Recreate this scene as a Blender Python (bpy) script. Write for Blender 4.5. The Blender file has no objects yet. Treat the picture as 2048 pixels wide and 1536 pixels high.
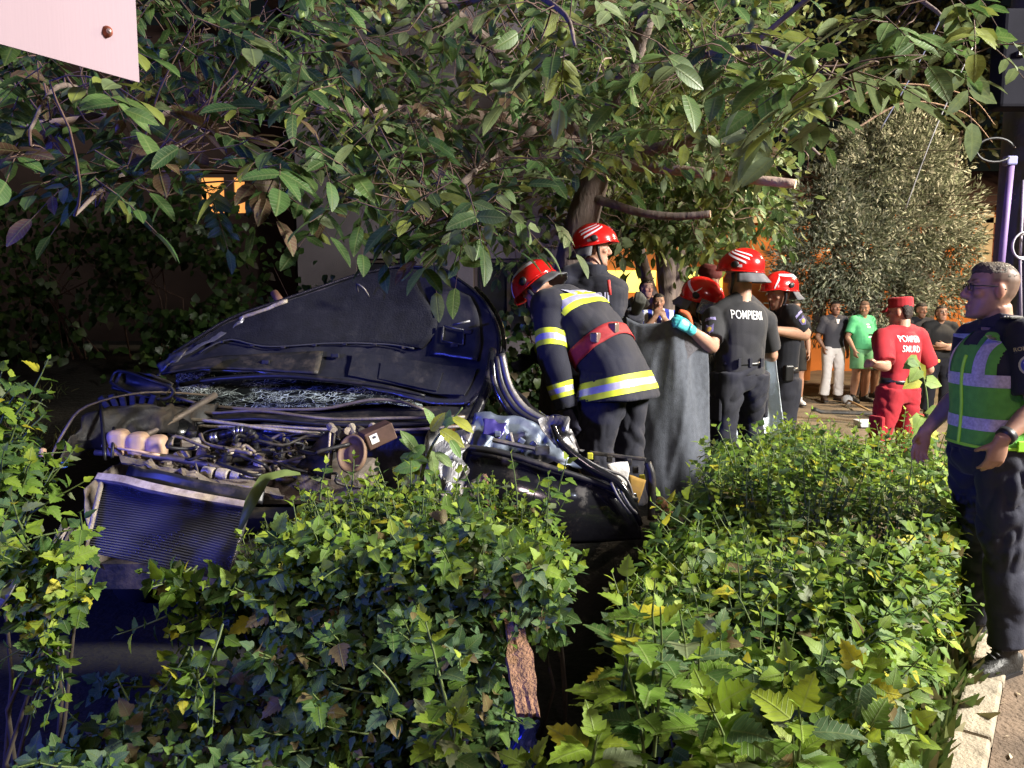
import bpy, bmesh, math, random
import numpy as np
from mathutils import Vector, Matrix
from mathutils.bvhtree import BVHTree
random.seed(7); rng = np.random.default_rng(7)
SC = bpy.context.scene; COL = SC.collection
R = math.radians
# ---------------------------------------------------------------- camera, sky, light, exposure
F = 1490.0                                   # focal length in photo pixels (2048 wide)
PITCH = math.atan((768 - 620) / F); EYE = 1.61
cd = bpy.data.cameras.new('camera'); cam = bpy.data.objects.new('camera', cd); COL.objects.link(cam)
cd.sensor_width = 36; cd.lens = F / 2048 * 36; cd.clip_start = 0.05; cd.clip_end = 500
cam.location = (0, 0, EYE); cam.rotation_euler = (R(90) - PITCH, 0, 0); SC.camera = cam
w = bpy.data.worlds.new('World'); SC.world = w; w.use_nodes = True
nt = w.node_tree; bg = nt.nodes['Background']; sky = nt.nodes.new('ShaderNodeTexSky')
sky.sky_type = 'NISHITA'; sky.sun_disc = False; sky.sun_elevation = R(3); sky.sun_rotation = R(110)
nt.links.new(sky.outputs[0], bg.inputs[0]); bg.inputs[1].default_value = 0.004      # night
def light(name, typ, loc, target, power, col, size=.3, spot=160, parent=None):
    l = bpy.data.lights.new(name, typ); o = bpy.data.objects.new(name, l); COL.objects.link(o)
    l.energy = power; l.color = col
    if typ == 'SUN': l.angle = size
    elif typ == 'AREA': l.shape = 'DISK'; l.size = size
    else: l.shadow_soft_size = size
    if typ == 'SPOT': l.spot_size = R(spot); l.spot_blend = .6
    o.location = loc; o.rotation_euler = (Vector(target) - Vector(loc)).to_track_quat('-Z', 'Y').to_euler()
    return o
light('moon', 'SUN', (6, -4, 9), (0, 4, 0), .03, (.75, .82, 1), R(.5))
SC.view_settings.view_transform = 'Standard'; SC.view_settings.look = 'None'
SC.view_settings.exposure = 0.35; SC.view_settings.gamma = 1
SC.cycles.use_denoising = True
try: SC.cycles.denoiser = 'OPENIMAGEDENOISE'
except Exception: pass
SC.cycles.max_bounces = 5; SC.cycles.diffuse_bounces = 3; SC.cycles.transparent_max_bounces = 8
SC.cycles.caustics_reflective = False; SC.cycles.caustics_refractive = False
SC.cycles.sample_clamp_indirect = 4
# ---------------------------------------------------------------- helpers
def at(px, py, Y):
    """point of the place seen at photo pixel (px,py), Y metres away from the camera"""
    a = (px - 1024) / F; b = -(py - 768) / F
    cp, sp = math.cos(PITCH), math.sin(PITCH)
    d = np.array([a, cp + b * sp, -sp + b * cp]); t = Y / d[1]
    return np.array([d[0] * t, Y, EYE + d[2] * t])
def gnd(x, y):
    s = lambda a, b, v: (lambda t: t * t * (3 - 2 * t))(np.clip((v - a) / (b - a), 0, 1))
    x = np.asarray(x, float); y = np.asarray(y, float)
    h = .30 * s(-.5, .1, x) * s(1.9, .8, x) * s(3.7, 4.5, y) * s(9.5, 7, y)
    h = h + .16 * s(.6, 1.4, x) * s(2.6, 1.9, x) * s(4.3, 5, y) * s(8, 6.5, y)
    h = h + .35 * s(7.5, 9, y) * s(3.2, 1.6, x)
    h = h + .75 * s(4.8, 8.3, y) * s(-2.3, -3.3, x)
    return h
def link(o, parent=None):
    COL.objects.link(o)
    if parent is not None: o.parent = parent
    return o
def tag(o, label=None, cat=None, group=None, kind=None):
    for k, v in (('label', label), ('category', cat), ('group', group), ('kind', kind)):
        if v: o[k] = v
    return o
def thing(name, label, cat, loc=(0, 0, 0), yaw=0, group=None):
    o = bpy.data.objects.new(name, None); o.empty_display_size = .1; COL.objects.link(o)
    o.location = Vector(loc); o.rotation_euler = (0, 0, yaw)
    return tag(o, label, cat, group)
def inv(root):
    return (Matrix.Translation(root.location) @ root.rotation_euler.to_matrix().to_4x4()).inverted()
def mesh_np(name, V, Q, mat=None, parent=None, smooth=True, world=False, col=None, uv=None, midx=None):
    """fast mesh; Q is (m,4) or (m,3) int array or a list of lists"""
    V = np.asarray(V, np.float32)
    if world and parent is not None:
        M = np.array(inv(parent)); V = V @ M[:3, :3].T + M[:3, 3]
    me = bpy.data.meshes.new(name)
    if isinstance(Q, np.ndarray):
        m, k = Q.shape
        me.vertices.add(len(V)); me.vertices.foreach_set('co', np.ascontiguousarray(V, np.float32).ravel())
        me.loops.add(m * k); me.loops.foreach_set('vertex_index', np.ascontiguousarray(Q, np.int32).ravel())
        me.polygons.add(m); me.polygons.foreach_set('loop_start', np.arange(0, m * k, k, dtype=np.int32))
        me.update(calc_edges=True)
        if uv is not None:
            l = me.uv_layers.new(name='UVMap'); l.data.foreach_set('uv', np.ascontiguousarray(uv[Q.ravel()], np.float32).ravel())
    else:
        me.from_pydata([tuple(map(float, v)) for v in V], [], [list(map(int, f)) for f in Q]); me.update()
    if col is not None:
        a = me.color_attributes.new('tone', 'FLOAT_COLOR', 'POINT'); c = np.ones((len(V), 4), np.float32); c[:, :3] = col
        a.data.foreach_set('color', c.ravel())
    if mat is not None:
        for mm in (mat if isinstance(mat, (list, tuple)) else [mat]): me.materials.append(mm)
    if midx is not None: me.polygons.foreach_set('material_index', np.asarray(midx, np.int32))
    if smooth: me.polygons.foreach_set('use_smooth', np.ones(len(me.polygons), bool))
    me.validate()
    return link(bpy.data.objects.new(name, me), parent)
class MB:
    """collects shapes, builds ONE mesh object"""
    def __init__(s): s.v = []; s.f = []; s.n = 0; s.m = []; s.cur = 0
    def add(s, V, Fc):
        V = [tuple(map(float, v)) for v in V]; s.v += V; s.f += [[i + s.n for i in f] for f in Fc]; s.m += [s.cur] * len(Fc); s.n += len(V); return s
    def box(s, c, size, rot=None, taper=1.0, ax=None):
        V = []
        for z in (-.5, .5):
            k = 1 if z < 0 else taper
            for x, y in ((-.5, -.5), (.5, -.5), (.5, .5), (-.5, .5)): V.append(Vector((x * size[0] * k, y * size[1] * k, z * size[2])))
        if rot is not None: V = [rot @ v for v in V]
        V = [v + Vector(c) for v in V]
        return s.add(V, [(3, 2, 1, 0), (4, 5, 6, 7), (0, 1, 5, 4), (1, 2, 6, 5), (2, 3, 7, 6), (3, 0, 4, 7)])
    def tube(s, pts, r, n=8, sub=1):
        pts = [np.asarray(p, float) for p in pts]
        rr = list(r) if hasattr(r, '__len__') else [r] * len(pts)
        if sub > 1: pts, rr = crom(pts, rr, sub)
        V, Fc = tube_np(pts, rr, n); return s.add(V, Fc)
    def ell(s, c, r, n=14, m=9, rot=None):
        V, Fc = ell_np(c, r, n, m, rot); return s.add(V, Fc)
    def grid(s, P):
        P = np.asarray(P, float); a, b = P.shape[:2]
        return s.add(P.reshape(-1, 3), [(i * b + j, i * b + j + 1, (i + 1) * b + j + 1, (i + 1) * b + j) for i in range(a - 1) for j in range(b - 1)])
    def build(s, name, mat, parent=None, smooth=False, world=True, bevel=0, solid=0, auto=True):
        o = mesh_np(name, s.v, s.f, mat, parent, smooth, world)
        if isinstance(mat, (list, tuple)): o.data.polygons.foreach_set('material_index', np.array(s.m, np.int32))
        if solid: m = o.modifiers.new('solid', 'SOLIDIFY'); m.thickness = solid; m.offset = 0
        if bevel: m = o.modifiers.new('bevel', 'BEVEL'); m.width = bevel; m.segments = 2; m.limit_method = 'ANGLE'
        return o
def crom(pts, rr, sub):
    P = np.array(pts, float); Rr = np.array(rr, float).reshape(len(P), -1); A = np.hstack([P, Rr]); n = len(A)
    out = []
    for i in range(n - 1):
        p0, p1, p2, p3 = A[max(i - 1, 0)], A[i], A[i + 1], A[min(i + 2, n - 1)]
        for k in range(sub):
            t = k / sub
            out.append(.5 * ((2 * p1) + (-p0 + p2) * t + (2 * p0 - 5 * p1 + 4 * p2 - p3) * t * t + (-p0 + 3 * p1 - 3 * p2 + p3) * t ** 3))
    out.append(A[-1]); out = np.array(out)
    r = out[:, 3:]
    return list(out[:, :3]), (list(r[:, 0]) if r.shape[1] == 1 else r)
def frames(P, ref=None):
    P = np.array(P, float); T = np.gradient(P, axis=0); T /= np.linalg.norm(T, axis=1)[:, None] + 1e-9
    U = np.zeros_like(T)
    if ref is None:
        u = np.cross(T[0], [0, 0, 1.0])
        if np.linalg.norm(u) < .2: u = np.cross(T[0], [1.0, 0, 0])
    else: u = np.array(ref, float)
    for i in range(len(P)):
        if ref is not None: u = np.array(ref, float)
        u = u - np.dot(u, T[i]) * T[i]; u /= np.linalg.norm(u) + 1e-9; U[i] = u
    return T, U, np.cross(T, U)
def tube_np(P, r, n=8):
    P = np.array(P, float); T, U, W = frames(P); a = np.linspace(0, 2 * math.pi, n, endpoint=False)
    r = np.array(r, float)[:, None, None]
    V = P[:, None, :] + r * (np.cos(a)[None, :, None] * U[:, None, :] + np.sin(a)[None, :, None] * W[:, None, :])
    k = len(P); Fc = [(i * n + j, i * n + (j + 1) % n, (i + 1) * n + (j + 1) % n, (i + 1) * n + j) for i in range(k - 1) for j in range(n)]
    Fc += [tuple(range(n))[::-1], tuple(range((k - 1) * n, k * n))]
    return V.reshape(-1, 3), Fc
def loft(C, RR, ref, n=20, p=2.0, sub=4):
    """closed elliptical loft; RR (rx,ry) per centre, ref = width direction"""
    P, rr = crom(C, RR, sub); P = np.array(P); rr = np.maximum(np.array(rr), .002)
    T, U, W = frames(P, ref); a = np.linspace(0, 2 * math.pi, n, endpoint=False)
    ca = np.sign(np.cos(a)) * np.abs(np.cos(a)) ** (2 / p); sa = np.sign(np.sin(a)) * np.abs(np.sin(a)) ** (2 / p)
    V = P[:, None, :] + rr[:, 0][:, None, None] * ca[None, :, None] * U[:, None, :] + rr[:, 1][:, None, None] * sa[None, :, None] * W[:, None, :]
    k = len(P); Fc = [(i * n + j, i * n + (j + 1) % n, (i + 1) * n + (j + 1) % n, (i + 1) * n + j) for i in range(k - 1) for j in range(n)]
    Fc += [tuple(range(n))[::-1], tuple(range((k - 1) * n, k * n))]
    return V.reshape(-1, 3), Fc
def ell_np(c, r, n=14, m=9, rot=None):
    V = [(0, 0, 1)]
    for i in range(1, m):
        ph = math.pi * i / m
        for j in range(n):
            t = 2 * math.pi * j / n; V.append((math.sin(ph) * math.cos(t), math.sin(ph) * math.sin(t), math.cos(ph)))
    V.append((0, 0, -1)); V = np.array(V) * np.array(r)
    if rot is not None: V = V @ np.array(rot).T
    V = V + np.array(c)
    Fc = [(0, 1 + j, 1 + (j + 1) % n) for j in range(n)]
    for i in range(m - 2):
        for j in range(n):
            a = 1 + i * n + j; b = 1 + i * n + (j + 1) % n; Fc.append((a, a + n, b + n, b))
    e = len(V) - 1; s0 = 1 + (m - 2) * n
    Fc += [(e, s0 + (j + 1) % n, s0 + j) for j in range(n)]
    return V, Fc
_lat = np.random.default_rng(3).uniform(-1, 1, (64, 64, 64))
def vnoise(P):
    P = np.asarray(P, float); i = np.floor(P).astype(int); f = P - i; f = f * f * (3 - 2 * f); o = 0
    for dx in (0, 1):
        for dy in (0, 1):
            for dz in (0, 1):
                wgt = (f[:, 0] if dx else 1 - f[:, 0]) * (f[:, 1] if dy else 1 - f[:, 1]) * (f[:, 2] if dz else 1 - f[:, 2])
                o = o + wgt * _lat[(i[:, 0] + dx) % 64, (i[:, 1] + dy) % 64, (i[:, 2] + dz) % 64]
    return o
def ridge(P): return 1 - 2 * np.abs(vnoise(P))
# ---------------------------------------------------------------- materials
def lk(t, a, b): t.links.new(a, b)
def pmat(name, col, rough=.6, metal=0., var=.18, vs=6., bump=.0, bs=60., coat=0., spec=.5, dust=None, dusts=3., dustamt=.5, rvar=0., stretch=(1, 1, 1), emit=0., trans=0., ior=1.45, sheen=0., bdist=.02, alpha=1.):
    m = bpy.data.materials.new(name); m.use_nodes = True; t = m.node_tree; b = t.nodes['Principled BSDF']
    tc = t.nodes.new('ShaderNodeTexCoord'); mp = t.nodes.new('ShaderNodeMapping'); lk(t, tc.outputs['Object'], mp.inputs[0]); mp.inputs['Scale'].default_value = stretch
    n = t.nodes.new('ShaderNodeTexNoise'); n.inputs['Scale'].default_value = vs; n.inputs['Detail'].default_value = 6; lk(t, mp.outputs[0], n.inputs[0])
    rm = t.nodes.new('ShaderNodeMapRange'); rm.inputs[1].default_value = .3; rm.inputs[2].default_value = .7; lk(t, n.outputs[0], rm.inputs[0])
    mx = t.nodes.new('ShaderNodeMix'); mx.data_type = 'RGBA'
    c = np.array(col, float); mx.inputs[6].default_value = (*np.clip(c * (1 - var), 0, 1), 1); mx.inputs[7].default_value = (*np.clip(c * (1 + var), 0, 1), 1)
    lk(t, rm.outputs[0], mx.inputs[0]); out = mx.outputs[2]
    b.inputs['Roughness'].default_value = rough
    if dust is not None:
        n2 = t.nodes.new('ShaderNodeTexNoise'); n2.inputs['Scale'].default_value = dusts; n2.inputs['Detail'].default_value = 8; n2.inputs['Roughness'].default_value = .7; lk(t, tc.outputs['Object'], n2.inputs[0])
        r2 = t.nodes.new('ShaderNodeMapRange'); r2.inputs[1].default_value = .62 - .3 * dustamt; r2.inputs[2].default_value = .85 - .25 * dustamt; lk(t, n2.outputs[0], r2.inputs[0])
        m2 = t.nodes.new('ShaderNodeMix'); m2.data_type = 'RGBA'; lk(t, r2.outputs[0], m2.inputs[0]); lk(t, out, m2.inputs[6]); m2.inputs[7].default_value = (*dust, 1); out = m2.outputs[2]
        r3 = t.nodes.new('ShaderNodeMapRange'); r3.inputs[3].default_value = rough; r3.inputs[4].default_value = max(rough, .8); lk(t, r2.outputs[0], r3.inputs[0]); lk(t, r3.outputs[0], b.inputs['Roughness'])
    elif rvar:
        r3 = t.nodes.new('ShaderNodeMapRange'); r3.inputs[3].default_value = max(rough - rvar, .03); r3.inputs[4].default_value = min(rough + rvar, 1); lk(t, rm.outputs[0], r3.inputs[0]); lk(t, r3.outputs[0], b.inputs['Roughness'])
    lk(t, out, b.inputs['Base Color']); b.inputs['Metallic'].default_value = metal
    b.inputs['Specular IOR Level'].default_value = spec; b.inputs['Coat Weight'].default_value = coat; b.inputs['Coat Roughness'].default_value = .08
    b.inputs['Sheen Weight'].default_value = sheen; b.inputs['Transmission Weight'].default_value = trans; b.inputs['IOR'].default_value = ior; b.inputs['Alpha'].default_value = alpha
    if emit: b.inputs['Emission Color'].default_value = (*col, 1); b.inputs['Emission Strength'].default_value = emit
    if bump:
        n3 = t.nodes.new('ShaderNodeTexNoise'); n3.inputs['Scale'].default_value = bs; n3.inputs['Detail'].default_value = 5; lk(t, mp.outputs[0], n3.inputs[0])
        bp = t.nodes.new('ShaderNodeBump'); bp.inputs['Strength'].default_value = bump; bp.inputs['Distance'].default_value = bdist; lk(t, n3.outputs[0], bp.inputs['Height']); lk(t, bp.outputs[0], b.inputs['Normal'])
    return m
def leafmat(name, trans=.28, rough=.42, veins=True, spec=.4):
    m = bpy.data.materials.new(name); m.use_nodes = True; t = m.node_tree; b = t.nodes['Principled BSDF']; o = t.nodes['Material Output']
    at_ = t.nodes.new('ShaderNodeAttribute'); at_.attribute_name = 'tone'
    tc = t.nodes.new('ShaderNodeTexCoord'); geo = t.nodes.new('ShaderNodeNewGeometry')
    n = t.nodes.new('ShaderNodeTexNoise'); n.inputs['Scale'].default_value = 22; n.inputs['Detail'].default_value = 4; lk(t, geo.outputs['Position'], n.inputs[0])
    rm = t.nodes.new('ShaderNodeMapRange'); rm.inputs[1].default_value = .3; rm.inputs[2].default_value = .7; rm.inputs[3].default_value = .7; rm.inputs[4].default_value = 1.25; lk(t, n.outputs[0], rm.inputs[0])
    mul = t.nodes.new('ShaderNodeVectorMath'); mul.operation = 'SCALE'; lk(t, at_.outputs['Color'], mul.inputs[0]); lk(t, rm.outputs[0], mul.inputs['Scale']); out = mul.outputs[0]
    if veins:
        sx = t.nodes.new('ShaderNodeSeparateXYZ'); lk(t, tc.outputs['UV'], sx.inputs[0])
        ab = t.nodes.new('ShaderNodeMath'); ab.operation = 'SUBTRACT'; ab.inputs[1].default_value = .5; lk(t, sx.outputs[0], ab.inputs[0])
        a2 = t.nodes.new('ShaderNodeMath'); a2.operation = 'ABSOLUTE'; lk(t, ab.outputs[0], a2.inputs[0])
        k = t.nodes.new('ShaderNodeMath'); k.operation = 'MULTIPLY_ADD'; k.inputs[1].default_value = -.55; lk(t, a2.outputs[0], k.inputs[0]); lk(t, sx.outputs[1], k.inputs[2])
        k2 = t.nodes.new('ShaderNodeMath'); k2.operation = 'MULTIPLY'; k2.inputs[1].default_value = 9; lk(t, k.outputs[0], k2.inputs[0])
        fr = t.nodes.new('ShaderNodeMath'); fr.operation = 'PINGPONG'; fr.inputs[1].default_value = .5; lk(t, k2.outputs[0], fr.inputs[0])
        vv = t.nodes.new('ShaderNodeMapRange'); vv.inputs[1].default_value = .0; vv.inputs[2].default_value = .09; vv.inputs[3].default_value = 1.; vv.inputs[4].default_value = 0.; lk(t, fr.outputs[0], vv.inputs[0])
        mr = t.nodes.new('ShaderNodeMapRange'); mr.inputs[1].default_value = .0; mr.inputs[2].default_value = .035; mr.inputs[3].default_value = 1.; mr.inputs[4].default_value = 0.; lk(t, a2.outputs[0], mr.inputs[0])
        mm = t.nodes.new('ShaderNodeMath'); mm.operation = 'MAXIMUM'; lk(t, vv.outputs[0], mm.inputs[0]); lk(t, mr.outputs[0], mm.inputs[1])
        ml = t.nodes.new('ShaderNodeMath'); ml.operation = 'MULTIPLY'; ml.inputs[1].default_value = .45; lk(t, mm.outputs[0], ml.inputs[0])
        mx = t.nodes.new('ShaderNodeMix'); mx.data_type = 'RGBA'; lk(t, ml.outputs[0], mx.inputs[0]); lk(t, out, mx.inputs[6]); mx.inputs[7].default_value = (.22, .26, .1, 1); out = mx.outputs[2]
        bp = t.nodes.new('ShaderNodeBump'); bp.inputs['Strength'].default_value = .35; bp.inputs['Distance'].default_value = .004; lk(t, mm.outputs[0], bp.inputs['Height']); lk(t, bp.outputs[0], b.inputs['Normal'])
    lk(t, out, b.inputs['Base Color']); b.inputs['Roughness'].default_value = rough; b.inputs['Specular IOR Level'].default_value = spec
    tr = t.nodes.new('ShaderNodeBsdfTranslucent'); lk(t, out, tr.inputs[0]); ms = t.nodes.new('ShaderNodeMixShader'); ms.inputs[0].default_value = trans
    lk(t, b.outputs[0], ms.inputs[1]); lk(t, tr.outputs[0], ms.inputs[2]); lk(t, ms.outputs[0], o.inputs[0])
    return m
def tonemat(name, rough=.55, spec=.4, sss=0., bump=0., bs=200):
    m = bpy.data.materials.new(name); m.use_nodes = True; t = m.node_tree; b = t.nodes['Principled BSDF']
    a = t.nodes.new('ShaderNodeAttribute'); a.attribute_name = 'tone'
    g = t.nodes.new('ShaderNodeTexCoord'); n = t.nodes.new('ShaderNodeTexNoise'); n.inputs['Scale'].default_value = 40; n.inputs['Detail'].default_value = 5; lk(t, g.outputs['Object'], n.inputs[0])
    rm = t.nodes.new('ShaderNodeMapRange'); rm.inputs[3].default_value = .8; rm.inputs[4].default_value = 1.2; lk(t, n.outputs[0], rm.inputs[0])
    mu = t.nodes.new('ShaderNodeVectorMath'); mu.operation = 'SCALE'; lk(t, a.outputs['Color'], mu.inputs[0]); lk(t, rm.outputs[0], mu.inputs['Scale']); lk(t, mu.outputs[0], b.inputs['Base Color'])
    b.inputs['Roughness'].default_value = rough; b.inputs['Specular IOR Level'].default_value = spec
    if sss: b.inputs['Subsurface Weight'].default_value = sss; b.inputs['Subsurface Radius'].default_value = (.02, .008, .004); b.inputs['Subsurface Scale'].default_value = .5
    return m
# ---------------------------------------------------------------- leaves
def leaf_shape(st, fold=.18, droop=.25, wav=0.):
    """3 columns along stations (t, halfwidth[, tshift]); unit length along +Y, normal +Z"""
    V = []; UV = []
    for i, s in enumerate(st):
        t, hw = s[0], max(s[1], .012); sh = s[2] if len(s) > 2 else 0.
        z = -droop * t * t; wz = wav * math.sin(i * 2.1)
        V += [(-hw, t + sh, z + fold * hw + wz), (0, t, z), (hw, t + sh, z + fold * hw - wz)]; UV += [(.5 - hw, t + sh), (.5, t), (.5 + hw, t + sh)]
    Q = []
    for i in range(len(st) - 1):
        a = 3 * i; Q += [(a, a + 1, a + 4, a + 3), (a + 1, a + 2, a + 5, a + 4)]
    return np.array(V), np.array(Q), np.array(UV)
L_WALNUT = leaf_shape([(0, .01), (.12, .16), (.32, .215), (.55, .235), (.78, .16), (.92, .07), (1, .0)], .2, .22)
L_WALNUT_LO = leaf_shape([(0, .01), (.3, .22), (.7, .2), (1, .0)], .2, .2)
L_HIB = leaf_shape([(0, .02), (.07, .2, -.02), (.2, .37, -.02), (.3, .44, .08), (.34, .3), (.46, .33, .04), (.53, .24), (.64, .26, .05), (.71, .165), (.8, .17, .04), (.87, .08), (1, .0)], .22, .22, .012)
L_HIB_LO = leaf_shape([(0, .03), (.22, .36), (.34, .40, .04), (.5, .26), (.66, .24), (1, .0)], .2, .22)
L_NARROW = leaf_shape([(0, .02), (.45, .13), (1, .0)], .1, .15)
L_IVY = leaf_shape([(0, .05), (.06, .3, -.1), (.3, .45), (.6, .3), (1, .0)], .12, .2)
L_GRASS = leaf_shape([(0, .03), (.5, .028), (1, .0)], .0, .35)
def basis(D, N):
    D = D / (np.linalg.norm(D, axis=1)[:, None] + 1e-9)
    N = N - (N * D).sum(1)[:, None] * D; N = N / (np.linalg.norm(N, axis=1)[:, None] + 1e-9)
    X = np.cross(D, N); return np.stack([X, D, N], axis=2)          # columns x,y,z
def inview(T, m=1.0):
    dz = T[:, 2] - EYE; cp, sp = math.cos(PITCH), math.sin(PITCH)
    fw = T[:, 1] * cp - dz * sp; up = T[:, 1] * sp + dz * cp
    return (fw > .2) & (np.abs(T[:, 0]) < m * fw * 1024 / F) & (np.abs(up) < m * fw * 768 / F)
def foliage(parent, leaf, D, N, S, T, pal, pid, mat, nind=0, iname='leaf', name='foliage', lo=None, bias=None, kind='stuff'):
    """nind leaves that show largest as parts of their own, the rest joined"""
    D, N, S, T, pid = map(np.asarray, (D, N, S, T, pid)); pal = np.array(pal, float)
    M = basis(D, N) * S[:, None, None]
    sel = np.zeros(len(T), bool)
    if nind:
        dist = np.linalg.norm(T - np.array([0, 0, EYE]), axis=1) / S
        if bias is not None: dist = dist * bias
        dist = np.where(inview(T), dist, 1e9); idx = np.argsort(dist)[:nind]; sel[idx] = True
        V, Q, UV = leaf; var = {}
        P = np.array(inv(parent)) if parent is not None else np.eye(4)
        for i in idx:
            c = int(pid[i])
            if c not in var:
                o = mesh_np(iname, V, Q, mat, parent, True, False, np.repeat(pal[c][None], len(V), 0), UV); var[c] = o.data; first = o
            else: o = link(bpy.data.objects.new(iname, var[c]), parent)
            A = np.eye(4); A[:3, :3] = M[i]; A[:3, 3] = T[i]; o.matrix_local = Matrix((P @ A).tolist())
    rest = ~sel
    if rest.any():
        V, Q, UV = lo if lo is not None else leaf
        M2, T2 = M[rest], T[rest]; n = len(T2); k = len(V)
        W = (np.einsum('nij,kj->nki', M2, V) + T2[:, None, :]).reshape(-1, 3)
        QQ = (Q[None] + (np.arange(n) * k)[:, None, None]).reshape(-1, 4)
        o = mesh_np(name, W, QQ, mat, parent, True, True, np.repeat(pal[pid[rest]], k, 0), np.tile(UV, (n, 1)))
        if kind: o['kind'] = kind
# ---------------------------------------------------------------- the setting
def ground_mat():
    m = pmat('soil', (.155, .12, .085), .95, var=.4, vs=1.3, bump=.6, bs=24, dust=(.07, .085, .03), dusts=.9, dustamt=.35, bdist=.03)
    t = m.node_tree; b = t.nodes['Principled BSDF']; src = b.inputs['Base Color'].links[0].from_socket       # dark soil under the planting, shade painted into its colour; pale trodden dirt beyond
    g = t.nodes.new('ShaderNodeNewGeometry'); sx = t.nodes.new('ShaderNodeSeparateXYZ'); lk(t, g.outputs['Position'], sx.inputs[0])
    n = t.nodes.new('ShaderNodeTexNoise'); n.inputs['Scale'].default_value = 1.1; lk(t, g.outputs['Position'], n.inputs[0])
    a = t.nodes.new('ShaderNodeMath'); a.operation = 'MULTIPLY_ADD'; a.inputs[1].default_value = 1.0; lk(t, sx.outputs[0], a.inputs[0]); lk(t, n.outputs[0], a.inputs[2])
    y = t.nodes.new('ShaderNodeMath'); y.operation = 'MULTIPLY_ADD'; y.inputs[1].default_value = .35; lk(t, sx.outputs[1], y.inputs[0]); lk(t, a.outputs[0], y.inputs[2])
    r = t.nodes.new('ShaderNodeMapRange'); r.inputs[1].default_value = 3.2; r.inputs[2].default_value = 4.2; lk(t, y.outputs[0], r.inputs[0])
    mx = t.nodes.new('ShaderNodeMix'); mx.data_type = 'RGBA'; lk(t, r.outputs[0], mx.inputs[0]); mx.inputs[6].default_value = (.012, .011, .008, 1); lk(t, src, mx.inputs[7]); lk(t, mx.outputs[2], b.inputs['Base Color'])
    return m
def xs(a, b, c, d, fine, coarse):
    return np.unique(np.concatenate([np.linspace(a, b, coarse), np.linspace(b, c, fine), np.linspace(c, d, coarse)]))
gx = xs(-90, -6, 9, 90, 120, 16); gy = xs(-60, 0, 20, 160, 150, 16)
GX, GY = np.meshgrid(gx, gy, indexing='ij')
nz = vnoise(np.stack([GX.ravel() * 1.3, GY.ravel() * 1.3, 0 * GX.ravel()], 1)).reshape(GX.shape) * .025 + vnoise(np.stack([GX.ravel() * 4, GY.ravel() * 4, 0 * GX.ravel() + 5], 1)).reshape(GX.shape) * .015
GZ = gnd(GX, GY) + nz - .02
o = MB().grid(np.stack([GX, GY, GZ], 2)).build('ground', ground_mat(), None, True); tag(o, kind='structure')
KD = np.array([.60, .80, 0]); KN = np.array([.80, -.60, 0]); K0 = np.array([1.63, 2.62, 0])      # kerb line
M_CONC = pmat('concrete', (.34, .29, .22), .9, var=.25, vs=9, bump=.5, bs=70, dust=(.12, .10, .07), dusts=7, dustamt=.5)
M_PATH = pmat('path_dirt', (.145, .105, .075), .97, var=.4, vs=5, bump=.9, bs=45, dust=(.075, .055, .042), dusts=2.2, dustamt=.6, bdist=.02)
m = MB(); nn = 60
P = np.zeros((nn, 14, 3))
for i in range(nn):
    for j in range(14):
        p = K0 + KD * (-5 + i * .35) + KN * (.13 + j * .22)
        P[i, j] = (p[0], p[1], .062 + .008 * vnoise(np.array([[p[0] * 6, p[1] * 6, 1]]))[0])
o = m.grid(P).build('path', M_PATH, None, True); tag(o, kind='structure')
kb = thing('kerb', None, None, tuple(K0)); tag(kb, kind='structure')
for i in range(-4, 14):
    c = K0 + KD * (i * .52 + .2) + KN * .065; L = .505
    b = MB().box((0, 0, 0), (L, .125, .26)); ang = math.atan2(KD[1], KD[0]) + random.uniform(-.012, .012)
    if i == -4:
        ks = b.build('kerb_stone', M_CONC, kb, world=False, bevel=.012); s = ks
    else: s = link(bpy.data.objects.new('kerb_stone', ks.data), kb); mm = s.modifiers.new('bevel', 'BEVEL'); mm.width = .012; mm.segments = 2
    s.location = Vector(c) - kb.location + Vector((0, 0, -.03 + random.uniform(-.006, .006))); s.rotation_euler = (random.uniform(-.02, .02), random.uniform(-.01, .01), ang)
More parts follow.
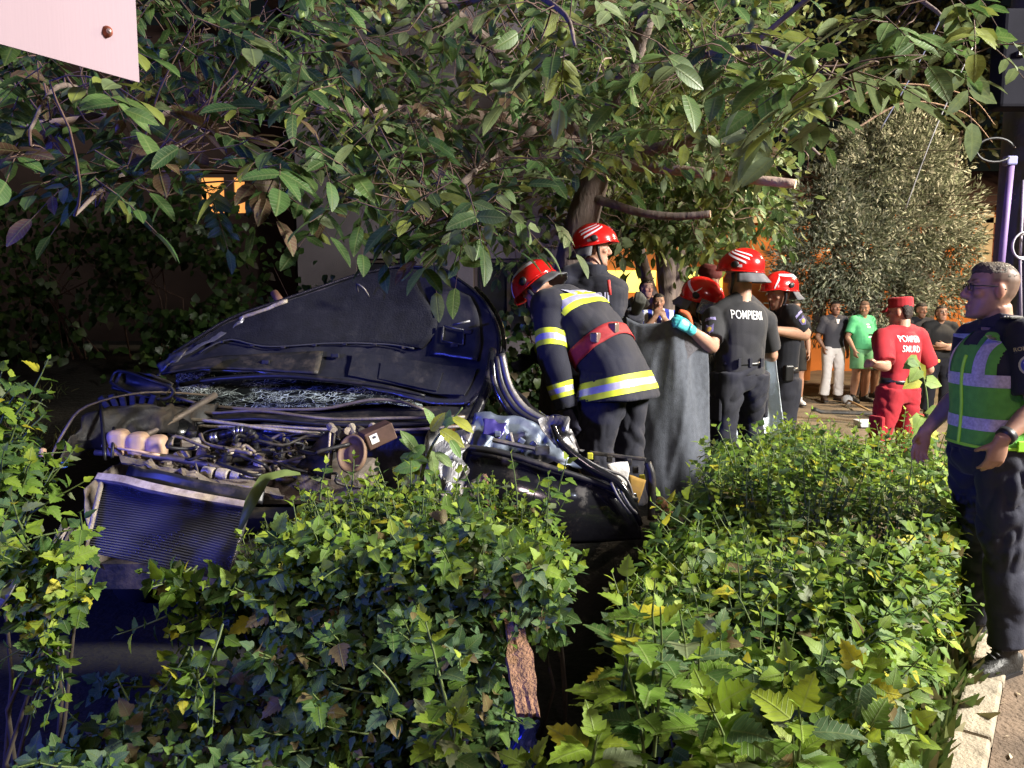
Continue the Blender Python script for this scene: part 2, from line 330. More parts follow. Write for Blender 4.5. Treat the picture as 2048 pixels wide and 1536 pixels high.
# houses behind
M_GLASS = pmat('window_glass', (.02, .02, .025), .08, var=.1)
M_LIT = pmat('lit_window', (1., .40, .10), .5, var=.3, vs=5, emit=.85)
M_FRAME = pmat('window_frame_paint', (.05, .035, .03), .6)
def facade(name, label, x0, x1, z1, Y, ops, mat, roofmat, depth=4., lit=()):
    t = thing(name, label, 'building', ((x0 + x1) / 2, Y, 0))
    X = sorted({x0, x1, *[a for o in ops for a in o[:2]]}); Z = sorted({-.2, z1, *[a for o in ops for a in o[2:4]]})
    m = MB()
    for i in range(len(X) - 1):
        for j in range(len(Z) - 1):
            cx, cz = (X[i] + X[i + 1]) / 2, (Z[j] + Z[j + 1]) / 2
            if any(o[0] < cx < o[1] and o[2] < cz < o[3] for o in ops): continue
            m.box((cx, Y + .15, cz), (X[i + 1] - X[i], .3, Z[j + 1] - Z[j]))
    m.box((x0 + .15, Y + .3 + depth / 2, z1 / 2), (.3, depth, z1)); m.box((x1 - .15, Y + .3 + depth / 2, z1 / 2), (.3, depth, z1)); m.box(((x0 + x1) / 2, Y + .15 + depth, z1 / 2), (x1 - x0 - .6, .3, z1))
    m.build('wall', mat, t)
    r = MB(); r.add([(x0 - .4, Y - .5, z1), (x1 + .4, Y - .5, z1), (x1 + .4, Y + depth / 2, z1 + 1.3), (x0 - .4, Y + depth / 2, z1 + 1.3), (x0 - .4, Y + depth + .5, z1), (x1 + .4, Y + depth + .5, z1)], [(0, 1, 2, 3), (3, 2, 5, 4), (0, 3, 4), (1, 5, 2), (0, 4, 5, 1)])
    r.build('roof', roofmat, t)
    for k, (a, b, c, d) in enumerate(ops):
        fr = MB(); e = .06
        for q in ((a + e / 2, (c + d) / 2, e, d - c), (b - e / 2, (c + d) / 2, e, d - c), ((a + b) / 2 + .1, (c + d) / 2, .16 if k in lit else e, d - c - 2 * e)): fr.box((q[0], Y + .12, q[1]), (q[2], .07, q[3]))
        for q in (((a + b) / 2, c + e / 2), ((a + b) / 2, d - e / 2)): fr.box((q[0], Y + .12, q[1]), (b - a - 2 * e, .07, e))
        w_ = fr.build('window', M_FRAME, t)
        g = mesh_np('pane', [(a + e, Y + .135, c + e), (b - e, Y + .135, c + e), (b - e, Y + .135, d - e), (a + e, Y + .135, d - e)], [[0, 1, 2, 3]], M_LIT if k in lit else M_GLASS, None, False)
        g.parent = w_; g.location = -t.location
    return t
M_BROWN = pmat('brown_plaster', (.03, .017, .014), .95, var=.3, vs=2, bump=.3)
M_LILAC = pmat('pale_plaster', (.11, .10, .12), .95, var=.2, vs=1.5, bump=.3)
M_ROOF = pmat('roof_tiles', (.09, .045, .035), .9, var=.3, vs=8, bump=.5, bs=12)
M_ORANGE = pmat('orange_plaster', (.55, .18, .04), .9, var=.15, vs=1.5, bump=.2)
a = at(392, 432, 12.5); b_ = at(492, 345, 12.5)
facade('brown_house', 'dark brown house with one glowing orange window behind the ivy bank', -13, -3.6, 5.6, 12.5, [(a[0], b_[0], a[2], b_[2]), (-9.5, -8.4, 3.0, 4.2)], M_BROWN, M_ROOF, lit=(0,))
facade('pale_house', 'pale lilac grey house wall glimpsed through the walnut leaves', -3.3, 1.2, 6.2, 11.6, [(-2.4, -1.5, 1.2, 2.4), (-.6, .3, 1.2, 2.4)], M_LILAC, M_ROOF)
ob = facade('orange_house', 'orange painted house with brown upper band behind the silvery tree', 5.2, 17.5, 4.3, 20., [(7.2, 8.4, 1., 2.4), (10.2, 11.2, .1, 2.3), (13.5, 14.8, 1.2, 2.5)], M_ORANGE, M_ROOF)
m = MB().box((14.3, 19.93, 3.35), (3.6, .1, 1.0)); m.build('upper_band', pmat('band_brown', (.2, .06, .03), .8), ob)
m = MB().box((12.45, 19.9, 2.2), (.32, .16, 4.2)).box((10.0, 19.88, 3.95), (9, .12, .14)); m.build('pilaster', pmat('cream_paint', (.6, .48, .3), .8), ob)
m = MB()
for z in (3.05, 3.45): m.box((14.4, 19.86, z), (3.5, .08, .05))
m.build('moulding', pmat('orange_trim', (.6, .22, .05), .8), ob)
# glowing yellow shop front far behind the tree
sh = thing('shop_front', 'yellow lit shop front far behind the tree trunk', 'shop', (5.0, 17, 0))
MB().box((2.6, 17.2, 1.6), (8.5, .3, 3.2)).build('wall', M_ORANGE, sh)
M_YEL = pmat('lit_sign', (1., .72, .12), .5, var=.5, vs=3, emit=1.3)
for x in (1.0, 2.6, 4.1): MB().box((x, 16.98, 2.25), (1.3, .1, .5)).build('lit_sign', M_YEL, sh, bevel=.02)
for x in (1.6, 3.6): MB().box((x, 17.0, 1.15), (.9, .06, .9)).build('window', pmat('shop_pane', (1., .5, .15), .4, emit=.35, var=.5, vs=4), sh)
# assumed lamps out of frame, added to light the place, and an assumed blue beacon
M_STEEL = pmat('lamp_steel', (.25, .25, .26), .5, .6)
def assumed_lamp(label, base, head, target, power, col, spot=150, size=.22):
    t = thing('assumed_lamp', label, 'street lamp', base)
    h = np.array(head); b0 = np.array(base)
    MB().tube([b0, b0 + [0, 0, h[2] * .6], [b0[0], b0[1], h[2] - .1], (b0 * .4 + h * .6) * [1, 1, 0] + [0, 0, h[2] + .1], h + [0, 0, .12]], [.1, .08, .065, .05, .045], 12).build('pole', M_STEEL, t, True)
    MB().box(h + [0, 0, .12], (.6, .3, .1), taper=.7).build('lamp_head', M_STEEL, t, bevel=.03)
    l = light('lamp_light', 'SPOT', head, target, power, col, size, spot); l.parent = t; l.matrix_parent_inverse = inv(t)
    return t
assumed_lamp('assumed lamp on a tall steel pole out of view at the right, white light', (8.8, 1.4, 0), (7.6, 1.5, 5.2), (.0, 4.0, .9), 9000, (1., .955, .86), 150, .75)  # unseen lamp, assumed as the key light from the right
assumed_lamp('unseen lamp on a tall steel pole behind the camera, added for rosy light', (1.8, -6.2, 0), (1.4, -5.0, 6.0), (-.6, 4.0, 1.4), 520, (1., .76, .78), 120, .6)  # unseen source behind the camera, added to light the sign and the car
assumed_lamp('assumed lamp on a tall steel pole out of view by the orange house, amber light', (12.5, 10.4, 0), (11.2, 10.6, 7.5), (6.8, 13.2, 1.2), 8000, (1., .78, .52))  # lamp out of view, added as warm light on onlookers and orange house
bt = thing('assumed_beacon', 'assumed blue emergency beacon on an added mast, out of view', 'beacon', (-4.6, -1.0, 0))  # beacon unseen, assumed from the blue light; mast added to carry it
MB().tube([(-4.6, -1.0, 0), (-4.6, -1.0, 2.0)], .04, 10).box((-4.6, -1.0, .03), (.5, .5, .06)).build('mast', M_STEEL, bt)
MB().ell((-4.6, -1.0, 2.08), (.12, .12, .07)).build('lens', pmat('blue_lens', (.02, .05, .9), .2), bt, True)
l = light('beacon_light', 'SPOT', (-4.4, -.9, 2.3), (-.5, 4.3, 1.15), 950, (.08, .11, 1.), .12, 58); l.parent = bt; l.matrix_parent_inverse = inv(bt)
# concrete utility pole with signal box and cables
M_POLE = pmat('dark_concrete_pole', (.05, .05, .065), .8, var=.2, vs=5, bump=.3, bs=50)
pp = thing('utility_pole', 'thick dark concrete utility pole with conduit beside the policeman', 'pole', (3.62, 5.3, 0))
MB().tube([(3.62, 5.3, -.1), (3.66, 5.3, 8)], [.22, .19], 28).build('shaft', M_POLE, pp, True)
MB().tube([at(1992, 640, 5.0), at(2008, 470, 5.0), at(2022, 330, 5.0)], .022, 10).build('conduit', pmat('conduit', (.16, .10, .24), .6), pp, True)
MB().box(at(2020, 322, 5.0), (.07, .06, .06)).build('conduit_cap', pmat('conduit_cap', (.12, .12, .26), .6), pp, bevel=.01)
MB().tube([at(2047, 360, 5.06), at(2040, 520, 5.05), at(2042, 640, 5.05)], .009, 8).build('cable', pmat('pale_cable', (.25, .22, .27), .5), pp, True)
m = MB()
for k in range(3):
    c = at(2044 + k, 492, 5.02 - .01 * k); r = .075 + .008 * k
    m.tube([c + [r * math.cos(a_) * .9, -.01 * k, r * math.sin(a_)] for a_ in np.linspace(0, 6.28, 22)], .006, 6)
m.build('cable_coil', pmat('white_cable', (.35, .33, .36), .5), pp, True)
c = at(1990, 300, 4.9); MB().tube([c + [.12 * math.cos(a_), 0, .075 * math.sin(a_)] for a_ in np.linspace(.3, 5.6, 18)], .008, 6).build('cable_loop', pmat('black_cable', (.01, .01, .012), .5), pp, True)
sg = thing('signal_box', 'black rectangular signal housing mounted high on the utility pole', 'traffic signal', tuple(at(2040, 120, 4.9)))
c = at(2042, 122, 4.9)
MB().box(c, (.32, .14, .60)).build('housing', pmat('signal_black', (.008, .008, .012), .9, spec=.1), sg, bevel=.02)
MB().box(c + [.0, .14, -.02], (.08, .18, .05)).build('bracket', M_STEEL, sg)
MB().box(c + [-.05, -.085, 0.02], (.06, .03, .03)).build('clamp', pmat('clamp', (.12, .11, .1), .5, .5), sg)
def wire(label, pts, r=.006, col=(.05, .05, .055)):
    o = MB().tube(pts, r, 6, 5).build('overhead_wire', pmat('wire', col, .5), None, True); tag(o, label, 'wire', 'overhead wires')
wire('pale overhead wire slanting down through the silvery tree top', [at(1945, 95, 9.0), at(1870, 260, 9.4), at(1810, 420, 10)], .007, (.35, .35, .38))
wire('bluish overhead wire slanting beside the dark tree', [at(1885, 30, 9.0), at(1835, 130, 9.4), at(1760, 260, 10)], .008, (.25, .28, .45))
for k, (y0, y1) in enumerate(((300, 295), (385, 388), (412, 400), (436, 418))):
    wire(['thin wire crossing behind the cable loop', 'thin wire above the orange house roof', 'thin wire just over the orange house', 'lowest thin wire reaching the utility pole'][k], [at(1780, y0, 13), at(1900, (y0 + y1) / 2 + 4, 9), at(2030, y1, 5.2)], .005, (.12, .08, .07))
# sign panel in the upper left corner, seen from behind
ps = thing('sign_panel', 'metal sign panel with pink light in its colour and a rusty bolt, seen from behind', 'sign', (-.93, 1.2, 0))
A = at(278, 165, 1.5); B = at(0, 84, 1.29); B[2] = A[2]; dirv = (B - A) / np.linalg.norm(B - A); E = A + dirv * .62
nrm = np.cross(dirv, [0, 0, 1.]); nrm /= np.linalg.norm(nrm)
if nrm[1] > 0: nrm = -nrm
up = np.array([0, 0, .8]); V = [A, E, E + up, A + up]
V = [v + nrm * .0015 for v in V] + [v - nrm * .0015 for v in V]
MB().add(V, [(0, 1, 2, 3), (7, 6, 5, 4), (0, 4, 5, 1), (1, 5, 6, 2), (2, 6, 7, 3), (3, 7, 4, 0)]).build('panel', pmat('sign_back', (.27, .20, .24), .75, .0, var=.05, vs=3, bump=.03, bs=200, stretch=(1, 1, .05), dust=(.22, .165, .195), dusts=3, dustamt=.25), ps)  # pink cast of the red light put into the panel colour
c = A + dirv * .062 + [0, 0, .075] + nrm * .004
m = MB().ell(c, (.011, .006, .011)); m.build('bolt', pmat('rust', (.25, .07, .04), .8, .3, var=.5, vs=120), ps, True)
MB().ell(c + nrm * .006, (.005, .004, .005)).build('bolt_tip', pmat('bolt_tip', (.5, .4, .4), .4, .8), ps, True)
pc = A + dirv * .36 - nrm * .04; pc[2] = 0
MB().tube([pc, pc + [0, 0, A[2] + .8]], .03, 14).build('post', M_STEEL, ps, True)
# ---------------------------------------------------------------- people
def bake(parts, vox, smooth=3, fac=.5):
    V = []; Fc = []; n = 0
    for v, f in parts:
        V += [tuple(map(float, p)) for p in v]; Fc += [[i + n for i in q] for q in f]; n += len(v)
    me = bpy.data.meshes.new('tmp'); me.from_pydata(V, [], Fc); o = bpy.data.objects.new('tmp', me); COL.objects.link(o)
    bm = bmesh.new(); bm.from_mesh(me); bmesh.ops.recalc_face_normals(bm, faces=bm.faces); bm.to_mesh(me); bm.free()
    r = o.modifiers.new('r', 'REMESH'); r.mode = 'VOXEL'; r.voxel_size = vox
    if smooth: s = o.modifiers.new('s', 'SMOOTH'); s.iterations = smooth; s.factor = fac
    dg = bpy.context.evaluated_depsgraph_get(); e = o.evaluated_get(dg); m2 = e.to_mesh()
    Vn = np.zeros(len(m2.vertices) * 3, np.float32); m2.vertices.foreach_get('co', Vn); Vn = Vn.reshape(-1, 3)
    Nn = np.zeros(len(m2.vertices) * 3, np.float32); m2.vertices.foreach_get('normal', Nn); Nn = Nn.reshape(-1, 3)
    Q = np.zeros(len(m2.loops), np.int32); m2.loops.foreach_get('vertex_index', Q); k = len(m2.loops) // max(len(m2.polygons), 1)
    Q = Q.reshape(-1, k); e.to_mesh_clear(); bpy.data.objects.remove(o); bpy.data.meshes.remove(me)
    return Vn, Nn, Q
def bvh(V, Q): return BVHTree.FromPolygons([tuple(map(float, v)) for v in V], [tuple(map(int, q)) for q in Q])
def folds(V, N, amp, sc, seed=0):
    P = V * np.array(sc) + seed * 7.3; S_ = lambda v, a, b: np.clip((v - a) / (b - a), 0, 1)
    Rt = np.array([[.6, 0, .8], [0, 1, 0], [-.8, 0, .6]]); A = (V @ Rt.T) * np.array(sc) * [1.5, 1.5, .55] + seed; B = (V @ Rt) * np.array(sc) * [1.5, 1.5, .6] + seed * 3 + 17
    wp = .7 * vnoise(P * .6)[:, None]
    d = S_(vnoise(P * .35 + 5), -.35, .5) * np.abs(vnoise(A + wp)) ** .8 + S_(vnoise(P * .35 + 15), -.35, .5) * np.abs(vnoise(B + wp)) ** .8 + .35 * np.abs(vnoise(P * [1, 1, 1.6] + wp)) ** .8
    return V + N * (amp * 1.5 * (d - .35))[:, None]
M_SKIN = tonemat('skin', .5, .35, .12)
M_HAIR = pmat('dark_hair', (.02, .014, .012), .6, var=.4, vs=60, bump=.5, bs=150)
M_HAIRG = pmat('brown_grey_hair', (.07, .05, .035), .65, var=.4, vs=60, bump=.5, bs=150)
M_RED = pmat('helmet_red', (.62, .012, .012), .22, coat=.7, var=.12, vs=4)
M_WHITE = pmat('reflective_white', (.78, .74, .84), .35, var=.08)
M_BLKP = pmat('black_plastic', (.015, .015, .018), .45, var=.3)
M_CURT = pmat('grey_neck_curtain', (.10, .10, .115), .8, var=.2, vs=20)
M_TEE = pmat('charcoal_tee', (.021, .021, .025), .9, var=.18, vs=12, bump=.3, bs=180, bdist=.004, sheen=.05)
M_NAVY = pmat('navy_tee', (.007, .008, .014), .88, var=.2, vs=12, bump=.3, bs=180, bdist=.004, sheen=.05)
M_TROU = pmat('navy_trousers', (.010, .0105, .019), .85, var=.25, vs=10, bump=.3, bs=120, bdist=.004, sheen=.05)
M_COAT = pmat('turnout_cloth', (.012, .013, .024), .85, var=.22, vs=9, bump=.3, bs=140, bdist=.004, sheen=.05)
M_HIVIS = pmat('hivis_yellow', (.62, .72, .03), .6, var=.1, vs=20)
M_SILV = pmat('retroreflective_silver', (.42, .42, .62), .3, .25, var=.1, vs=40)
M_BELT = pmat('black_belt', (.012, .012, .013), .35, var=.2)
M_SHOE = pmat('boot_leather', (.02, .02, .02), .5, var=.3, vs=30, bump=.3, bs=90)
M_TEXT = pmat('white_print', (.8, .8, .8), .7, var=.05)
BASE = dict(pel=(0, 0, .95), waist=(0, -.01, 1.1), chest=(0, .0, 1.3), neck=(0, -.015, 1.48), head=(0, .025, 1.635),
            shL=(-.185, -.015, 1.425), elL=(-.235, -.03, 1.13), wrL=(-.235, .06, .89), shR=(.185, -.015, 1.425), elR=(.235, -.03, 1.13), wrR=(.235, .06, .89),
            hipL=(-.095, 0, .93), knL=(-.115, .025, .5), anL=(-.13, -.02, .09), hipR=(.095, 0, .93), knR=(.115, .025, .5), anR=(.13, -.02, .09),
            hd=(0, 0, 0), toeL=(-.25, 1, 0), toeR=(.25, 1, 0))
def pose(s=1.0, **k):
    J = {a: np.array(b, float) for a, b in BASE.items()}
    for a, b in k.items(): J[a] = np.array(b, float)
    for a in J:
        if a not in ('hd', 'toeL', 'toeR'): J[a] = J[a] * s
    return J
def headmat(J):
    yaw, pit, roll = J['hd']
    return np.array((Matrix.Rotation(R(yaw), 3, 'Z') @ Matrix.Rotation(R(pit), 3, 'X') @ Matrix.Rotation(R(roll), 3, 'Y')))
def hxf(J, parts, s=1.0):
    H = headmat(J); return [(np.asarray(v) * s @ H.T + J['head'], f) for v, f in parts]
def sections(rows, n=20, p=2.2):
    """horizontal sections (z, halfwidth, front y, back y)"""
    rows = np.array(rows, float); t = np.linspace(0, len(rows) - 1, len(rows) * 3 - 2); rr = np.stack([np.interp(t, np.arange(len(rows)), rows[:, k]) for k in range(4)], 1)
    a = np.linspace(0, 2 * math.pi, n, endpoint=False); V = []
    for z, w_, f, b in rr:
        cy, ry = (f + b) / 2, (f - b) / 2
        for t_ in a:
            c, s_ = math.cos(t_), math.sin(t_)
            V.append((w_ * math.copysign(abs(c) ** (2 / p), c), cy + ry * math.copysign(abs(s_) ** (2 / p), s_), z))
    k = len(rr); Fc = [(i * n + j, i * n + (j + 1) % n, (i + 1) * n + (j + 1) % n, (i + 1) * n + j) for i in range(k - 1) for j in range(n)]
    Fc += [tuple(range(n))[::-1], tuple(range((k - 1) * n, k * n))]
    return np.array(V), Fc
def head_parts(fat=1.0):
    P = [sections([(-.117, .02, .074, .035), (-.1, .045 * fat, .088, -.0), (-.07, .056 * fat, .086, -.045), (-.04, .063 * fat, .083, -.07), (-.01, .069, .081, -.088), (.02, .072, .081, -.097), (.05, .075, .087, -.1), (.08, .07, .078, -.092), (.1, .057, .058, -.075), (.117, .03, .02, -.04), (.121, .01, 0, -.02)])]
    P.append(loft([(0, .08, .035), (0, .094, .01), (0, .108, -.018), (0, .084, -.034)], [(.008, .006), (.010, .01), (.015, .012), (.012, .006)], (1, 0, 0), 12))
    for s in (-1, 1):
        P += [ell_np((s * .012, .09, -.022), (.009, .011, .008)), ell_np((s * .031, .076, .043), (.026, .014, .0085)), ell_np((s * .043, .06, -.008), (.022, .022, .02)), ell_np((s * .0315, .0715, .019), (.015, .0115, .0105)),
              ell_np((s * .076, -.008, .0), (.009, .021, .033))]
    P += [ell_np((0, .086, -.060), (.024, .0095, .0065)), ell_np((0, .0845, -.073), (.02, .0095, .0075)), ell_np((0, .078, -.102), (.022, .014, .014))]
    return P
def finger(P, base, d, n, L, r, curl):
    """three bending segments, d forward, n = palm normal (fingers curl towards n)"""
    pts = [base]; ang = 0; p = base
    for k, (f, c) in enumerate(zip((.45, .30, .25), (curl * .75, curl, curl * .8))):
        ang += c; v = d * math.cos(ang) + n * math.sin(ang); p = p + v * L * f; pts.append(p)
    rr = [r * 1.05, r, r * .9, r * .72]; q, qr = crom([base - d * .02] + pts, [r] + rr, 3); P.append(tube_np(q, qr, 8))
def hand_parts(wr, d, n, side, curl=.35, s=1.0, spread=.06, g=0.):
    """side +1: thumb on +x of (d x n)"""
    d = np.array(d, float); d /= np.linalg.norm(d); n = np.array(n, float); n -= np.dot(n, d) * d; n /= np.linalg.norm(n); x = np.cross(d, n) * side; wr = np.array(wr, float)
    P = [loft([wr - d * .02, wr + d * .02 * s, wr + d * .06 * s, wr + d * .092 * s], [(.027 + g, .02 + g), (.034 + g, .018 + g), (.041 + g, .0165 + g), (.040 + g, .013 + g)], x, 14, 2.4)]
    for k, (o_, L) in enumerate(((.030, .070), (.010, .079), (-.010, .073), (-.029, .058))):
        b = wr + d * (.088 - .004 * abs(k - 1)) * s + x * o_ * s; dd = d + x * (1.5 - k) * spread; dd /= np.linalg.norm(dd)
        finger(P, b, dd, n, L * s, .0088 * s + g, curl * (1 + .12 * k))
    td = d * .65 + x * .65 + n * .3; td /= np.linalg.norm(td); tn = (n * .7 - x * .5); tn -= np.dot(tn, td) * td; tn /= np.linalg.norm(tn)
    finger(P, wr + d * .028 * s + x * .03 * s + n * .006, td, tn, .068 * s, .0105 * s + g, curl * .6)
    return P
def mid(a, b, t): return a * (1 - t) + b * t
def torso_parts(J, ex=0., bot=-.06, belly=0., w=1., hem=0., top=True, sh=.0):
    ux = J['shR'] - J['shL']; hx = J['hipR'] - J['hipL']; ux /= np.linalg.norm(ux); hx /= np.linalg.norm(hx)
    dn = (J['pel'] - J['waist']); dn /= np.linalg.norm(dn); dn = mid(dn, np.array([0, 0, -1.]), .8 if bot < -.1 else 0.); fw = np.cross([0, 0, 1.], ux)
    ct = mid(J['chest'], J['neck'], .5)
    C = [J['pel'] + dn * (-bot), J['pel'], J['waist'] + fw * belly * .5, J['chest'], ct, mid(J['chest'], J['neck'], .88)]
    RR = [(.165 * w + ex + hem, .115 + ex + hem), (.168 * w + ex, .118 + ex + belly * .3), (.155 * w + ex + belly * .4, .105 + ex + belly), (.178 * w + ex, .118 + ex + belly * .3), (.165 * w + ex * .8, .1 + ex * .8), (.075 + ex * .6, .07 + ex * .6)]
    P = [loft(C, RR, ux, 24, 2.4)]
    if top:
        for s in 'LR':
            a = J['sh' + s]; P.append(ell_np(a, (.066 + ex + sh,) * 3)); nb = mid(J['chest'], J['neck'], .92)
            P.append(loft([nb, mid(nb, a, .5) + np.array([0, 0, .012]), a], [(.055 + ex * .5, .06 + ex * .6), (.052 + ex * .6, .06 + ex * .7), (.058 + ex, .06 + ex)], np.cross(a - nb, [0, 0, 1.]), 14))
            P.append(loft([mid(J['chest'], a, .3), a], [(.08 + ex, .09 + ex), (.05 + ex, .05 + ex)], np.cross(a - nb, [0, 0, 1.]), 14))
    return P
def arm_parts(J, s, ex=0., t0=0., t1=1., k=1.):
    a, e, w_ = J['sh' + s], J['el' + s], J['wr' + s]
    return [loft([a, mid(a, e, .35), mid(a, e, .8), e, mid(e, w_, .3), mid(e, w_, .7), w_], [(.055 * k + ex, .058 * k + ex), (.052 * k + ex, .055 * k + ex), (.043 * k + ex, .045 * k + ex), (.042 * k + ex, .043 * k + ex), (.046 * k + ex, .043 * k + ex), (.035 * k + ex, .032 * k + ex), (.029 + ex, .024 + ex)], np.cross(e - a, w_ - e) + 1e-3, 16, 2, 3)]
def sleeve(J, s, t, ex=.018, flare=.006, k=1.):
    a, e = J['sh' + s], J['el' + s]; d = (e - a)
    return [loft([a - d * .02, a + d * .3, a + d * t], [(.06 * k + ex, .064 * k + ex), (.057 * k + ex + flare * .5, .06 * k + ex), (.052 * k + ex + flare, .054 * k + ex + flare)], np.cross(d, [.3, 1, .2]), 18)]
def longsleeve(J, s, ex=.03, end=.93):
    a, e, w_ = J['sh' + s], J['el' + s], J['wr' + s]
    return [loft([a, mid(a, e, .4), e, mid(e, w_, .45), mid(e, w_, end)], [(.062 + ex, .066 + ex), (.058 + ex, .06 + ex), (.05 + ex, .052 + ex), (.046 + ex, .046 + ex), (.036 + ex, .036 + ex)], np.cross(e - a, w_ - e) + 1e-3, 18)]
def leg_parts(J, s, rr=(.1, .09, .066, .056, .06, .043), t1=1.):
    h, k, a = J['hip' + s], J['kn' + s], J['an' + s]
    C = [h, mid(h, k, .4), mid(h, k, .85), k, mid(k, a, .3), mid(k, a, t1)]
    return [loft(C, [(r, r * 1.06) for r in rr], (1, 0, 0), 18, 2.1)]
def trousers(J, k=1., cuff=.078, low=.02, w=1., dp=1.):
    P = []
    for s in 'LR':
        h, kn, a = J['hip' + s], J['kn' + s], J['an' + s]
        P.append(loft([h + [0, 0, .03], mid(h, kn, .3), mid(h, kn, .65), kn, mid(kn, a, .35), mid(kn, a, .75), a + [0, 0, low]], [(.105 * k, .125 * k), (.1 * k, .115 * k), (.087 * k, .098 * k), (.078 * k, .086 * k), (.08 * k, .088 * k), (cuff, cuff * 1.05), (cuff * 1.02, cuff * 1.12)], (1, 0, 0), 20, 2.2))
    hx = J['hipR'] - J['hipL']
    up_ = J['waist'] - J['pel']; up_ /= np.linalg.norm(up_)
    P.append(loft([J['pel'] - [0, 0, .12], J['pel'] - [0, 0, .04], J['pel'] + up_ * .05, J['pel'] + up_ * .11], [(.13 * w, .1 * dp), (.178 * w, .13 * dp), (.172 * w, .125 * dp), (.162 * w, .115 * dp)], hx, 24, 2.3))
    return P
def shoe_parts(J, s, k=1.0):
    a = J['an' + s]; d = J['toe' + s].copy(); d /= np.linalg.norm(d); u = np.cross(d, [0, 0, 1.]); z = a * [1, 1, 0]; g0 = a[2] - .09
    q = lambda f, h: z + d * f * k + np.array([0, 0, g0 + h])
    return [loft([q(-.075, .045), q(-.04, .05), q(.03, .052), q(.1, .042), q(.16, .033), q(.19, .028)], [(.03, .042), (.038, .05), (.042, .052), (.047, .04), (.042, .032), (.02, .02)], u, 16, 2.8), loft([q(-.03, .05), a + d * .01, a + [0, 0, .09]], [(.04, .045), (.045, .05), (.05, .052)], u, 14)]
def soles(J, s, k=1.0):
    a = J['an' + s]; d = J['toe' + s].copy(); d /= np.linalg.norm(d); u = np.cross(d, [0, 0, 1.]); z = a * [1, 1, 0] + np.array([0, 0, a[2] - .09])
    V = []
    for h in (0, .022):
        for f, w_ in ((-.085, .022), (-.06, .038), (0, .042), (.09, .051), (.15, .047), (.19, .028)):
            V.append(z + d * f * k + u * w_ + [0, 0, h])
        for f, w_ in ((.19, .028), (.15, .047), (.09, .051), (0, .042), (-.06, .038), (-.085, .022)):
            V.append(z + d * f * k - u * w_ + [0, 0, h])
    n = 12; return V, [tuple(range(n))[::-1], tuple(range(n, 2 * n))] + [(i, (i + 1) % n, n + (i + 1) % n, n + i) for i in range(n)]
def paint_head(J, V, tone, brow=(.05, .03, .02), stubble=0., lips=(.35, .10, .08), s=1.0, fade=None):
    C = np.repeat(np.array(tone)[None], len(V), 0); H = headmat(J); L = (V - J['head']) @ H / s
    near = (np.abs(L[:, 0]) < .09) & (np.abs(L[:, 2]) < .13)
    x, y, z = np.abs(L[:, 0]), L[:, 1], L[:, 2]
    def mixin(mask, c): C[:] = C * (1 - mask[:, None]) + np.array(c) * mask[:, None]
    sm = lambda v: np.clip(v, 0, 1)
    front = sm((y - .03) / .02) * near
    if fade is not None: mixin(near * .85 * sm((z - (-.02 + .55 * y)) / .03) * sm((.035 - y) / .02) * sm((.073 - x) / .004 + (z > .04)), fade)
    if stubble: mixin(stubble * sm((-.035 - z) / .02) * sm((y + .01) / .03) * near, np.array(tone) * [.45, .45, .5])
    mixin(.35 * front * np.exp(-((x - .04) / .02) ** 2 - ((z + .012) / .02) ** 2), np.array(tone) * [1.15, .6, .6])
    mixin(.3 * front * np.exp(-(x / .016) ** 2 - ((z + .018) / .016) ** 2), np.array(tone) * [1.15, .6, .6])
    mixin(.35 * near * sm((x - .07) / .006) * (np.abs(z) < .045), np.array(tone) * [1.1, .65, .6])
    mixin(.8 * front * sm(1.35 - np.sqrt((x / .024) ** 2 + ((z + .067) / .011) ** 2) * 1.2), lips)
    mixin(front * sm(1.6 - np.sqrt(((x - .0315) / .0165) ** 2 + ((z - .019) / .0085) ** 2) * 1.3), np.array(tone) * .45)
    mixin(front * sm(1.5 - np.sqrt(((x - .0315) / .011) ** 2 + ((z - .019) / .0055) ** 2) * 1.3) * (y > .07), (.55, .5, .48))
    mixin(front * sm(1.6 - np.sqrt(((x - .0315) / .0055) ** 2 + ((z - .019) / .006) ** 2) * 1.3) * (y > .07), (.02, .012, .01))
    mixin(front * .9 * sm(1.4 - np.abs(z - .046) / .006) * sm((.052 - x) / .006) * sm((x - .008) / .006), brow)
    return C
def put(name, V, N, Q, mat, root, col=None): return mesh_np(name, V, Q, mat, root, True, False, col)
def band(bv, cfn, axis, ref, w0, w1, rmax, off=.004, a0=0, a1=360, n=48, k=3, dflt=None, tilt=None):
    """strip that follows a surface, swept round an axis: heights w0..w1 along it"""
    ax = Vector(axis).normalized(); u = Vector(ref); u = (u - ax * u.dot(ax)).normalized(); v = ax.cross(u); G = np.zeros((k, n + 1, 3)); last = rmax * .8
    for j in range(n + 1):
        t = R(a0 + (a1 - a0) * j / n); d = u * math.cos(t) + v * math.sin(t)
        for i in range(k):
            c = Vector(cfn) + ax * (w0 + (w1 - w0) * i / (k - 1) + (tilt(t) if tilt else 0))
            h = bv.ray_cast(c, d, rmax)
            r = h[3] if h[0] is not None else last
            last = r; p = c + d * (r + off); G[i, j] = p
    # smooth radial jumps
    return G
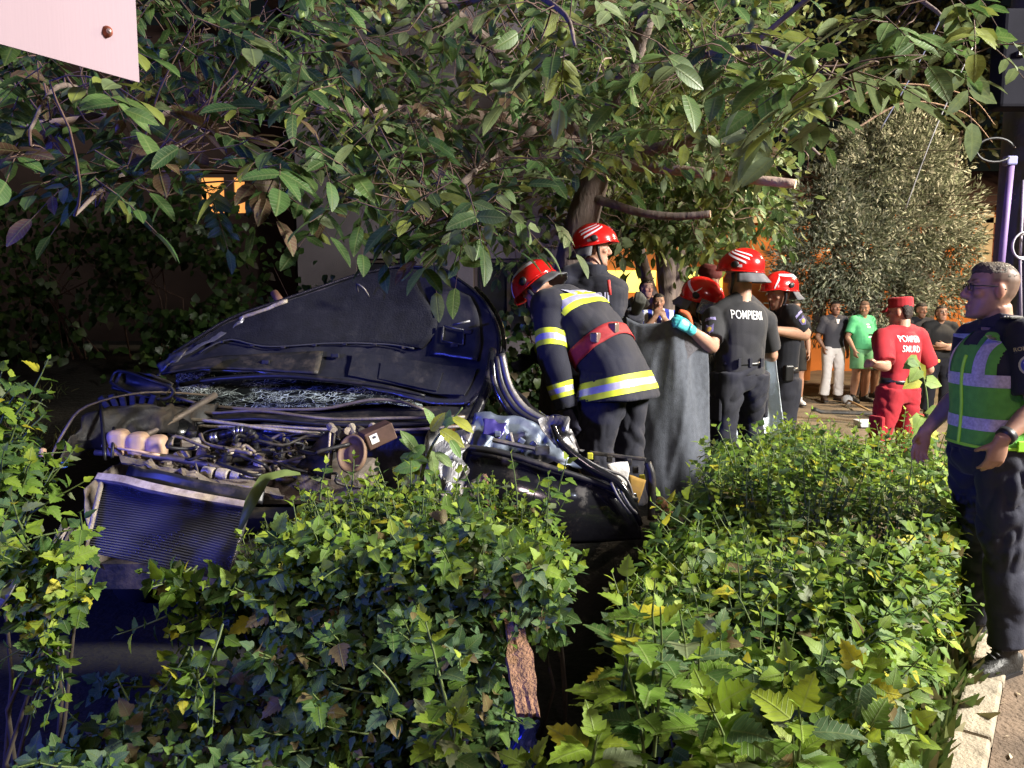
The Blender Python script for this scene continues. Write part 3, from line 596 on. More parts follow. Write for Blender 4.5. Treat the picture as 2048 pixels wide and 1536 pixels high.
def decal_text(root, name, txt, bv, org, dirv, up, size, mat, off=.005, bold=.012, align='CENTER', sx=1.0, depth=.6):
    cu = bpy.data.curves.new('t', 'FONT'); cu.body = txt; cu.size = size; cu.align_x = align; cu.align_y = 'CENTER'; cu.offset = bold * size; cu.resolution_u = 3
    o = bpy.data.objects.new('t', cu); COL.objects.link(o); dg = bpy.context.evaluated_depsgraph_get(); me = bpy.data.meshes.new_from_object(o.evaluated_get(dg)); bpy.data.objects.remove(o)
    bm = bmesh.new(); bm.from_mesh(me)
    for _ in range(2):
        lg = [e for e in bm.edges if e.calc_length() > size * .22]
        if lg: bmesh.ops.subdivide_edges(bm, edges=lg, cuts=1); bmesh.ops.triangulate(bm, faces=bm.faces)
    d = Vector(dirv).normalized(); u = Vector(up); u = (u - d * u.dot(d)).normalized(); r = d.cross(u); keep = []
    for v in bm.verts:
        s = Vector(org) + r * v.co.x * sx + u * v.co.y; h = bv.ray_cast(s, d, depth)
        if h[0] is None: h = bv.find_nearest(s + d * .2)
        v.co = h[0] + (-d) * off
    bm.to_mesh(me); bm.free(); me.materials.clear(); me.materials.append(mat); me.name = name
    return link(bpy.data.objects.new(name, me), root)
def decal_patch(root, name, bv, org, dirv, up, outline, mat, off=.004, depth=.5):
    """flat badge with real thickness laid on a surface; outline in (right, up) metres"""
    d = Vector(dirv).normalized(); u = Vector(up); u = (u - d * u.dot(d)).normalized(); r = d.cross(u)
    V = []; c = np.mean(outline, 0); rings = []
    for sc in (1, .66, .33):
        for x, y in outline:
            x, y = c[0] + (x - c[0]) * sc, c[1] + (y - c[1]) * sc; s = Vector(org) + r * x + u * y; h = bv.ray_cast(s, d, depth)
            if h[0] is None: h = bv.find_nearest(s + d * .1)
            V.append(h[0] - d * off)
    s = Vector(org) + r * c[0] + u * c[1]; h = bv.ray_cast(s, d, depth); V.append((h[0] if h[0] is not None else bv.find_nearest(s + d * .1)[0]) - d * off)
    n = len(outline); Fc = []
    for k in range(2):
        for i in range(n): Fc.append((k * n + i, k * n + (i + 1) % n, (k + 1) * n + (i + 1) % n, (k + 1) * n + i))
    Fc += [(2 * n + i, 2 * n + (i + 1) % n, 3 * n) for i in range(n)]
    return MB().add(V, Fc).build(name, mat, root, False, world=False)
CIRC = [(math.cos(t), math.sin(t)) for t in np.linspace(0, 2 * math.pi, 18, endpoint=False)]
# ---- helmets, in the head frame
HC = np.array([0, -.012, .052]); HR = np.array([.122, .15, .118])
def hs(th, ph, off=0.):
    """helmet surface: th azimuth (0 = front, + = right), ph from the crown"""
    r = HR + off; x = math.sin(ph) * math.sin(th); y = math.sin(ph) * math.cos(th); z = math.cos(ph)
    crest = .008 * math.exp(-(x / .22) ** 2) * max(0, z + .35)
    return HC + np.array([r[0] * x, r[1] * y, r[2] * z]) * (1 + crest * 4)
def hrim(th):
    c = math.cos(th); return R(96 + (-3 if c > .5 else 14 * (0.5 - c) if c < .5 else 0) - (6 * c if c > 0 else 0))
def helmet(root, J, s=1.08, stripes='side', visor=False, curtain=True, strap=True, red=None):
    H = headmat(J); tf = lambda p: (np.asarray(p) * s) @ H.T + J['head']; red = red or M_RED
    n = 40; m = 14; G = np.zeros((m + 1, n + 1, 3))
    for i in range(m + 1):
        for j in range(n + 1):
            th = 2 * math.pi * j / n; f = i / m; fl = .0 if i < m else .006
            G[i, j] = tf(hs(th, max(.03, hrim(th) * f), fl))
    sh_ = MB().grid(G).build('helmet_shell', red, root, True, world=False); md = sh_.modifiers.new('solid', 'SOLIDIFY'); md.thickness = .007; md.offset = -1
    # brim bead
    MB().tube([tf(hs(t, hrim(t), .007)) for t in np.linspace(0, 2 * math.pi, 48)], .005, 8).build('helmet_brim', red, root, True, world=False)
    def patch(th0, th1, a0, a1, b0, b1, mat=M_WHITE, name='helmet_stripe', k=8):
        P = np.zeros((5, k, 3))
        for j in range(k):
            t = j / (k - 1); th = R(th0 + (th1 - th0) * t)
            for i in range(5):
                P[i, j] = tf(hs(th, R((a0 + (a1 - a0) * t) + ((b0 - a0) + ((b1 - b0) - (a1 - a0)) * t) * i / 4), .0022))
        MB().grid(P).build(name, mat, sh_, True, world=False)
    for sd in (-1, 1):
        if stripes == 'side':
            patch(sd * 118, sd * 62, 88, 40, 80, 33); patch(sd * 128, sd * 72, 78, 33, 70, 27); patch(sd * 138, sd * 84, 68, 27, 61, 21)
            patch(sd * 108, sd * 84, 96, 90, 88, 82)
            patch(sd * 10, sd * 15, 36, 80, 28, 86) if sd > 0 else None
        elif stripes == 'wide':
            patch(sd * 150, sd * 60, 70, 38, 50, 26); patch(sd * 60, sd * 40, 55, 88, 38, 80)
        else:
            patch(sd * 150, sd * 100, 62, 84, 52, 76); patch(sd * 100, sd * 88, 84, 60, 76, 52)
        c = hs(R(sd * 92), R(84), .004); e = ell_np((0, 0, 0), (.012, .026, .022)); MB().add([tf(c + v) for v in e[0]], e[1]).build('helmet_knob', M_BLKP, root, True, world=False)
        if strap:
            MB().tube([tf(p) for p in ((sd * .088, .012, .02), (sd * .083, .02, -.035), (sd * .06, .045, -.09), (sd * .02, .062, -.125), (0, .066, -.128))], [.013, .011, .008, .008, .008], 8, 3).build('chin_strap', M_BLKP, root, True, world=False)
            MB().ell((0, 0, 0), (.001,) * 3)
    if curtain:
        P = np.zeros((5, 25, 3))
        for j in range(25):
            th = R(95 + 170 * j / 24); b = hs(th, hrim(th), -.004); o_ = np.array([math.sin(th), math.cos(th), 0])
            for i in range(5): P[i, j] = tf(b + o_ * (.010 * i + .006 * math.sin(j * 1.3) * i / 4) + np.array([0, 0, -.018 * i]))
        MB().grid(P).build('neck_curtain', M_CURT, root, True, world=False, solid=.004)
    if visor:
        P = np.zeros((7, 17, 3))
        for j in range(17):
            th = R(-75 + 150 * j / 16)
            for i in range(7): P[i, j] = tf(hs(th, R(84 + 6 * i), .012 + .006 * i))
        MB().grid(P).build('visor', pmat('visor_plastic', (.75, .8, .8), .05, trans=.75, var=.02), root, True, world=False, solid=.003)
    return sh_
def cap_hair(root, J, mat, s=1.0, rows=None, name='hair', vox=.006):
    rows = rows or [(-.062, .055, -.055, -.078), (-.03, .07, -.035, -.096), (.0, .0765, -.022, -.104), (.035, .079, -.012, -.109), (.06, .079, .035, -.109), (.082, .0745, .082, -.1), (.105, .0615, .07, -.082), (.126, .034, .035, -.048), (.13, .012, .01, -.02)]
    V, N, Q = bake(hxf(J, [sections(rows)], s), vox, 2); V = V + N * (.003 * vnoise(V * 90))[:, None]
    return put(name, V, N, Q, mat, root)
def facing(dx, dy): return math.atan2(-dx, dy)
def body(root, J, tone, arms='LR', hands={}, legs='', vox=.0065, fat=1., ks=1., s=1., belly=0., stub=.0, armk=1., brow=(.05, .03, .02), fade=None):
    P = hxf(J, head_parts(fat), s)
    H = headmat(J); hb = J['head'] + np.array([0, -.025, -.06]) * s @ H.T
    P.append(loft([hb, mid(hb, J['neck'], .55), J['neck'] - [0, 0, .05]], [(.054, .058), (.055 * fat, .058 * fat), (.07, .066)], J['shR'] - J['shL'], 16))
    P += torso_parts(J, -.006, -.02, max(0, belly - .01))
    for a in arms:
        P += arm_parts(J, a, k=armk)
        if a in hands:
            d, n, sd, curl = hands[a]; P += hand_parts(J['wr' + a], d, n, sd, curl, s)
    for a in legs: P += leg_parts(J, a, rr=tuple(np.array((.1, .09, .066, .056, .062, .043)) * ks))
    V, N, Q = bake(P, vox, 2); return put('body', V, N, Q, M_SKIN, root, paint_head(J, V, tone, stubble=stub, s=s, brow=brow, fade=fade))
def garment(root, name, parts, mat, vox=.010, amp=.005, sc=(7, 7, 5), seed=0, smooth=3):
    V, N, Q = bake(parts, vox, smooth); V = folds(V, N, amp, sc, seed)
    return put(name, V, N, Q, mat, root), bvh(V, Q)
def belt(root, bv, J, z, h=.042, mat=None, buckle=True, name='belt', off=.004, rmax=.3):
    c = J['pel'] * [1, 1, 0] + [0, 0, z]
    G = band(bv, c, (0, 0, 1), (1, 0, 0), -h / 2, h / 2, rmax, off, n=44); o = MB().grid(G).build(name, mat or M_BELT, root, True, world=False, solid=.006)
    if buckle:
        p = Vector(c) + Vector((0, .3, 0)); q = bv.ray_cast(p, Vector((0, -1, 0)), .4)
        if q[0]: MB().box(q[0] + Vector((0, .01, 0)), (.055, .012, .045)).build('buckle', pmat('buckle', (.5, .5, .52), .3, .9), o, world=False, bevel=.004)
    return o
def stripes3(root, G, name='reflective_stripe', ratio=(0, .32, .68, 1)):
    """yellow / silver / yellow from one swept band"""
    a, b = G[0], G[-1]
    k = G.shape[0]
    f = lambda t: (lambda i, r: G[i] * (1 - r) + G[min(i + 1, k - 1)] * r)(min(int(t * (k - 1)), k - 2), t * (k - 1) - min(int(t * (k - 1)), k - 2))
    m = MB()
    for q in range(3):
        m.cur = 1 if q == 1 else 0; t0, t1 = ratio[q], ratio[q + 1]
        m.grid(np.stack([f(t0), f((t0 + t1) / 2), f(t1)]))
    return m.build(name, [M_HIVIS, M_SILV], root, True, world=False)
def boots(root, J, mat=None, sole=None, k=1., vox=.008, name='boot', open_=False):
    for s in 'LR':
        V, N, Q = bake(shoe_parts(J, s, k), vox, 2); o = put(name, V, N, Q, mat or M_SHOE, root)
        MB().add(*soles(J, s, k)).build('sole', sole or M_BLKP, o, world=False)
# ---------------------------------------------------------------- each person
def local(root, p):
    M = np.array(inv(root)); return M[:3, :3] @ np.asarray(p) + M[:3, 3]
def stand(name, label, px, Y, f, cat='person', group=None, dz=0.):
    p = at(px, 800, Y); x = p[0]; return thing(name, label, cat, (x, Y, float(gnd(x, Y)) + dz), facing(*f), group)
def jp(root, s=1.0, **k):
    """pose with joints given as photo pixel + distance (3-tuples with px>20) or local metres"""
    J = pose(s)
    for a, v in k.items(): J[a] = local(root, at(*v)) if (len(v) == 3 and abs(v[0]) > 20 and a not in ('hd',)) else (np.array(v, float) * (1 if a in ('hd', 'toeL', 'toeR') else s))
    return J
SK = (.42, .235, .165); SK2 = (.36, .20, .135); SK3 = (.30, .16, .105)
# -- man in charcoal tee with printed back, holding the blanket with a turquoise glove
r = stand('person', 'firefighter in red helmet and charcoal tee with POMPIERII on the back, turquoise glove', 1476, 5.25, (-.30, .95), group=None)
J = jp(r, 1.0, shL=(1428, 636, 5.22), elL=(1424, 694, 5.05), wrL=(1380, 658, 4.90), shR=(1531, 644, 5.34), elR=(1543, 712, 5.45), wrR=(1510, 690, 5.75), hd=(38, -8, 0),
       anL=(1452, 1035, 5.22), knL=(1448, 858, 5.2), anR=(1520, 1020, 5.38), knR=(1500, 850, 5.36))
body(r, J, SK, hands={'R': ((0, 1, 0), (0, 0, -1), 1, .4)}, armk=1.08, vox=.007)
sh_, bvs = garment(r, 'tee_shirt', torso_parts(J, .016, .05, sh=.004) + sleeve(J, 'L', .78) + sleeve(J, 'R', .78), M_TEE, .009, .013, (5, 5, 4), 1)
_, bvt = garment(r, 'trousers', trousers(J, 1.08, .085), M_TROU, .009, .014, (11, 11, 8), 2)
belt(r, bvt, J, 1.035, .042)
for x in (-.09, 0., .09): MB().box(Vector(J['pel']) + Vector((x, -.135, .085)), (.02, .012, .06)).build('belt_loop', M_TROU, r, world=False)
for s_ in (-1, 1): MB().box(mid(J['hipR' if s_ > 0 else 'hipL'], J['knR' if s_ > 0 else 'knL'], .6) + np.array([s_ * .085, -.01, 0]), (.035, .14, .17)).build('thigh_pocket', M_TROU, r, world=False, bevel=.015)
helmet(r, J, 1.1, 'side')
decal_text(r, 'back_lettering', 'POMPIERII', bvs, (-.025, -.5, 1.36), (0, 1, 0), (.05, 0, 1), .086, M_TEXT, sx=.60, bold=.002)
pt = np.array([(-.03, .035), (.03, .035), (.03, -.02), (0, -.04), (-.03, -.02)])
def sleeve_patch(r, J, bv, s, dirv=None):
    a, e = J['sh' + s], J['el' + s]; c = mid(a, e, .38); out = dirv if dirv is not None else np.array([-1. if s == 'L' else 1., -.35, .0]); ax = (a - e)
    o = decal_patch(r, 'sleeve_badge', bv, c + out * .3, -out, ax, pt * .95, pmat('badge_navy', (.12, .10, .25), .7))
    decal_patch(o, 'badge_emblem', bv, c + out * .3, -out, ax, np.array(CIRC) * .017, pmat('badge_gold', (.5, .35, .08), .6, var=.5, vs=90), .007)
    d = out / np.linalg.norm(out); u = ax - np.dot(ax, d) * d; u /= np.linalg.norm(u)
    decal_patch(r, 'shoulder_title', bv, c + out * .3 + u * .065, -out, ax, np.array([(-.04, -.009), (.04, -.009), (.035, .012), (0, .018), (-.035, .012)]), pmat('title_lilac', (.28, .25, .5), .7, var=.7, vs=150))
sleeve_patch(r, J, bvs, 'L', np.array([-.8, -.75, 0]))
# turquoise glove gripping the blanket hem
gl = hand_parts(J['wrL'], local(r, at(1340, 632, 4.86)) - J['wrL'], (.2, .9, -.3), -1, .75, 1.02, .08, .003)
gl.append(loft([J['wrL'] + (J['elL'] - J['wrL']) * .12, J['wrL'], J['wrL'] + (J['wrL'] - J['elL']) * .1], [(.036, .034), (.033, .029), (.032, .026)], (0, 0, 1), 14))
V, N, Q = bake(gl, .006, 2); V = folds(V, N, .0018, (45, 45, 45), 3); put('glove', V, N, Q, pmat('turquoise_nitrile', (.08, .50, .52), .4, var=.12, vs=40), r)
boots(r, J)
# -- second man in black tee with arm folded across
r = stand('person', 'firefighter in red helmet and black tee with shield badge, forearm across his waist', 1556, 6.1, (-.93, -.30))
J = jp(r, 1.0, shL=(1583, 628, 5.92), elL=(1611, 670, 5.98), wrL=(1535, 658, 5.74), hd=(4, -12, 0), elR=(.24, .1, 1.15), wrR=(.1, .32, 1.12))
body(r, J, SK2, hands={'L': ((0, 1, .1), (1, 0, 0), -1, .5), 'R': ((-.6, .6, .1), (-1, 0, 0), 1, .5)}, armk=1.1, vox=.007)
sh_, bvs = garment(r, 'tee_shirt', torso_parts(J, .016, .03, sh=.004) + sleeve(J, 'L', .72) + sleeve(J, 'R', .72), M_NAVY, .009, .005, (5, 5, 6), 4)
_, bvt = garment(r, 'trousers', trousers(J, 1.0), M_TROU, .011, .008, (6, 6, 9), 5)
belt(r, bvt, J, 1.03, .045); helmet(r, J, 1.08, 'wide'); sleeve_patch(r, J, bvs, 'L', np.array([-1., .05, .15])); boots(r, J, vox=.01)
MB().box(J['pel'] + np.array([-.19, .06, .06]), (.05, .08, .13)).build('radio_pouch', M_BELT, r, world=False, bevel=.012)
MB().box(J['shL'] + np.array([.03, .01, .072]), (.05, .07, .008)).build('epaulette', pmat('epaulette', (.3, .3, .42), .6), r, world=False, bevel=.003)
# -- man in the red uniform
M_REDU = pmat('red_uniform', (.30, .010, .018), .85, var=.15, vs=9, bump=.3, bs=150, bdist=.004, sheen=.05)
r = stand('person', 'rescuer in red uniform and red cap, SMURD lettering on his back', 1796, 6.5, (-.40, .92))
J = jp(r, .97, shL=(1763, 676, 6.45), elL=(1772, 733, 6.3), wrL=(1742, 728, 6.12), elR=(1858, 738, 6.65), wrR=(1850, 745, 6.9), hd=(22, -4, 0), hipL=(-.1, 0, .93), knL=(-.15, .04, .5), knR=(.14, .02, .5))
body(r, J, SK, hands={'L': ((.4, 1, 0), (1, 0, -.3), -1, .9), 'R': ((0, 1, 0), (-1, 0, 0), 1, .5)}, vox=.0075)
sh_, bvs = garment(r, 'red_shirt', torso_parts(J, .012, .05, w=.92, sh=.004) + sleeve(J, 'L', .85, .02, .01) + sleeve(J, 'R', .85, .024, .01), M_REDU, .0095, .011, (5, 5, 4), 6)
_, bvt = garment(r, 'red_trousers', trousers(J, 1.0, .09), M_REDU, .010, .015, (10, 10, 8), 7)
belt(r, bvt, J, 1.0, .05, off=.006)
for s_, a in ((-1, 'L'), (1, 'R')): MB().box(mid(J['hip' + a], J['kn' + a], .72) + np.array([s_ * .105, -.02, 0]), (.045, .15, .19)).build('thigh_pocket', M_REDU, r, world=False, bevel=.02)
decal_text(r, 'back_lettering', 'POMPIERII', bvs, (-.02, -.5, 1.36), (0, 1, 0), (0.03, 0, 1), .078, M_TEXT, sx=.62, bold=.002)
decal_text(r, 'back_lettering', 'SMURD', bvs, (-.02, -.5, 1.275), (0, 1, 0), (0.03, 0, 1), .080, M_TEXT, sx=.68, bold=.002)
cap_hair(r, J, M_HAIR, .97)
H = headmat(J); cp = [sections([(.045, .081, .095, -.108), (.06, .083, .098, -.11), (.1, .083, .095, -.108), (.128, .085, .1, -.108), (.137, .07, .08, -.09)], p=2.3)]
V, N, Q = bake(hxf(J, cp, .99), .007, 1); put('red_cap', V, N, Q, M_REDU, r)
pk = np.array([[(.075 * math.sin(a_) * (1 - .0 * k), .07 + (.03 + .022 * k) * math.cos(a_) + .0 * k, .05 - .012 * k) for a_ in np.linspace(-1.4, 1.4, 11)] for k in range(4)])
MB().grid(pk @ H.T + J['head']).build('cap_peak', M_REDU, r, True, world=False, solid=.005)
MB().box(mid(J['shR'], J['elR'], .75) + np.array([.07, -.04, 0]), (.03, .07, .03)).build('sleeve_tag', pmat('gold_tag', (.55, .4, .06), .6), r, world=False, bevel=.008)
boots(r, J, vox=.01)
# -- policeman in the reflective vest
r = thing('person', 'policeman in glasses and green reflective vest standing on the kerb', 'person', (2.07, 3.2, .1), facing(-1., .03))
J = jp(r, .97, anL=(2012, 1308, 3.05), knL=(2010, 1120, 3.1), anR=(1952, 1248, 3.42), knR=(1960, 1100, 3.38), elL=(2075, 815, 2.98), wrL=(2003, 880, 2.92), shL=(2052, 672, 3.04),
       elR=(.24, -.01, 1.17), wrR=(.21, .17, .98), hd=(-14, 3, 0), toeL=(-.45, 1, 0), toeR=(.2, 1, 0))
body(r, J, SK2, hands={'L': (local(r, at(1984, 935, 2.94)) - J['wrL'], (.9, .1, -.2), -1, .38), 'R': ((-.1, .3, -1), (-1, 0, -.2), 1, .35)}, vox=.006, stub=.3, fade=(.09, .06, .045))
M_POL = pmat('police_navy', (.014, .014, .026), .85, var=.2, vs=10, bump=.3, bs=150, bdist=.004, sheen=.05)
sh_, bvs = garment(r, 'polo_shirt', torso_parts(J, .010, .0, .01, w=.92, sh=.002) + sleeve(J, 'L', .8) + sleeve(J, 'R', .8), M_POL, .008, .004, (5, 5, 6), 8)
ck = J['neck']; V, N, Q = bake([loft([ck + [0, .0, -.01], ck + [0, -.012, .055]], [(.078, .08), (.07, .074)], (1, 0, 0), 20)], .007, 1); put('collar', V, N, Q, M_POL, r)
V, N, Q = bake(torso_parts(J, .020, .0, .014, w=.93, top=False) , .009, 3); keepz = J['chest'][2] + .22
V = folds(V, N, .003, (6, 6, 5), 9)
# vest: front and back panels cut from the torso shell, open at the sides high up
cen = V[Q].mean(1); hx = J['chest'][0]; ms = (cen[:, 2] > J['pel'][2] + .01) & (cen[:, 2] < J['neck'][2] - .005) & ~((np.abs(cen[:, 0] - hx) > .162) & (cen[:, 2] > J['chest'][2] - .03)) & ~((np.abs(cen[:, 0]) < .05) & (cen[:, 1] > 0) & (cen[:, 2] > J['chest'][2] + .1))
o = put('vest', V, N, Q[ms], pmat('vest_green', (.13, .42, .06), .7, var=.12, vs=30, bump=.4, bs=400), r); bvv = bvh(V, Q)
for z in (J['chest'][2] - .07, J['waist'][2] - .06):
    G = band(bvv, (0, J['chest'][1], z), (0, 0, 1), (1, 0, 0), 0, .052, .4, .003, n=60); MB().grid(G).build('reflective_band', pmat('lilac_reflective', (.50, .44, .54), .4, .1, var=.25, vs=90), o, True, world=False)
for sx in (-.105, .105):
    for fy in (1, -1):
        P = []
        for k in range(14):
            z = J['chest'][2] - .03 + k * .0135; row = []
            for e in (-.026, 0, .026):
                h = bvv.ray_cast(Vector((sx + e, fy * .5, z)), Vector((0, -fy, 0)), .6); p = h[0] if h[0] else Vector((sx + e, fy * .1, z)); row.append(p + Vector((0, fy * .003, 0)))
            P.append(row)
        MB().grid(P).build('shoulder_strip', pmat('lilac_strip', (.50, .44, .54), .4, .1, var=.25, vs=90), o, True, world=False)
P = [];
for k in range(22):
    z = J['pel'][2] + .02 + k * .018; h = bvv.ray_cast(Vector((-.03, .6, z)), Vector((0, -1, 0)), .6)
    if h[0]: P.append(h[0] + Vector((0, .006, 0)))
M_LIME = pmat('lime_piping', (.35, .75, .05), .6, var=.1)
MB().tube(P, .007, 8).build('vest_zip', M_LIME, o, True, world=False)
G = band(bvv, (0, J['pel'][1], J['pel'][2] + .012), (0, 0, 1), (1, 0, 0), 0, .012, .4, .003, n=60); MB().grid(G).build('vest_hem', M_LIME, o, True, world=False, solid=.003)
for z in (.98 * J['waist'][2], J['pel'][2] + .03):
    h = bvv.ray_cast(Vector((-.5, -.02, z)), Vector((1, 0, 0)), .6); MB().box((h[0] if h[0] else Vector((-.18, 0, z))) + Vector((-.008, -.05, 0)), (.012, .12, .045)).build('side_strap', M_LIME, o, world=False, bevel=.003)
_, bvt = garment(r, 'trousers', trousers(J, .86, .064, .03, .92, .86), pmat('police_trousers', (.011, .0125, .028), .8, var=.25, vs=10, bump=.3, bs=130, bdist=.004, sheen=.05), .008, .014, (11, 11, 9), 10)
belt(r, bvt, J, 1.0, .045); boots(r, J, vox=.007)
for a_ in 'LR':
    m = MB()
    for k in range(4):
        c = J['an' + a_] + J['toe' + a_] / np.linalg.norm(J['toe' + a_]) * (.035 + .022 * k) + np.array([0, 0, .045 - .012 * k]); m.tube([c + [-.03, -.005, 0], c + [0, .004, .008], c + [.03, -.005, 0]], .004, 6)
    m.build('boot_laces', M_BLKP, r, True, world=False)
cap_hair(r, J, M_HAIRG, .97, [(.055, .07, .05, -.095), (.07, .0735, .078, -.098), (.088, .069, .088, -.09), (.108, .06, .084, -.074), (.124, .045, .065, -.052), (.13, .02, .03, -.03)])
H = headmat(J); tf = lambda p: np.asarray(p) * .97 @ H.T + J['head']
gm = MB()
for s_ in (-1, 1):
    gm.tube([tf((s_ * .032 + .02 * math.cos(q), .098, .018 + .015 * math.sin(q))) for q in np.linspace(0, 6.29, 20)], .0022, 6)
    gm.tube([tf((s_ * .052, .095, .022)), tf((s_ * .076, .06, .024)), tf((s_ * .081, -.005, .022)), tf((s_ * .08, -.03, .01))], .0024, 6)
gm.tube([tf((-.012, .098, .02)), tf((.012, .098, .02))], .002, 6); gm.build('glasses', M_BLKP, r, True, world=False)
# shoulder insignia
out = local(r, np.array([0, 0, 0])) - J['shL']; out = out / np.linalg.norm(out); out = np.array([out[0], out[1], .1])
ax = J['shL'] - J['elL']; c = mid(J['shL'], J['elL'], .42)
o = decal_patch(r, 'round_badge', bvs, c + out * .3, -out, ax, np.array(CIRC) * .042, pmat('badge_gold_ring', (.55, .5, .28), .5), .004)
decal_patch(o, 'badge_field', bvs, c + out * .3, -out, ax, np.array(CIRC) * .034, pmat('badge_blue', (.06, .07, .3), .6), .006)
decal_patch(o, 'badge_eagle', bvs, c + out * .3, -out, ax, np.array([(0, .028), (.008, .012), (.027, .016), (.02, -.004), (.008, -.004), (.006, -.024), (-.006, -.024), (-.008, -.004), (-.02, -.004), (-.027, .016), (-.008, .012)]) * .9, pmat('badge_silver', (.6, .6, .62), .5), .008)
un = ax - np.dot(ax, out) * out / np.dot(out, out); un /= np.linalg.norm(un)
o = decal_patch(r, 'shoulder_title', bvs, c + out * .3 + un * .068, -out, ax, np.array([(-.05, -.016), (.05, -.016), (.045, .01), (0, .018), (-.045, .01)]), pmat('title_black', (.04, .04, .05), .7), .004)
decal_text(r, 'title_lettering', 'ROMANIA', bvs, c + out * .3 + un * .068, -out, ax, .022, pmat('gold_print', (.6, .5, .2), .6), .007, depth=.5)
ep = MB().box(J['shL'] + np.array([.045, .03, .072]), (.075, .06, .008)); o = ep.build('epaulette', pmat('epaulette_dark', (.05, .05, .04), .7), r, world=False, bevel=.003)
for k in range(3): MB().box(J['shL'] + np.array([.024 + .02 * k, .03, .079]), (.009, .05, .004)).build('rank_bar', pmat('rank_silver', (.55, .55, .5), .5), o, world=False)
d = J['elL'] - J['wrL']; d /= np.linalg.norm(d); MB().tube([J['wrL'] + d * .015, J['wrL'] + d * .045], [.036, .037], 16).build('wrist_watch', M_BLKP, r, True, world=False)
# -- the two men in turnout coats
def coat(r, J, seed, bot=-.2, ex=.04):
    o, bv = garment(r, 'turnout_coat', torso_parts(J, ex, bot, .015, w=1.16, hem=.06, sh=.0) + longsleeve(J, 'L') + longsleeve(J, 'R'), M_COAT, .010, .018, (4.5, 4.5, 5), seed)
    ck = J['neck']; V, N, Q = bake([loft([ck - (ck - J['chest']) * .25, ck + (J['head'] - ck) * .28], [(.1, .1), (.088, .092)], J['shR'] - J['shL'], 20)], .009, 1); put('collar', V, N, Q, M_COAT, r)
    return o, bv
def arm_band(r, J, bv, s, t, h=.085, seg='fore'):
    a, b = (J['el' + s], J['wr' + s]) if seg == 'fore' else (J['sh' + s], J['el' + s])
    ax = b - a; c = mid(a, b, t); stripes3(r, band(bv, c, ax, np.cross(ax, [.2, .3, 1]), -h / 2, h / 2, .12, .004, n=36, k=7))
r = thing('person', 'firefighter in striped turnout coat bending over the wreck', 'person', (.62, 4.45, .3), facing(-.80, .60))
J = jp(r, 1.0, pel=(0, 0, .95), waist=(0, .10, 1.09), chest=(0, .26, 1.25), neck=(0, .41, 1.38), head=(0, .565, 1.43), hd=(10, -52, 0),
       shL=(-.20, .34, 1.33), shR=(.18, .36, 1.33), elL=(1103, 712, 4.35), wrL=(1136, 826, 4.3), elR=(.25, .52, 1.12), wrR=(.2, .75, .98), hipL=(-.11, 0, .92), hipR=(.11, 0, .92), knL=(-.14, .05, .48), knR=(.15, .0, .48))
body(r, J, SK, arms='', vox=.008, stub=.2)
o, bv = coat(r, J, 12, -.17, .045)
ax = J['chest'] - J['pel']; c0 = J['pel']; ref = J['shR'] - J['shL']
L_ = np.linalg.norm(ax)
axn = mid(ax / L_, np.array([0, 0, 1.]), .65); stripes3(r, band(bv, c0 - [0, 0, .10], axn, ref, -.055, .055, .32, .005, n=60, k=7))
ax2 = J['neck'] - J['waist']; stripes3(r, band(bv, mid(J['waist'], J['neck'], .62), ax2, ref, -.06, .06, .26, .005, n=60, k=7, a0=180 + 12, a1=360 - 12))
G = band(bv, mid(J['pel'], J['waist'], .95), mid(ax / L_, ax2 / np.linalg.norm(ax2), .3), ref, -.045, .045, .30, .008, n=60, k=5)
o = MB().grid(G).build('red_belt', pmat('red_webbing', (.32, .02, .025), .7, var=.15, vs=60), r, True, world=False, solid=.006)
for k in (34, 40): MB().box(G[2, k] * 1., (.05, .05, .06)).build('belt_fitting', pmat('belt_fitting', (.25, .18, .15), .4, .6), o, world=False, bevel=.008)
arm_band(r, J, bv, 'L', .72, .10, 'up'); arm_band(r, J, bv, 'L', .60, .085)
arm_band(r, J, bv, 'R', .7, .10, 'up'); arm_band(r, J, bv, 'R', .6, .085)
bn = np.cross(ref, ax2); bn /= np.linalg.norm(bn); bk = mid(J['chest'], J['neck'], .55)
if np.dot(bn, [0, -1, .6]) < 0: bn = -bn
decal_patch(r, 'back_panel', bv, bk + bn * .5, -bn, ax2, np.array([(-.15, -.045), (.15, -.045), (.15, .045), (-.15, .045)]), pmat('grey_print', (.42, .42, .55), .5, var=.3, vs=30), .006, .7)
helmet(r, J, 1.1, 'wide')
_, bvt = garment(r, 'trousers', trousers(J, 1.24, .115), M_COAT, .010, .014, (12, 12, 4), 14)
for s_ in 'LR':
    V, N, Q = bake(hand_parts(J['wr' + s_], J['wr' + s_] - J['el' + s_], (1 if s_ == 'L' else -1, .2, 0), -1 if s_ == 'L' else 1, .5, 1.05, .06, .004), .007, 2); put('work_glove', V, N, Q, pmat('dark_glove', (.03, .03, .06), .8), r)
boots(r, J, vox=.011)
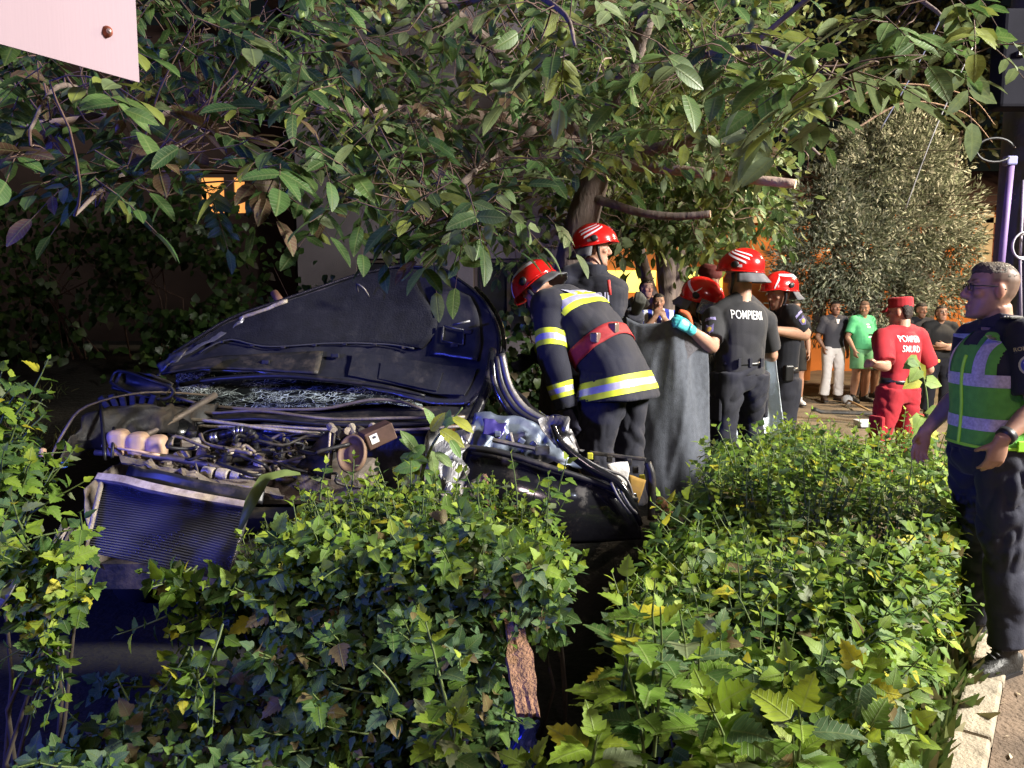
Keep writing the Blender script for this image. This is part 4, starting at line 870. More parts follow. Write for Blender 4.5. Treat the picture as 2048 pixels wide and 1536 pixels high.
# standing one
r = thing('person', 'firefighter in dark turnout coat and red helmet standing upright, looking aside', 'person', (.60, 5.45, .36), facing(.30, .95))
J = jp(r, 1.03, hd=(-78, -3, 0), elR=(1243, 700, 5.35), wrR=(1272, 622, 5.1), shR=(1224, 622, 5.38), wrL=(-.1, .25, 1.05), elL=(-.27, .05, 1.15))
body(r, J, SK, arms='', vox=.0065, stub=.2)
o, bv = coat(r, J, 16, -.2, .036)
arm_band(r, J, bv, 'R', .55, .075, 'up'); arm_band(r, J, bv, 'R', .62, .07)
decal_text(r, 'back_lettering', 'POMPIERII', bv, (-.05, -.6, 1.335), (0, 1, 0), (0, 0, 1), .10, pmat('blue_white_print', (.6, .6, .85), .6), .008, sx=.85, depth=.9)
helmet(r, J, 1.1, 'side'); garment(r, 'trousers', trousers(J, 1.15, .1), M_COAT, .013, .01, (5, 5, 4), 17); boots(r, J, vox=.012)
for s_ in 'LR':
    V, N, Q = bake(hand_parts(J['wr' + s_], J['wr' + s_] - J['el' + s_], (-.3, .9, -.3), 1, .7, 1.0, .06, .004), .007, 2); put('work_glove', V, N, Q, pmat('dark_grey_glove', (.035, .036, .03), .8), r)
MB().tube([local(r, at(1217, 560, 5.2)), local(r, at(1220, 590, 5.2))], .012, 8).build('red_strap', pmat('strap_red', (.5, .05, .05), .6), r, True, world=False)
# -- crouching helmet behind the blanket and the man behind it
r = thing('person', 'firefighter crouching behind the grey blanket, visor of red helmet raised', 'person', (1.42, 5.75, .16), facing(.75, -.35))
J = jp(r, .88, head=local(r, at(1402, 606, 5.6)) / .88, neck=local(r, at(1385, 640, 5.75)) / .88, hd=(-6, -26, 8), chest=(0, .02, 1.2))
dn_ = J['neck'] - np.array([0, 0, .2]); J['shL'] = J['neck'] + [-.18, -.02, -.07]; J['shR'] = J['neck'] + [.18, -.02, -.07]
body(r, J, SK3, arms='', vox=.009); garment(r, 'dark_shirt', torso_parts(J, .03, -.05) + longsleeve(J, 'L') + longsleeve(J, 'R'), M_NAVY, .012, .006, (5, 5, 5), 20)
helmet(r, J, 1.1, 'chevron', visor=True); garment(r, 'trousers', trousers(J, 1.1, .09), M_COAT, .014, .01, (5, 5, 4), 21)
r = thing('person', 'man in dark red cap half hidden behind the crouching firefighter', 'person', (1.68, 6.45, .12), facing(.1, -1))
J = jp(r, 1.06, hd=(25, -14, 0)); body(r, J, SK3, arms='LR', vox=.01); garment(r, 'navy_shirt', torso_parts(J, .02, .0) + sleeve(J, 'L', .8) + sleeve(J, 'R', .8), M_NAVY, .012, .006, (5, 5, 5), 22); garment(r, 'trousers', trousers(J), M_TROU, .014, .01, (5, 5, 4), 23)
V, N, Q = bake(hxf(J, [sections([(.04, .08, .09, -.106), (.07, .083, .098, -.11), (.11, .075, .09, -.1), (.135, .05, .06, -.07)])], 1.05), .008, 1); put('dark_red_cap', V, N, Q, pmat('maroon', (.10, .015, .012), .8), r)
# -- onlookers on the dirt
def onlooker(label, px, Y, f, s, tone, shirt, lower, hd=(0, 0, 0), shorts=False, belly=0., sl=.75, hair=M_HAIR, w=1.0, pk_=1.0, arms={}, hands=None, ground=None, shoe=None, fat=1.):
    p = at(px, 800, Y); z = float(gnd(p[0], Y)) if ground is None else ground
    r = thing('person', label, 'person', (p[0], Y, z), facing(*f), 'onlookers beyond the hedge'); J = jp(r, s, hd=hd, **arms)
    body(r, J, tone, hands=hands or {'L': ((0, .2, -1), (1, 0, 0), -1, .45), 'R': ((0, .2, -1), (-1, 0, 0), 1, .45)}, legs='LR' if shorts else '', vox=.0095, fat=fat, ks=1.08, belly=belly, s=s, stub=.3)
    o, bv = garment(r, 'shirt', torso_parts(J, .02, -.02, belly, w=w, sh=.004) + sleeve(J, 'L', sl) + sleeve(J, 'R', sl), shirt, .012, .006, (5, 5, 6), int(px) % 17)
    if shorts:
        P = []
        for a_ in 'LR':
            h, k = J['hip' + a_], J['kn' + a_]; P.append(loft([h + [0, 0, .03], mid(h, k, .4), mid(h, k, .8)], [(.11, .125), (.112, .122), (.112, .12)], (1, 0, 0), 18))
        P.append(loft([J['pel'] - [0, 0, .12], J['pel'], J['pel'] + [0, 0, .1]], [(.14, .11), (.18, .135), (.165, .12)], (1, 0, 0), 20)); garment(r, 'shorts', P, lower, .012, .007, (6, 6, 6), 3)
    else: garment(r, 'trousers', trousers(J, pk_, .085), lower, .012, .009, (6, 6, 8), int(px) % 13)
    if hair is not None: cap_hair(r, J, hair, s, vox=.008)
    boots(r, J, shoe or M_SHOE, vox=.012, name='shoe')
    return r, J, bv
M_WHT = pmat('white_linen', (.74, .70, .70), .85, var=.08, vs=9, bump=.3, bs=120, bdist=.004); M_GRY = pmat('charcoal_polo', (.055, .055, .068), .85, var=.15, bump=.3, bs=150, bdist=.004)
M_GRN = pmat('mint_green_tee', (.10, .48, .22), .85, var=.1, vs=9, bump=.3, bs=150, bdist=.004); M_GRN2 = pmat('mint_shorts', (.16, .42, .22), .85, var=.15, vs=5, bump=.3, bs=150, bdist=.004)
r, J, bv = onlooker('onlooker in charcoal polo and white trousers with a hand in his pocket', 1662, 13.2, (.10, -1), 1.0, SK3, M_GRY, M_WHT, hd=(-4, 4, 0), arms=dict(elR=(.27, -.06, 1.14), wrR=(.2, .04, .96)), shoe=pmat('sandal', (.06, .035, .025), .7))
h = bv.ray_cast(Vector((0, .6, J['neck'][2] - .09)), Vector((0, -1, 0)), .8); MB().add([Vector(h[0]) + Vector(q) for q in ((-.035, .012, .06), (.035, .012, .06), (0, .008, -.07))], [(0, 1, 2)]).build('undershirt', M_WHT, r, world=False)
r, J, bv = onlooker('stout onlooker in mint green tee and green shorts', 1718, 13.0, (.35, -.93), 1.0, SK2, M_GRN, M_GRN2, hd=(-50, -14, 0), shorts=True, belly=.07, w=1.12, hair=pmat('shaved_hair', (.12, .07, .05), .8), fat=1.15, arms=dict(elR=(.3, -.02, 1.14), wrR=(.25, .1, .92), elL=(-.3, -.02, 1.14), wrL=(-.27, .06, .92)))
for k, (dz, w_) in enumerate(((.0, .03), (-.045, .035), (-.17, .04), (-.21, .05))): decal_patch(r, 'chest_print', bv, (.02, .6, J['neck'][2] - .12 + dz), (0, -1, 0), (0, 0, 1), np.array([(-w_, -.012), (w_, -.012), (w_, .012), (-w_, .012)]), M_TEXT if k != 2 else M_BLKP, .006, .8)
onlooker('onlooker child in patterned shorts standing behind the stout green man', 1736, 13.7, (.2, -1), .86, SK3, M_NAVY, pmat('patterned_shorts', (.08, .09, .08), .8, var=.9, vs=30), shorts=True, hair=M_HAIR)
r, J, bv = onlooker('onlooker in black tee and glasses with folded arms beside the red uniform', 1872, 11.2, (-.1, -1), .95, SK2, pmat('black_tee', (.012, .012, .014), .85), M_TROU, hd=(0, 6, 0), arms=dict(elL=(-.26, .03, 1.12), wrL=(.02, .24, 1.15), elR=(.26, .03, 1.12), wrR=(-.02, .22, 1.10)), hands={'L': ((1, .1, .1), (0, -1, 0), -1, .4), 'R': ((-1, .1, .1), (0, -1, 0), 1, .4)}, hair=M_HAIR)
H = headmat(J); gm = MB()
for s_ in (-1, 1): gm.tube([(np.array((s_ * .032 + .021 * math.cos(q), .1, .018 + .017 * math.sin(q))) * .95) @ H.T + J['head'] for q in np.linspace(0, 6.29, 14)], .003, 5)
gm.build('glasses', M_BLKP, r, True, world=False)
onlooker('dark haired onlooker peering past the red shirt', 1831, 12.2, (.05, -1), .98, SK3, M_NAVY, M_TROU, hd=(8, -10, 0))
onlooker('onlooker in black shorts and white sneakers behind the black tee firefighter', 1583, 12.6, (-.1, -1), 1.0, SK2, M_NAVY, pmat('black_shorts', (.015, .015, .016), .85), shorts=True, shoe=pmat('white_sneaker', (.6, .58, .58), .6))
onlooker('dark haired boy in a black shirt with a hand to his face behind the blanket', 1287, 8.6, (.5, -.85), .86, SK, pmat('black_cotton', (.01, .01, .012), .85), M_TROU, hd=(-10, 0, 0), arms=dict(elR=(.24, .16, 1.2), wrR=(.09, .25, 1.42)), hands={'R': ((-.2, 0, 1), (-.5, -.8, 0), 1, .6)}, ground=.44)
M_JER = bpy.data.materials.new('striped_jersey'); M_JER.use_nodes = True; t = M_JER.node_tree; b = t.nodes['Principled BSDF']; tc = t.nodes.new('ShaderNodeTexCoord'); wv = t.nodes.new('ShaderNodeTexWave'); wv.inputs['Scale'].default_value = 3.4; wv.bands_direction = 'X'; lk(t, tc.outputs['Object'], wv.inputs[0])
cr = t.nodes.new('ShaderNodeValToRGB'); cr.color_ramp.interpolation = 'CONSTANT'; cr.color_ramp.elements[0].color = (.03, .05, .42, 1); cr.color_ramp.elements[1].position = .5; cr.color_ramp.elements[1].color = (.72, .72, .78, 1); lk(t, wv.outputs[0], cr.inputs[0]); lk(t, cr.outputs[0], b.inputs['Base Color']); b.inputs['Roughness'].default_value = .8
onlooker('child in blue and white striped jersey covering his mouth behind the blanket', 1313, 8.3, (-.1, -1), .79, SK2, M_JER, M_TROU, hd=(0, -6, 0), arms=dict(elL=(-.24, .14, 1.2), wrL=(-.06, .22, 1.42), elR=(.24, .14, 1.2), wrR=(.06, .22, 1.44)), hands={'L': ((.3, 0, 1), (.5, -.8, 0), -1, .6), 'R': ((-.3, 0, 1), (-.5, -.8, 0), 1, .6)}, ground=.40)
# ---------------------------------------------------------------- the wrecked car
DUST = (.20, .155, .11)
M_PAINT = pmat('black_car_paint', (.010, .010, .014), .16, var=.3, vs=5, coat=.8, dust=(.10, .085, .075), dusts=6, dustamt=.22)
M_INNER = pmat('dark_inner_metal', (.05, .051, .066), .30, .5, var=.3, vs=5, bump=.12, bs=40, dust=(.09, .08, .075), dusts=8, dustamt=.35)
M_PAD = pmat('hood_insulation', (.006, .0065, .012), .92, var=.4, vs=14, bump=.35, bs=90, dust=(.02, .02, .022), dusts=14, dustamt=.3)
M_PLAS = pmat('dusty_black_plastic', (.02, .02, .022), .5, var=.35, vs=9, dust=(.11, .085, .06), dusts=7, dustamt=.45, bump=.15, bs=50)
M_BARE = pmat('bare_bent_metal', (.17, .17, .185), .5, .8, var=.3, vs=7, bump=.2, bs=25, dust=(.25, .2, .16), dusts=6, dustamt=.4)
M_DIRTM = pmat('dusty_metal', (.26, .22, .19), .55, .5, var=.35, vs=9, dust=DUST, dusts=8, dustamt=.6, bump=.25, bs=60)
M_BLUEM = pmat('pale_inner_door_metal', (.15, .18, .24), .42, .4, var=.25, vs=6, bump=.2, bs=20)
M_TANK = pmat('translucent_tank', (.72, .50, .36), .4, var=.15, vs=8, dust=(.35, .2, .12), dusts=9, dustamt=.3)
M_HOSE = pmat('rubber_hose', (.02, .02, .024), .4, var=.3, vs=12, dust=(.10, .08, .06), dusts=9, dustamt=.3)
M_ALU = pmat('dusty_aluminium', (.50, .44, .36), .5, .4, var=.25, vs=10, dust=(.28, .21, .15), dusts=12, dustamt=.6, bump=.3, bs=80)
car = thing('wrecked_car', 'crushed black car with folded up bonnet, shattered windscreen and bare engine bay', 'car', (-1.25, 4.6, 0))
CX = -1.22
def surf(name, mat, P, smooth=True, solid=.004, cr=0., crs=9., seed=0, parent=None):
    P = np.asarray(P, float); a, b = P.shape[:2]; q = P.reshape(-1, 3)
    if cr: q = q + np.stack([ridge(q * crs + seed), ridge(q * crs + seed + 9), ridge(q * crs + seed + 21)], 1) * cr
    return MB().grid(q.reshape(a, b, 3)).build(name, mat, parent or car, smooth, solid=solid)
def lerpgrid(bot, top, nu, nv, bulge=(0, 0, 0)):
    """surface between two polylines"""
    def samp(pl, n):
        pl = np.array(pl); d = np.r_[0, np.cumsum(np.linalg.norm(np.diff(pl, axis=0), axis=1))]; t = np.linspace(0, d[-1], n); return np.stack([np.interp(t, d, pl[:, k]) for k in range(3)], 1)
    B, T = samp(bot, nu), samp(top, nu); v = np.linspace(0, 1, nv)[:, None, None]
    return B[None] * (1 - v) + T[None] * v + np.array(bulge) * (np.sin(v * math.pi)) * (np.sin(np.linspace(0, math.pi, nu))[None, :, None] ** .6)
# cabin and body behind (mostly hidden by the bonnet)
cab = loft([(CX, 4.5, .62), (CX, 5.0, .64), (CX, 6.2, .66), (CX, 7.4, .66), (CX, 7.85, .62)], [(.86, .40), (.88, .42), (.89, .43), (.86, .42), (.7, .3)], (1, 0, 0), 28, 4.5, 5)
MB().add(*cab).build('body_shell', M_PAINT, car, True)
rf = sections([(1.0, .80, -.35, -2.9), (1.2, .70, -.75, -2.65), (1.36, .62, -1.0, -2.35), (1.43, .56, -1.1, -2.2), (1.45, .3, -1.3, -2.0)], 32, 5)
V = rf[0] * [1, -1, 1] + [CX, 4.15, 0]; MB().add(V, [f[::-1] for f in rf[1]]).build('roof', M_PAINT, car, True)
for x in (-1, 1):
    for y in (4.05, 6.9):
        w_ = MB(); w_.tube([(CX + x * .68, y, .31), (CX + x * .72, y, .31), (CX + x * .88, y, .31), (CX + x * .90, y, .31)], [.24, .31, .31, .25], 28); o = w_.build('wheel', pmat('tyre', (.015, .015, .015), .85), car, True)
        r_ = MB().tube([(CX + x * .895, y, .31), (CX + x * .91, y, .31)], [.2, .18], 20); q = r_.build('rim', M_DIRTM, None, True); q.parent = o; q.location = -car.location
# engine bay tub
MB().box((CX, 3.85, .38), (1.5, 1.0, .12)).build('bay_floor', M_PLAS, car)
for x in (-1, 1): surf('inner_wing', M_DIRTM if x < 0 else M_PLAS, lerpgrid([(CX + x * .70, 3.3, .42), (CX + x * .68, 4.4, .45)], [(CX + x * .76, 3.35, .80), (CX + x * .73, 4.4, .98)], 18, 10), cr=.018, crs=6)
surf('bulkhead', M_INNER, lerpgrid([(CX - .72, 4.36, .45), (CX + .72, 4.36, .45)], [(CX - .74, 4.42, 1.0), (CX + .72, 4.42, .99)], 24, 8), cr=.012, crs=7)
# left wing strip, torn
surf('front_wing', M_PLAS, lerpgrid([at(100, 925, 3.45), at(180, 905, 3.6), at(300, 880, 3.8), at(420, 835, 4.2)], [at(108, 905, 3.46), at(170, 830, 3.62), at(300, 815, 3.85), at(425, 812, 4.25)], 30, 10), cr=.03, crs=9, seed=2)
MB().tube([at(95, 930, 3.44), at(130, 860, 3.5), at(175, 812, 3.6), at(290, 785, 3.85), at(415, 790, 4.2)], [.005, .007, .006, .006, .006], 8, 4).build('wing_edge', M_DIRTM, car, True)
MB().tube([at(250, 890, 3.7), at(330, 850, 3.9), at(430, 790, 4.25)], [.022, .018, .02], 8, 4).tube([at(190, 905, 3.6), at(330, 915, 3.6), at(440, 935, 3.55)], [.014, .018, .014], 8, 4).build('wing_rail', M_DIRTM, car, True)
# scuttle: panel under the windscreen with curved seams
surf('scuttle_panel', M_PLAS, lerpgrid([at(330, 838, 4.28), at(560, 842, 4.22), at(800, 850, 4.22), at(960, 840, 4.25)], [at(330, 806, 4.4), at(560, 818, 4.42), at(800, 815, 4.42), at(960, 812, 4.42)], 40, 6), cr=.006, crs=9)
for k, (dy, r_, mt) in enumerate(((0, .010, M_DIRTM), (16, .012, M_HOSE), (30, .009, M_ALU))):
    MB().tube([at(330, 812 + dy, 4.2), at(420, 826 + dy * .9, 4.18), at(520, 822 + dy, 4.16), at(660, 838 + dy * .7, 4.15), at(800, 836 + dy * .8, 4.16), at(930, 834 + dy * .6, 4.2)], r_, 8, 5).build('scuttle_seam', mt, car, True)
MB().tube([at(300, 845, 4.1), at(330, 824, 4.12), at(360, 838, 4.1), at(420, 842, 4.1), at(540, 858, 4.12), at(640, 868, 4.12)], .011, 8, 5).build('seal_strip', M_ALU, car, True)
P = lerpgrid([at(520, 868, 4.2), at(560, 872, 4.2), at(650, 880, 4.2)], [at(520, 846, 4.22), at(560, 848, 4.22), at(650, 862, 4.22)], 14, 4); surf('bulkhead_rail', M_INNER, P, cr=.004, crs=20)
# shattered windscreen
def crack_mat():
    m = bpy.data.materials.new('shattered_glass'); m.use_nodes = True; t = m.node_tree; b = t.nodes['Principled BSDF']; tc = t.nodes.new('ShaderNodeTexCoord')
    nz_ = t.nodes.new('ShaderNodeTexNoise'); nz_.inputs['Scale'].default_value = 9; lk(t, tc.outputs['Object'], nz_.inputs[0])
    mx0 = t.nodes.new('ShaderNodeMix'); mx0.data_type = 'RGBA'; mx0.inputs[0].default_value = .12; lk(t, tc.outputs['Object'], mx0.inputs[6]); lk(t, nz_.outputs['Color'], mx0.inputs[7])
    mask = None
    for sc_, wd in ((11, .035), (24, .05), (60, .06)):
        v = t.nodes.new('ShaderNodeTexVoronoi'); v.feature = 'DISTANCE_TO_EDGE'; v.inputs['Scale'].default_value = sc_; lk(t, mx0.outputs[2], v.inputs[0])
        r_ = t.nodes.new('ShaderNodeMapRange'); r_.inputs[1].default_value = 0; r_.inputs[2].default_value = wd; r_.inputs[3].default_value = 1; r_.inputs[4].default_value = 0; lk(t, v.outputs[0], r_.inputs[0])
        n_ = t.nodes.new('ShaderNodeTexNoise'); n_.inputs['Scale'].default_value = 3.5 + sc_ * .08; n_.inputs['Detail'].default_value = 3; lk(t, tc.outputs['Object'], n_.inputs[0])
        g_ = t.nodes.new('ShaderNodeMapRange'); g_.inputs[1].default_value = .46; g_.inputs[2].default_value = .6; lk(t, n_.outputs[0], g_.inputs[0])
        mu = t.nodes.new('ShaderNodeMath'); mu.operation = 'MULTIPLY'; lk(t, r_.outputs[0], mu.inputs[0]); lk(t, g_.outputs[0], mu.inputs[1])
        if mask is None: mask = mu
        else: q = t.nodes.new('ShaderNodeMath'); q.operation = 'MAXIMUM'; lk(t, mask.outputs[0], q.inputs[0]); lk(t, mu.outputs[0], q.inputs[1]); mask = q
    mx = t.nodes.new('ShaderNodeMix'); mx.data_type = 'RGBA'; lk(t, mask.outputs[0], mx.inputs[0]); mx.inputs[6].default_value = (.012, .014, .016, 1); mx.inputs[7].default_value = (.75, .88, .92, 1); lk(t, mx.outputs[2], b.inputs['Base Color'])
    rr = t.nodes.new('ShaderNodeMapRange'); rr.inputs[3].default_value = .08; rr.inputs[4].default_value = .6; lk(t, mask.outputs[0], rr.inputs[0]); lk(t, rr.outputs[0], b.inputs['Roughness'])
    bp = t.nodes.new('ShaderNodeBump'); bp.inputs['Strength'].default_value = .5; bp.inputs['Distance'].default_value = .006; lk(t, mask.outputs[0], bp.inputs['Height']); lk(t, bp.outputs[0], b.inputs['Normal'])
    return m
G = lerpgrid([at(352, 800, 4.36), at(480, 815, 4.34), at(650, 816, 4.33), at(780, 806, 4.36), at(845, 818, 4.4)], [at(352, 715, 5.2), at(480, 706, 5.2), at(650, 704, 5.2), at(780, 706, 5.2), at(845, 715, 5.2)], 60, 26, (0, -.0, .0))
q = G.reshape(-1, 3); dm = (np.exp(-(((q - at(510, 790, 4.4)) / .12) ** 2).sum(1)) * .03); q[:, 1] += dm; q[:, 2] += .01 * vnoise(q * 9)
surf('windscreen', crack_mat(), q.reshape(G.shape), True, .006)
MB().tube([at(345, 790, 4.36), at(400, 808, 4.33), at(480, 817, 4.32), at(560, 819, 4.31), at(650, 817, 4.31), at(740, 800, 4.32), at(800, 803, 4.34), at(850, 820, 4.38)], .010, 8, 5).build('windscreen_trim', M_DIRTM, car, True)
MB().tube([at(360, 770, 4.3), at(440, 758, 4.28), at(560, 752, 4.27), at(660, 760, 4.28), at(760, 772, 4.3), at(850, 792, 4.3)], [.012, .016, .018, .016, .014, .01], 8, 5).build('wiper_arm', M_HOSE, car, True)
# bonnet folded up: underside faces us
bot = [at(318, 752, 4.45), at(400, 742, 4.5), at(520, 748, 4.52), at(640, 760, 4.52), at(760, 785, 4.48), at(860, 812, 4.42), at(935, 812, 4.38)]
top = [at(350, 705, 4.6), at(460, 636, 4.75), at(610, 585, 4.9), at(720, 548, 5.0), at(800, 532, 5.06), at(885, 536, 5.02), at(940, 575, 4.9)]
G = lerpgrid(bot, top, 56, 34, (0, .10, .0))
# the right side sweeps out to the hinge edge
u = np.linspace(0, 1, 56)[None, :]; v = np.linspace(0, 1, 34)[:, None]
G[:, :, 0] += .19 * np.clip((u - .8) / .2, 0, 1) * np.sin(v * math.pi) ** .8; G[:, :, 1] += .03 * np.sin(u * 9 + v * 4) * v * (1 - v)
surf('bonnet', M_INNER, G, True, .012, .012, 6, 3)
edge = [G[i, 0] for i in range(0, 34, 3)] + [G[33, j] for j in range(0, 56, 4)] + [G[i, 55] for i in range(33, -1, -3)]
MB().tube([e + [0, -.012, 0] for e in edge], .011, 8, 2).build('bonnet_edge', pmat('bonnet_lip', (.06, .06, .075), .25, .7, var=.3, vs=8), car, True)
MB().tube([G[i, 55] + [.03, .05, 0] for i in range(33, -1, -2)], .014, 8, 2).build('bonnet_gutter', M_PAINT, car, True)
def on_bonnet(u0, u1, v0, v1, off, nu=20, nv=14, shape=None):
    P = np.zeros((nv, nu, 3))
    for i in range(nv):
        for j in range(nu):
            t, s_ = j / (nu - 1), i / (nv - 1); uu = u0 + (u1 - u0) * t; vv = v0 + (v1 - v0) * s_
            if shape: uu, vv = shape(t, s_, uu, vv)
            a_, b2 = np.clip(vv, 0, 1) * 33, np.clip(uu, 0, 1) * 55; i0, j0 = int(min(a_, 32)), int(min(b2, 54)); fa, fb = a_ - i0, b2 - j0
            p = G[i0, j0] * (1 - fa) * (1 - fb) + G[i0 + 1, j0] * fa * (1 - fb) + G[i0, j0 + 1] * (1 - fa) * fb + G[i0 + 1, j0 + 1] * fa * fb
            P[i, j] = p + np.array([0, -off, .0])
    return P
pad = on_bonnet(.16, .80, .34, .95, .03, 44, 24, lambda t, s_, uu, vv: (.10 + .72 * t + .03 * math.sin(s_ * 5), (.36 + .12 * math.exp(-((t - .1) / .12) ** 2) * 2) * (1 - s_) + (.965 - .1 * (1 - t) ** 3) * s_))
surf('insulation_pad', M_PAD, pad, True, .018, .006, 4, 7)
MB().tube([pad[0, j] + [0, -.012, 0] for j in range(0, 44, 3)], .006, 6, 2).build('pad_edge', pmat('pad_piping', (.05, .05, .055), .6), car, True)
for k, j in enumerate(range(4, 43, 6)): MB().box(pad[0, j] + [0, -.012, -.005], (.03, .012, .018)).build('pad_clip', M_PLAS, car, bevel=.004)
# stiffening ribs and facets of the bonnet frame
P = on_bonnet(.60, .96, .08, .27, .035, 18, 7); surf('bonnet_facet', M_INNER, P, False, .01, .004, 6, 1)
P = on_bonnet(.70, .88, .10, .22, .05, 10, 5); surf('bonnet_facet', M_INNER, P, False, .008, .003, 6, 4)
P = on_bonnet(.84, .955, .33, .86, .03, 8, 16); surf('bonnet_rib', M_INNER, P, True, .01, .006, 8, 5)
P = on_bonnet(.02, .50, .05, .27, .03, 24, 7); surf('bonnet_rib', M_PLAS, P, True, .012, .005, 5, 8)
P = on_bonnet(.06, .24, .56, .93, .035, 12, 8, lambda t, s_, uu, vv: (.03 + .20 * t, .50 + .12 * s_ + .30 * t)); surf('bonnet_rib', pmat('scuffed_silver_rib', (.30, .30, .36), .28, .7, var=.35, vs=9), P, True, .01, .012, 14, 5)
P = on_bonnet(.2, .36, .8, .98, .04, 12, 4, lambda t, s_, uu, vv: (.22 + .15 * t, .88 + .06 * s_ + .05 * t)); surf('bonnet_flange', M_ALU, P, True, .006, .006, 16, 2)
for (u0, v0) in ((.87, .40), (.90, .52), (.52, .22), (.3, .14)):
    p = on_bonnet(u0, u0 + .05, v0, v0 + .05, .045, 3, 3)[1, 1]; MB().box(p, (.05, .02, .03)).build('bonnet_bracket', M_PLAS, car, bevel=.005)
c = on_bonnet(.865, .915, .44, .55, .05, 2, 2); 
for a_, b2 in (((0, 0), (0, 1)), ((0, 1), (1, 1)), ((1, 1), (1, 0)), ((1, 0), (0, 0))): MB().tube([c[a_], c[b2]], .006, 6).build('latch_frame', M_BARE, car, True)
s0 = at(716, 584, 4.80); MB().tube([s0, s0 + [.0, -.03, .05], s0 + [.045, -.03, .02], s0 + [.07, 0, -.03]], .006, 8, 3).build('striker_loop', M_BARE, car, True)
MB().tube([at(905, 650, 4.6), at(940, 642, 4.6)], .008, 8).build('bonnet_stay_clip', M_BARE, car, True)
MB().tube([at(548, 585, 4.92), at(562, 606, 4.88)], [.026, .03], 8).build('torn_bracket', pmat('rusty_bracket', (.25, .13, .08), .7, .3), car, True)
# left: broken mirror / lamp housing
surf('lamp_housing', M_PLAS, lerpgrid([at(222, 778, 4.0), at(270, 790, 3.95), at(330, 792, 4.0)], [at(240, 742, 4.05), at(300, 748, 4.0), at(345, 768, 4.05)], 16, 8, (0, .07, -.02)), True, .012, .006, 12, 1)
MB().tube([at(222, 765, 3.98), at(238, 742, 4.0), at(300, 760, 3.94), at(345, 778, 3.96), at(330, 798, 3.95), at(262, 786, 3.93), at(222, 765, 3.98)], .009, 8, 4).build('housing_rim', M_HOSE, car, True)
for k in range(6): MB().box(at(212 + k * 19, 804 - (k % 2) * 3, 3.95), (.035, .05, .075), Matrix.Rotation(.2 * (k - 3), 3, 'Y')).build('housing_fin', M_PLAS, car, bevel=.006)
surf('torn_flap', M_BARE, lerpgrid([at(318, 748, 4.15), at(330, 735, 4.15), at(360, 722, 4.2)], [at(312, 735, 4.17), at(335, 712, 4.2), at(375, 700, 4.25)], 12, 6), True, .004, .012, 16, 6)
# engine bay contents
dome = MB().ell(at(335, 868, 4.05), (.165, .15, .12), 24, 14); dome.build('strut_dome', pmat('glossy_black_dome', (.008, .008, .010), .22, var=.3, coat=.4), car, True)
MB().tube([at(262, 882, 3.97), at(330, 893, 3.9), at(395, 882, 3.97)], [.012, .014, .012], 8, 4).build('dome_clamp', M_HOSE, car, True)
c = at(272, 886, 3.62)
tk = []
for k in range(3):
    ca = c + np.array([-.085 + .085 * k, .0 + .02 * k, .015 - .018 * k])
    tk.append(loft([ca + [0, 0, -.07], ca + [0, 0, -.02], ca + [0, 0, .035], ca + [0, 0, .052]], [(.040, .062), (.046, .068), (.044, .064), (.025, .04)], (1, .2, 0), 18, 3.2))
V, N, Q = bake(tk, .006, 2); o = mesh_np('coolant_tank', V, Q, M_TANK, car, True, True)
MB().tube([c + [-.13, -.07, 0.0], c + [.14, -.055, -.05]], .007, 8).build('tank_seam', M_TANK, car, True)
for dx, dz in ((.0, -.055),):
    MB().tube([c + [dx, -.065, dz], c + [dx + .02, -.095, dz]], .014, 10).build('tank_nozzle', M_HOSE, car, True)
MB().tube([c + [.01, -.09, -.055], c + [.1, -.1, -.09], c + [.22, -.05, -.14], c + [.4, 0, -.17]], .008, 8, 5).build('hose', M_HOSE, car, True)
MB().box(at(382, 888, 3.85), (.09, .08, .06)).build('brake_reservoir', pmat('milky_plastic', (.65, .58, .55), .45, var=.1), car, bevel=.015)
MB().tube([at(382, 872, 3.85), at(384, 862, 3.85)], .025, 12).build('reservoir_cap', M_PLAS, car, True)
MB().box(at(350, 925, 3.7), (.12, .10, .07), Matrix.Rotation(.5, 3, 'Z') @ Matrix.Rotation(-.5, 3, 'Y')).build('ribbed_cover', M_DIRTM, car, bevel=.01)
for k in range(5): MB().box(at(322 + k * 12, 942 - k * 9, 3.64), (.016, .02, .06), Matrix.Rotation(-.6, 3, 'Y')).build('cover_rib', M_DIRTM, car)
def ribbed(name, pts, r, mat, step=.018):
    P_, R_ = crom(pts, [r] * len(pts), 10); P_ = np.array(P_); R_ = np.array(R_) * (1 + .16 * np.sin(np.arange(len(P_)) * 2.2)); MB().add(*tube_np(P_, R_, 12)).build(name, mat, car, True)
ribbed('air_hose', [at(400, 880, 3.95), at(440, 872, 3.9), at(480, 862, 3.88), at(505, 870, 3.88), at(510, 900, 3.9), at(500, 915, 3.92)], .024, M_HOSE)
ribbed('air_hose', [at(440, 888, 3.85), at(470, 880, 3.82), at(500, 876, 3.82)], .018, M_HOSE)
for x, y in ((425, 876), (432, 875), (470, 864), (478, 862), (486, 862)): MB().tube([at(x - 2, y, 3.88), at(x + 3, y - 1, 3.88)], .027, 14).build('hose_clamp', pmat('clamp_steel', (.6, .6, .68), .3, .9), car, True)
MB().box(at(560, 960, 3.75), (.95, .42, .16)).build('engine_block', M_DIRTM, car, bevel=.03)
MB().box(at(560, 925, 3.85), (.55, .25, .12)).build('valve_cover', M_PLAS, car, bevel=.03)
for k in range(4): MB().tube([at(405 + k * 29, 944 + k * 3, 3.48), at(428 + k * 29, 948 + k * 3, 3.48)], [.030, .031], 18).build('manifold_sleeve', M_ALU, car, True, bevel=.004)
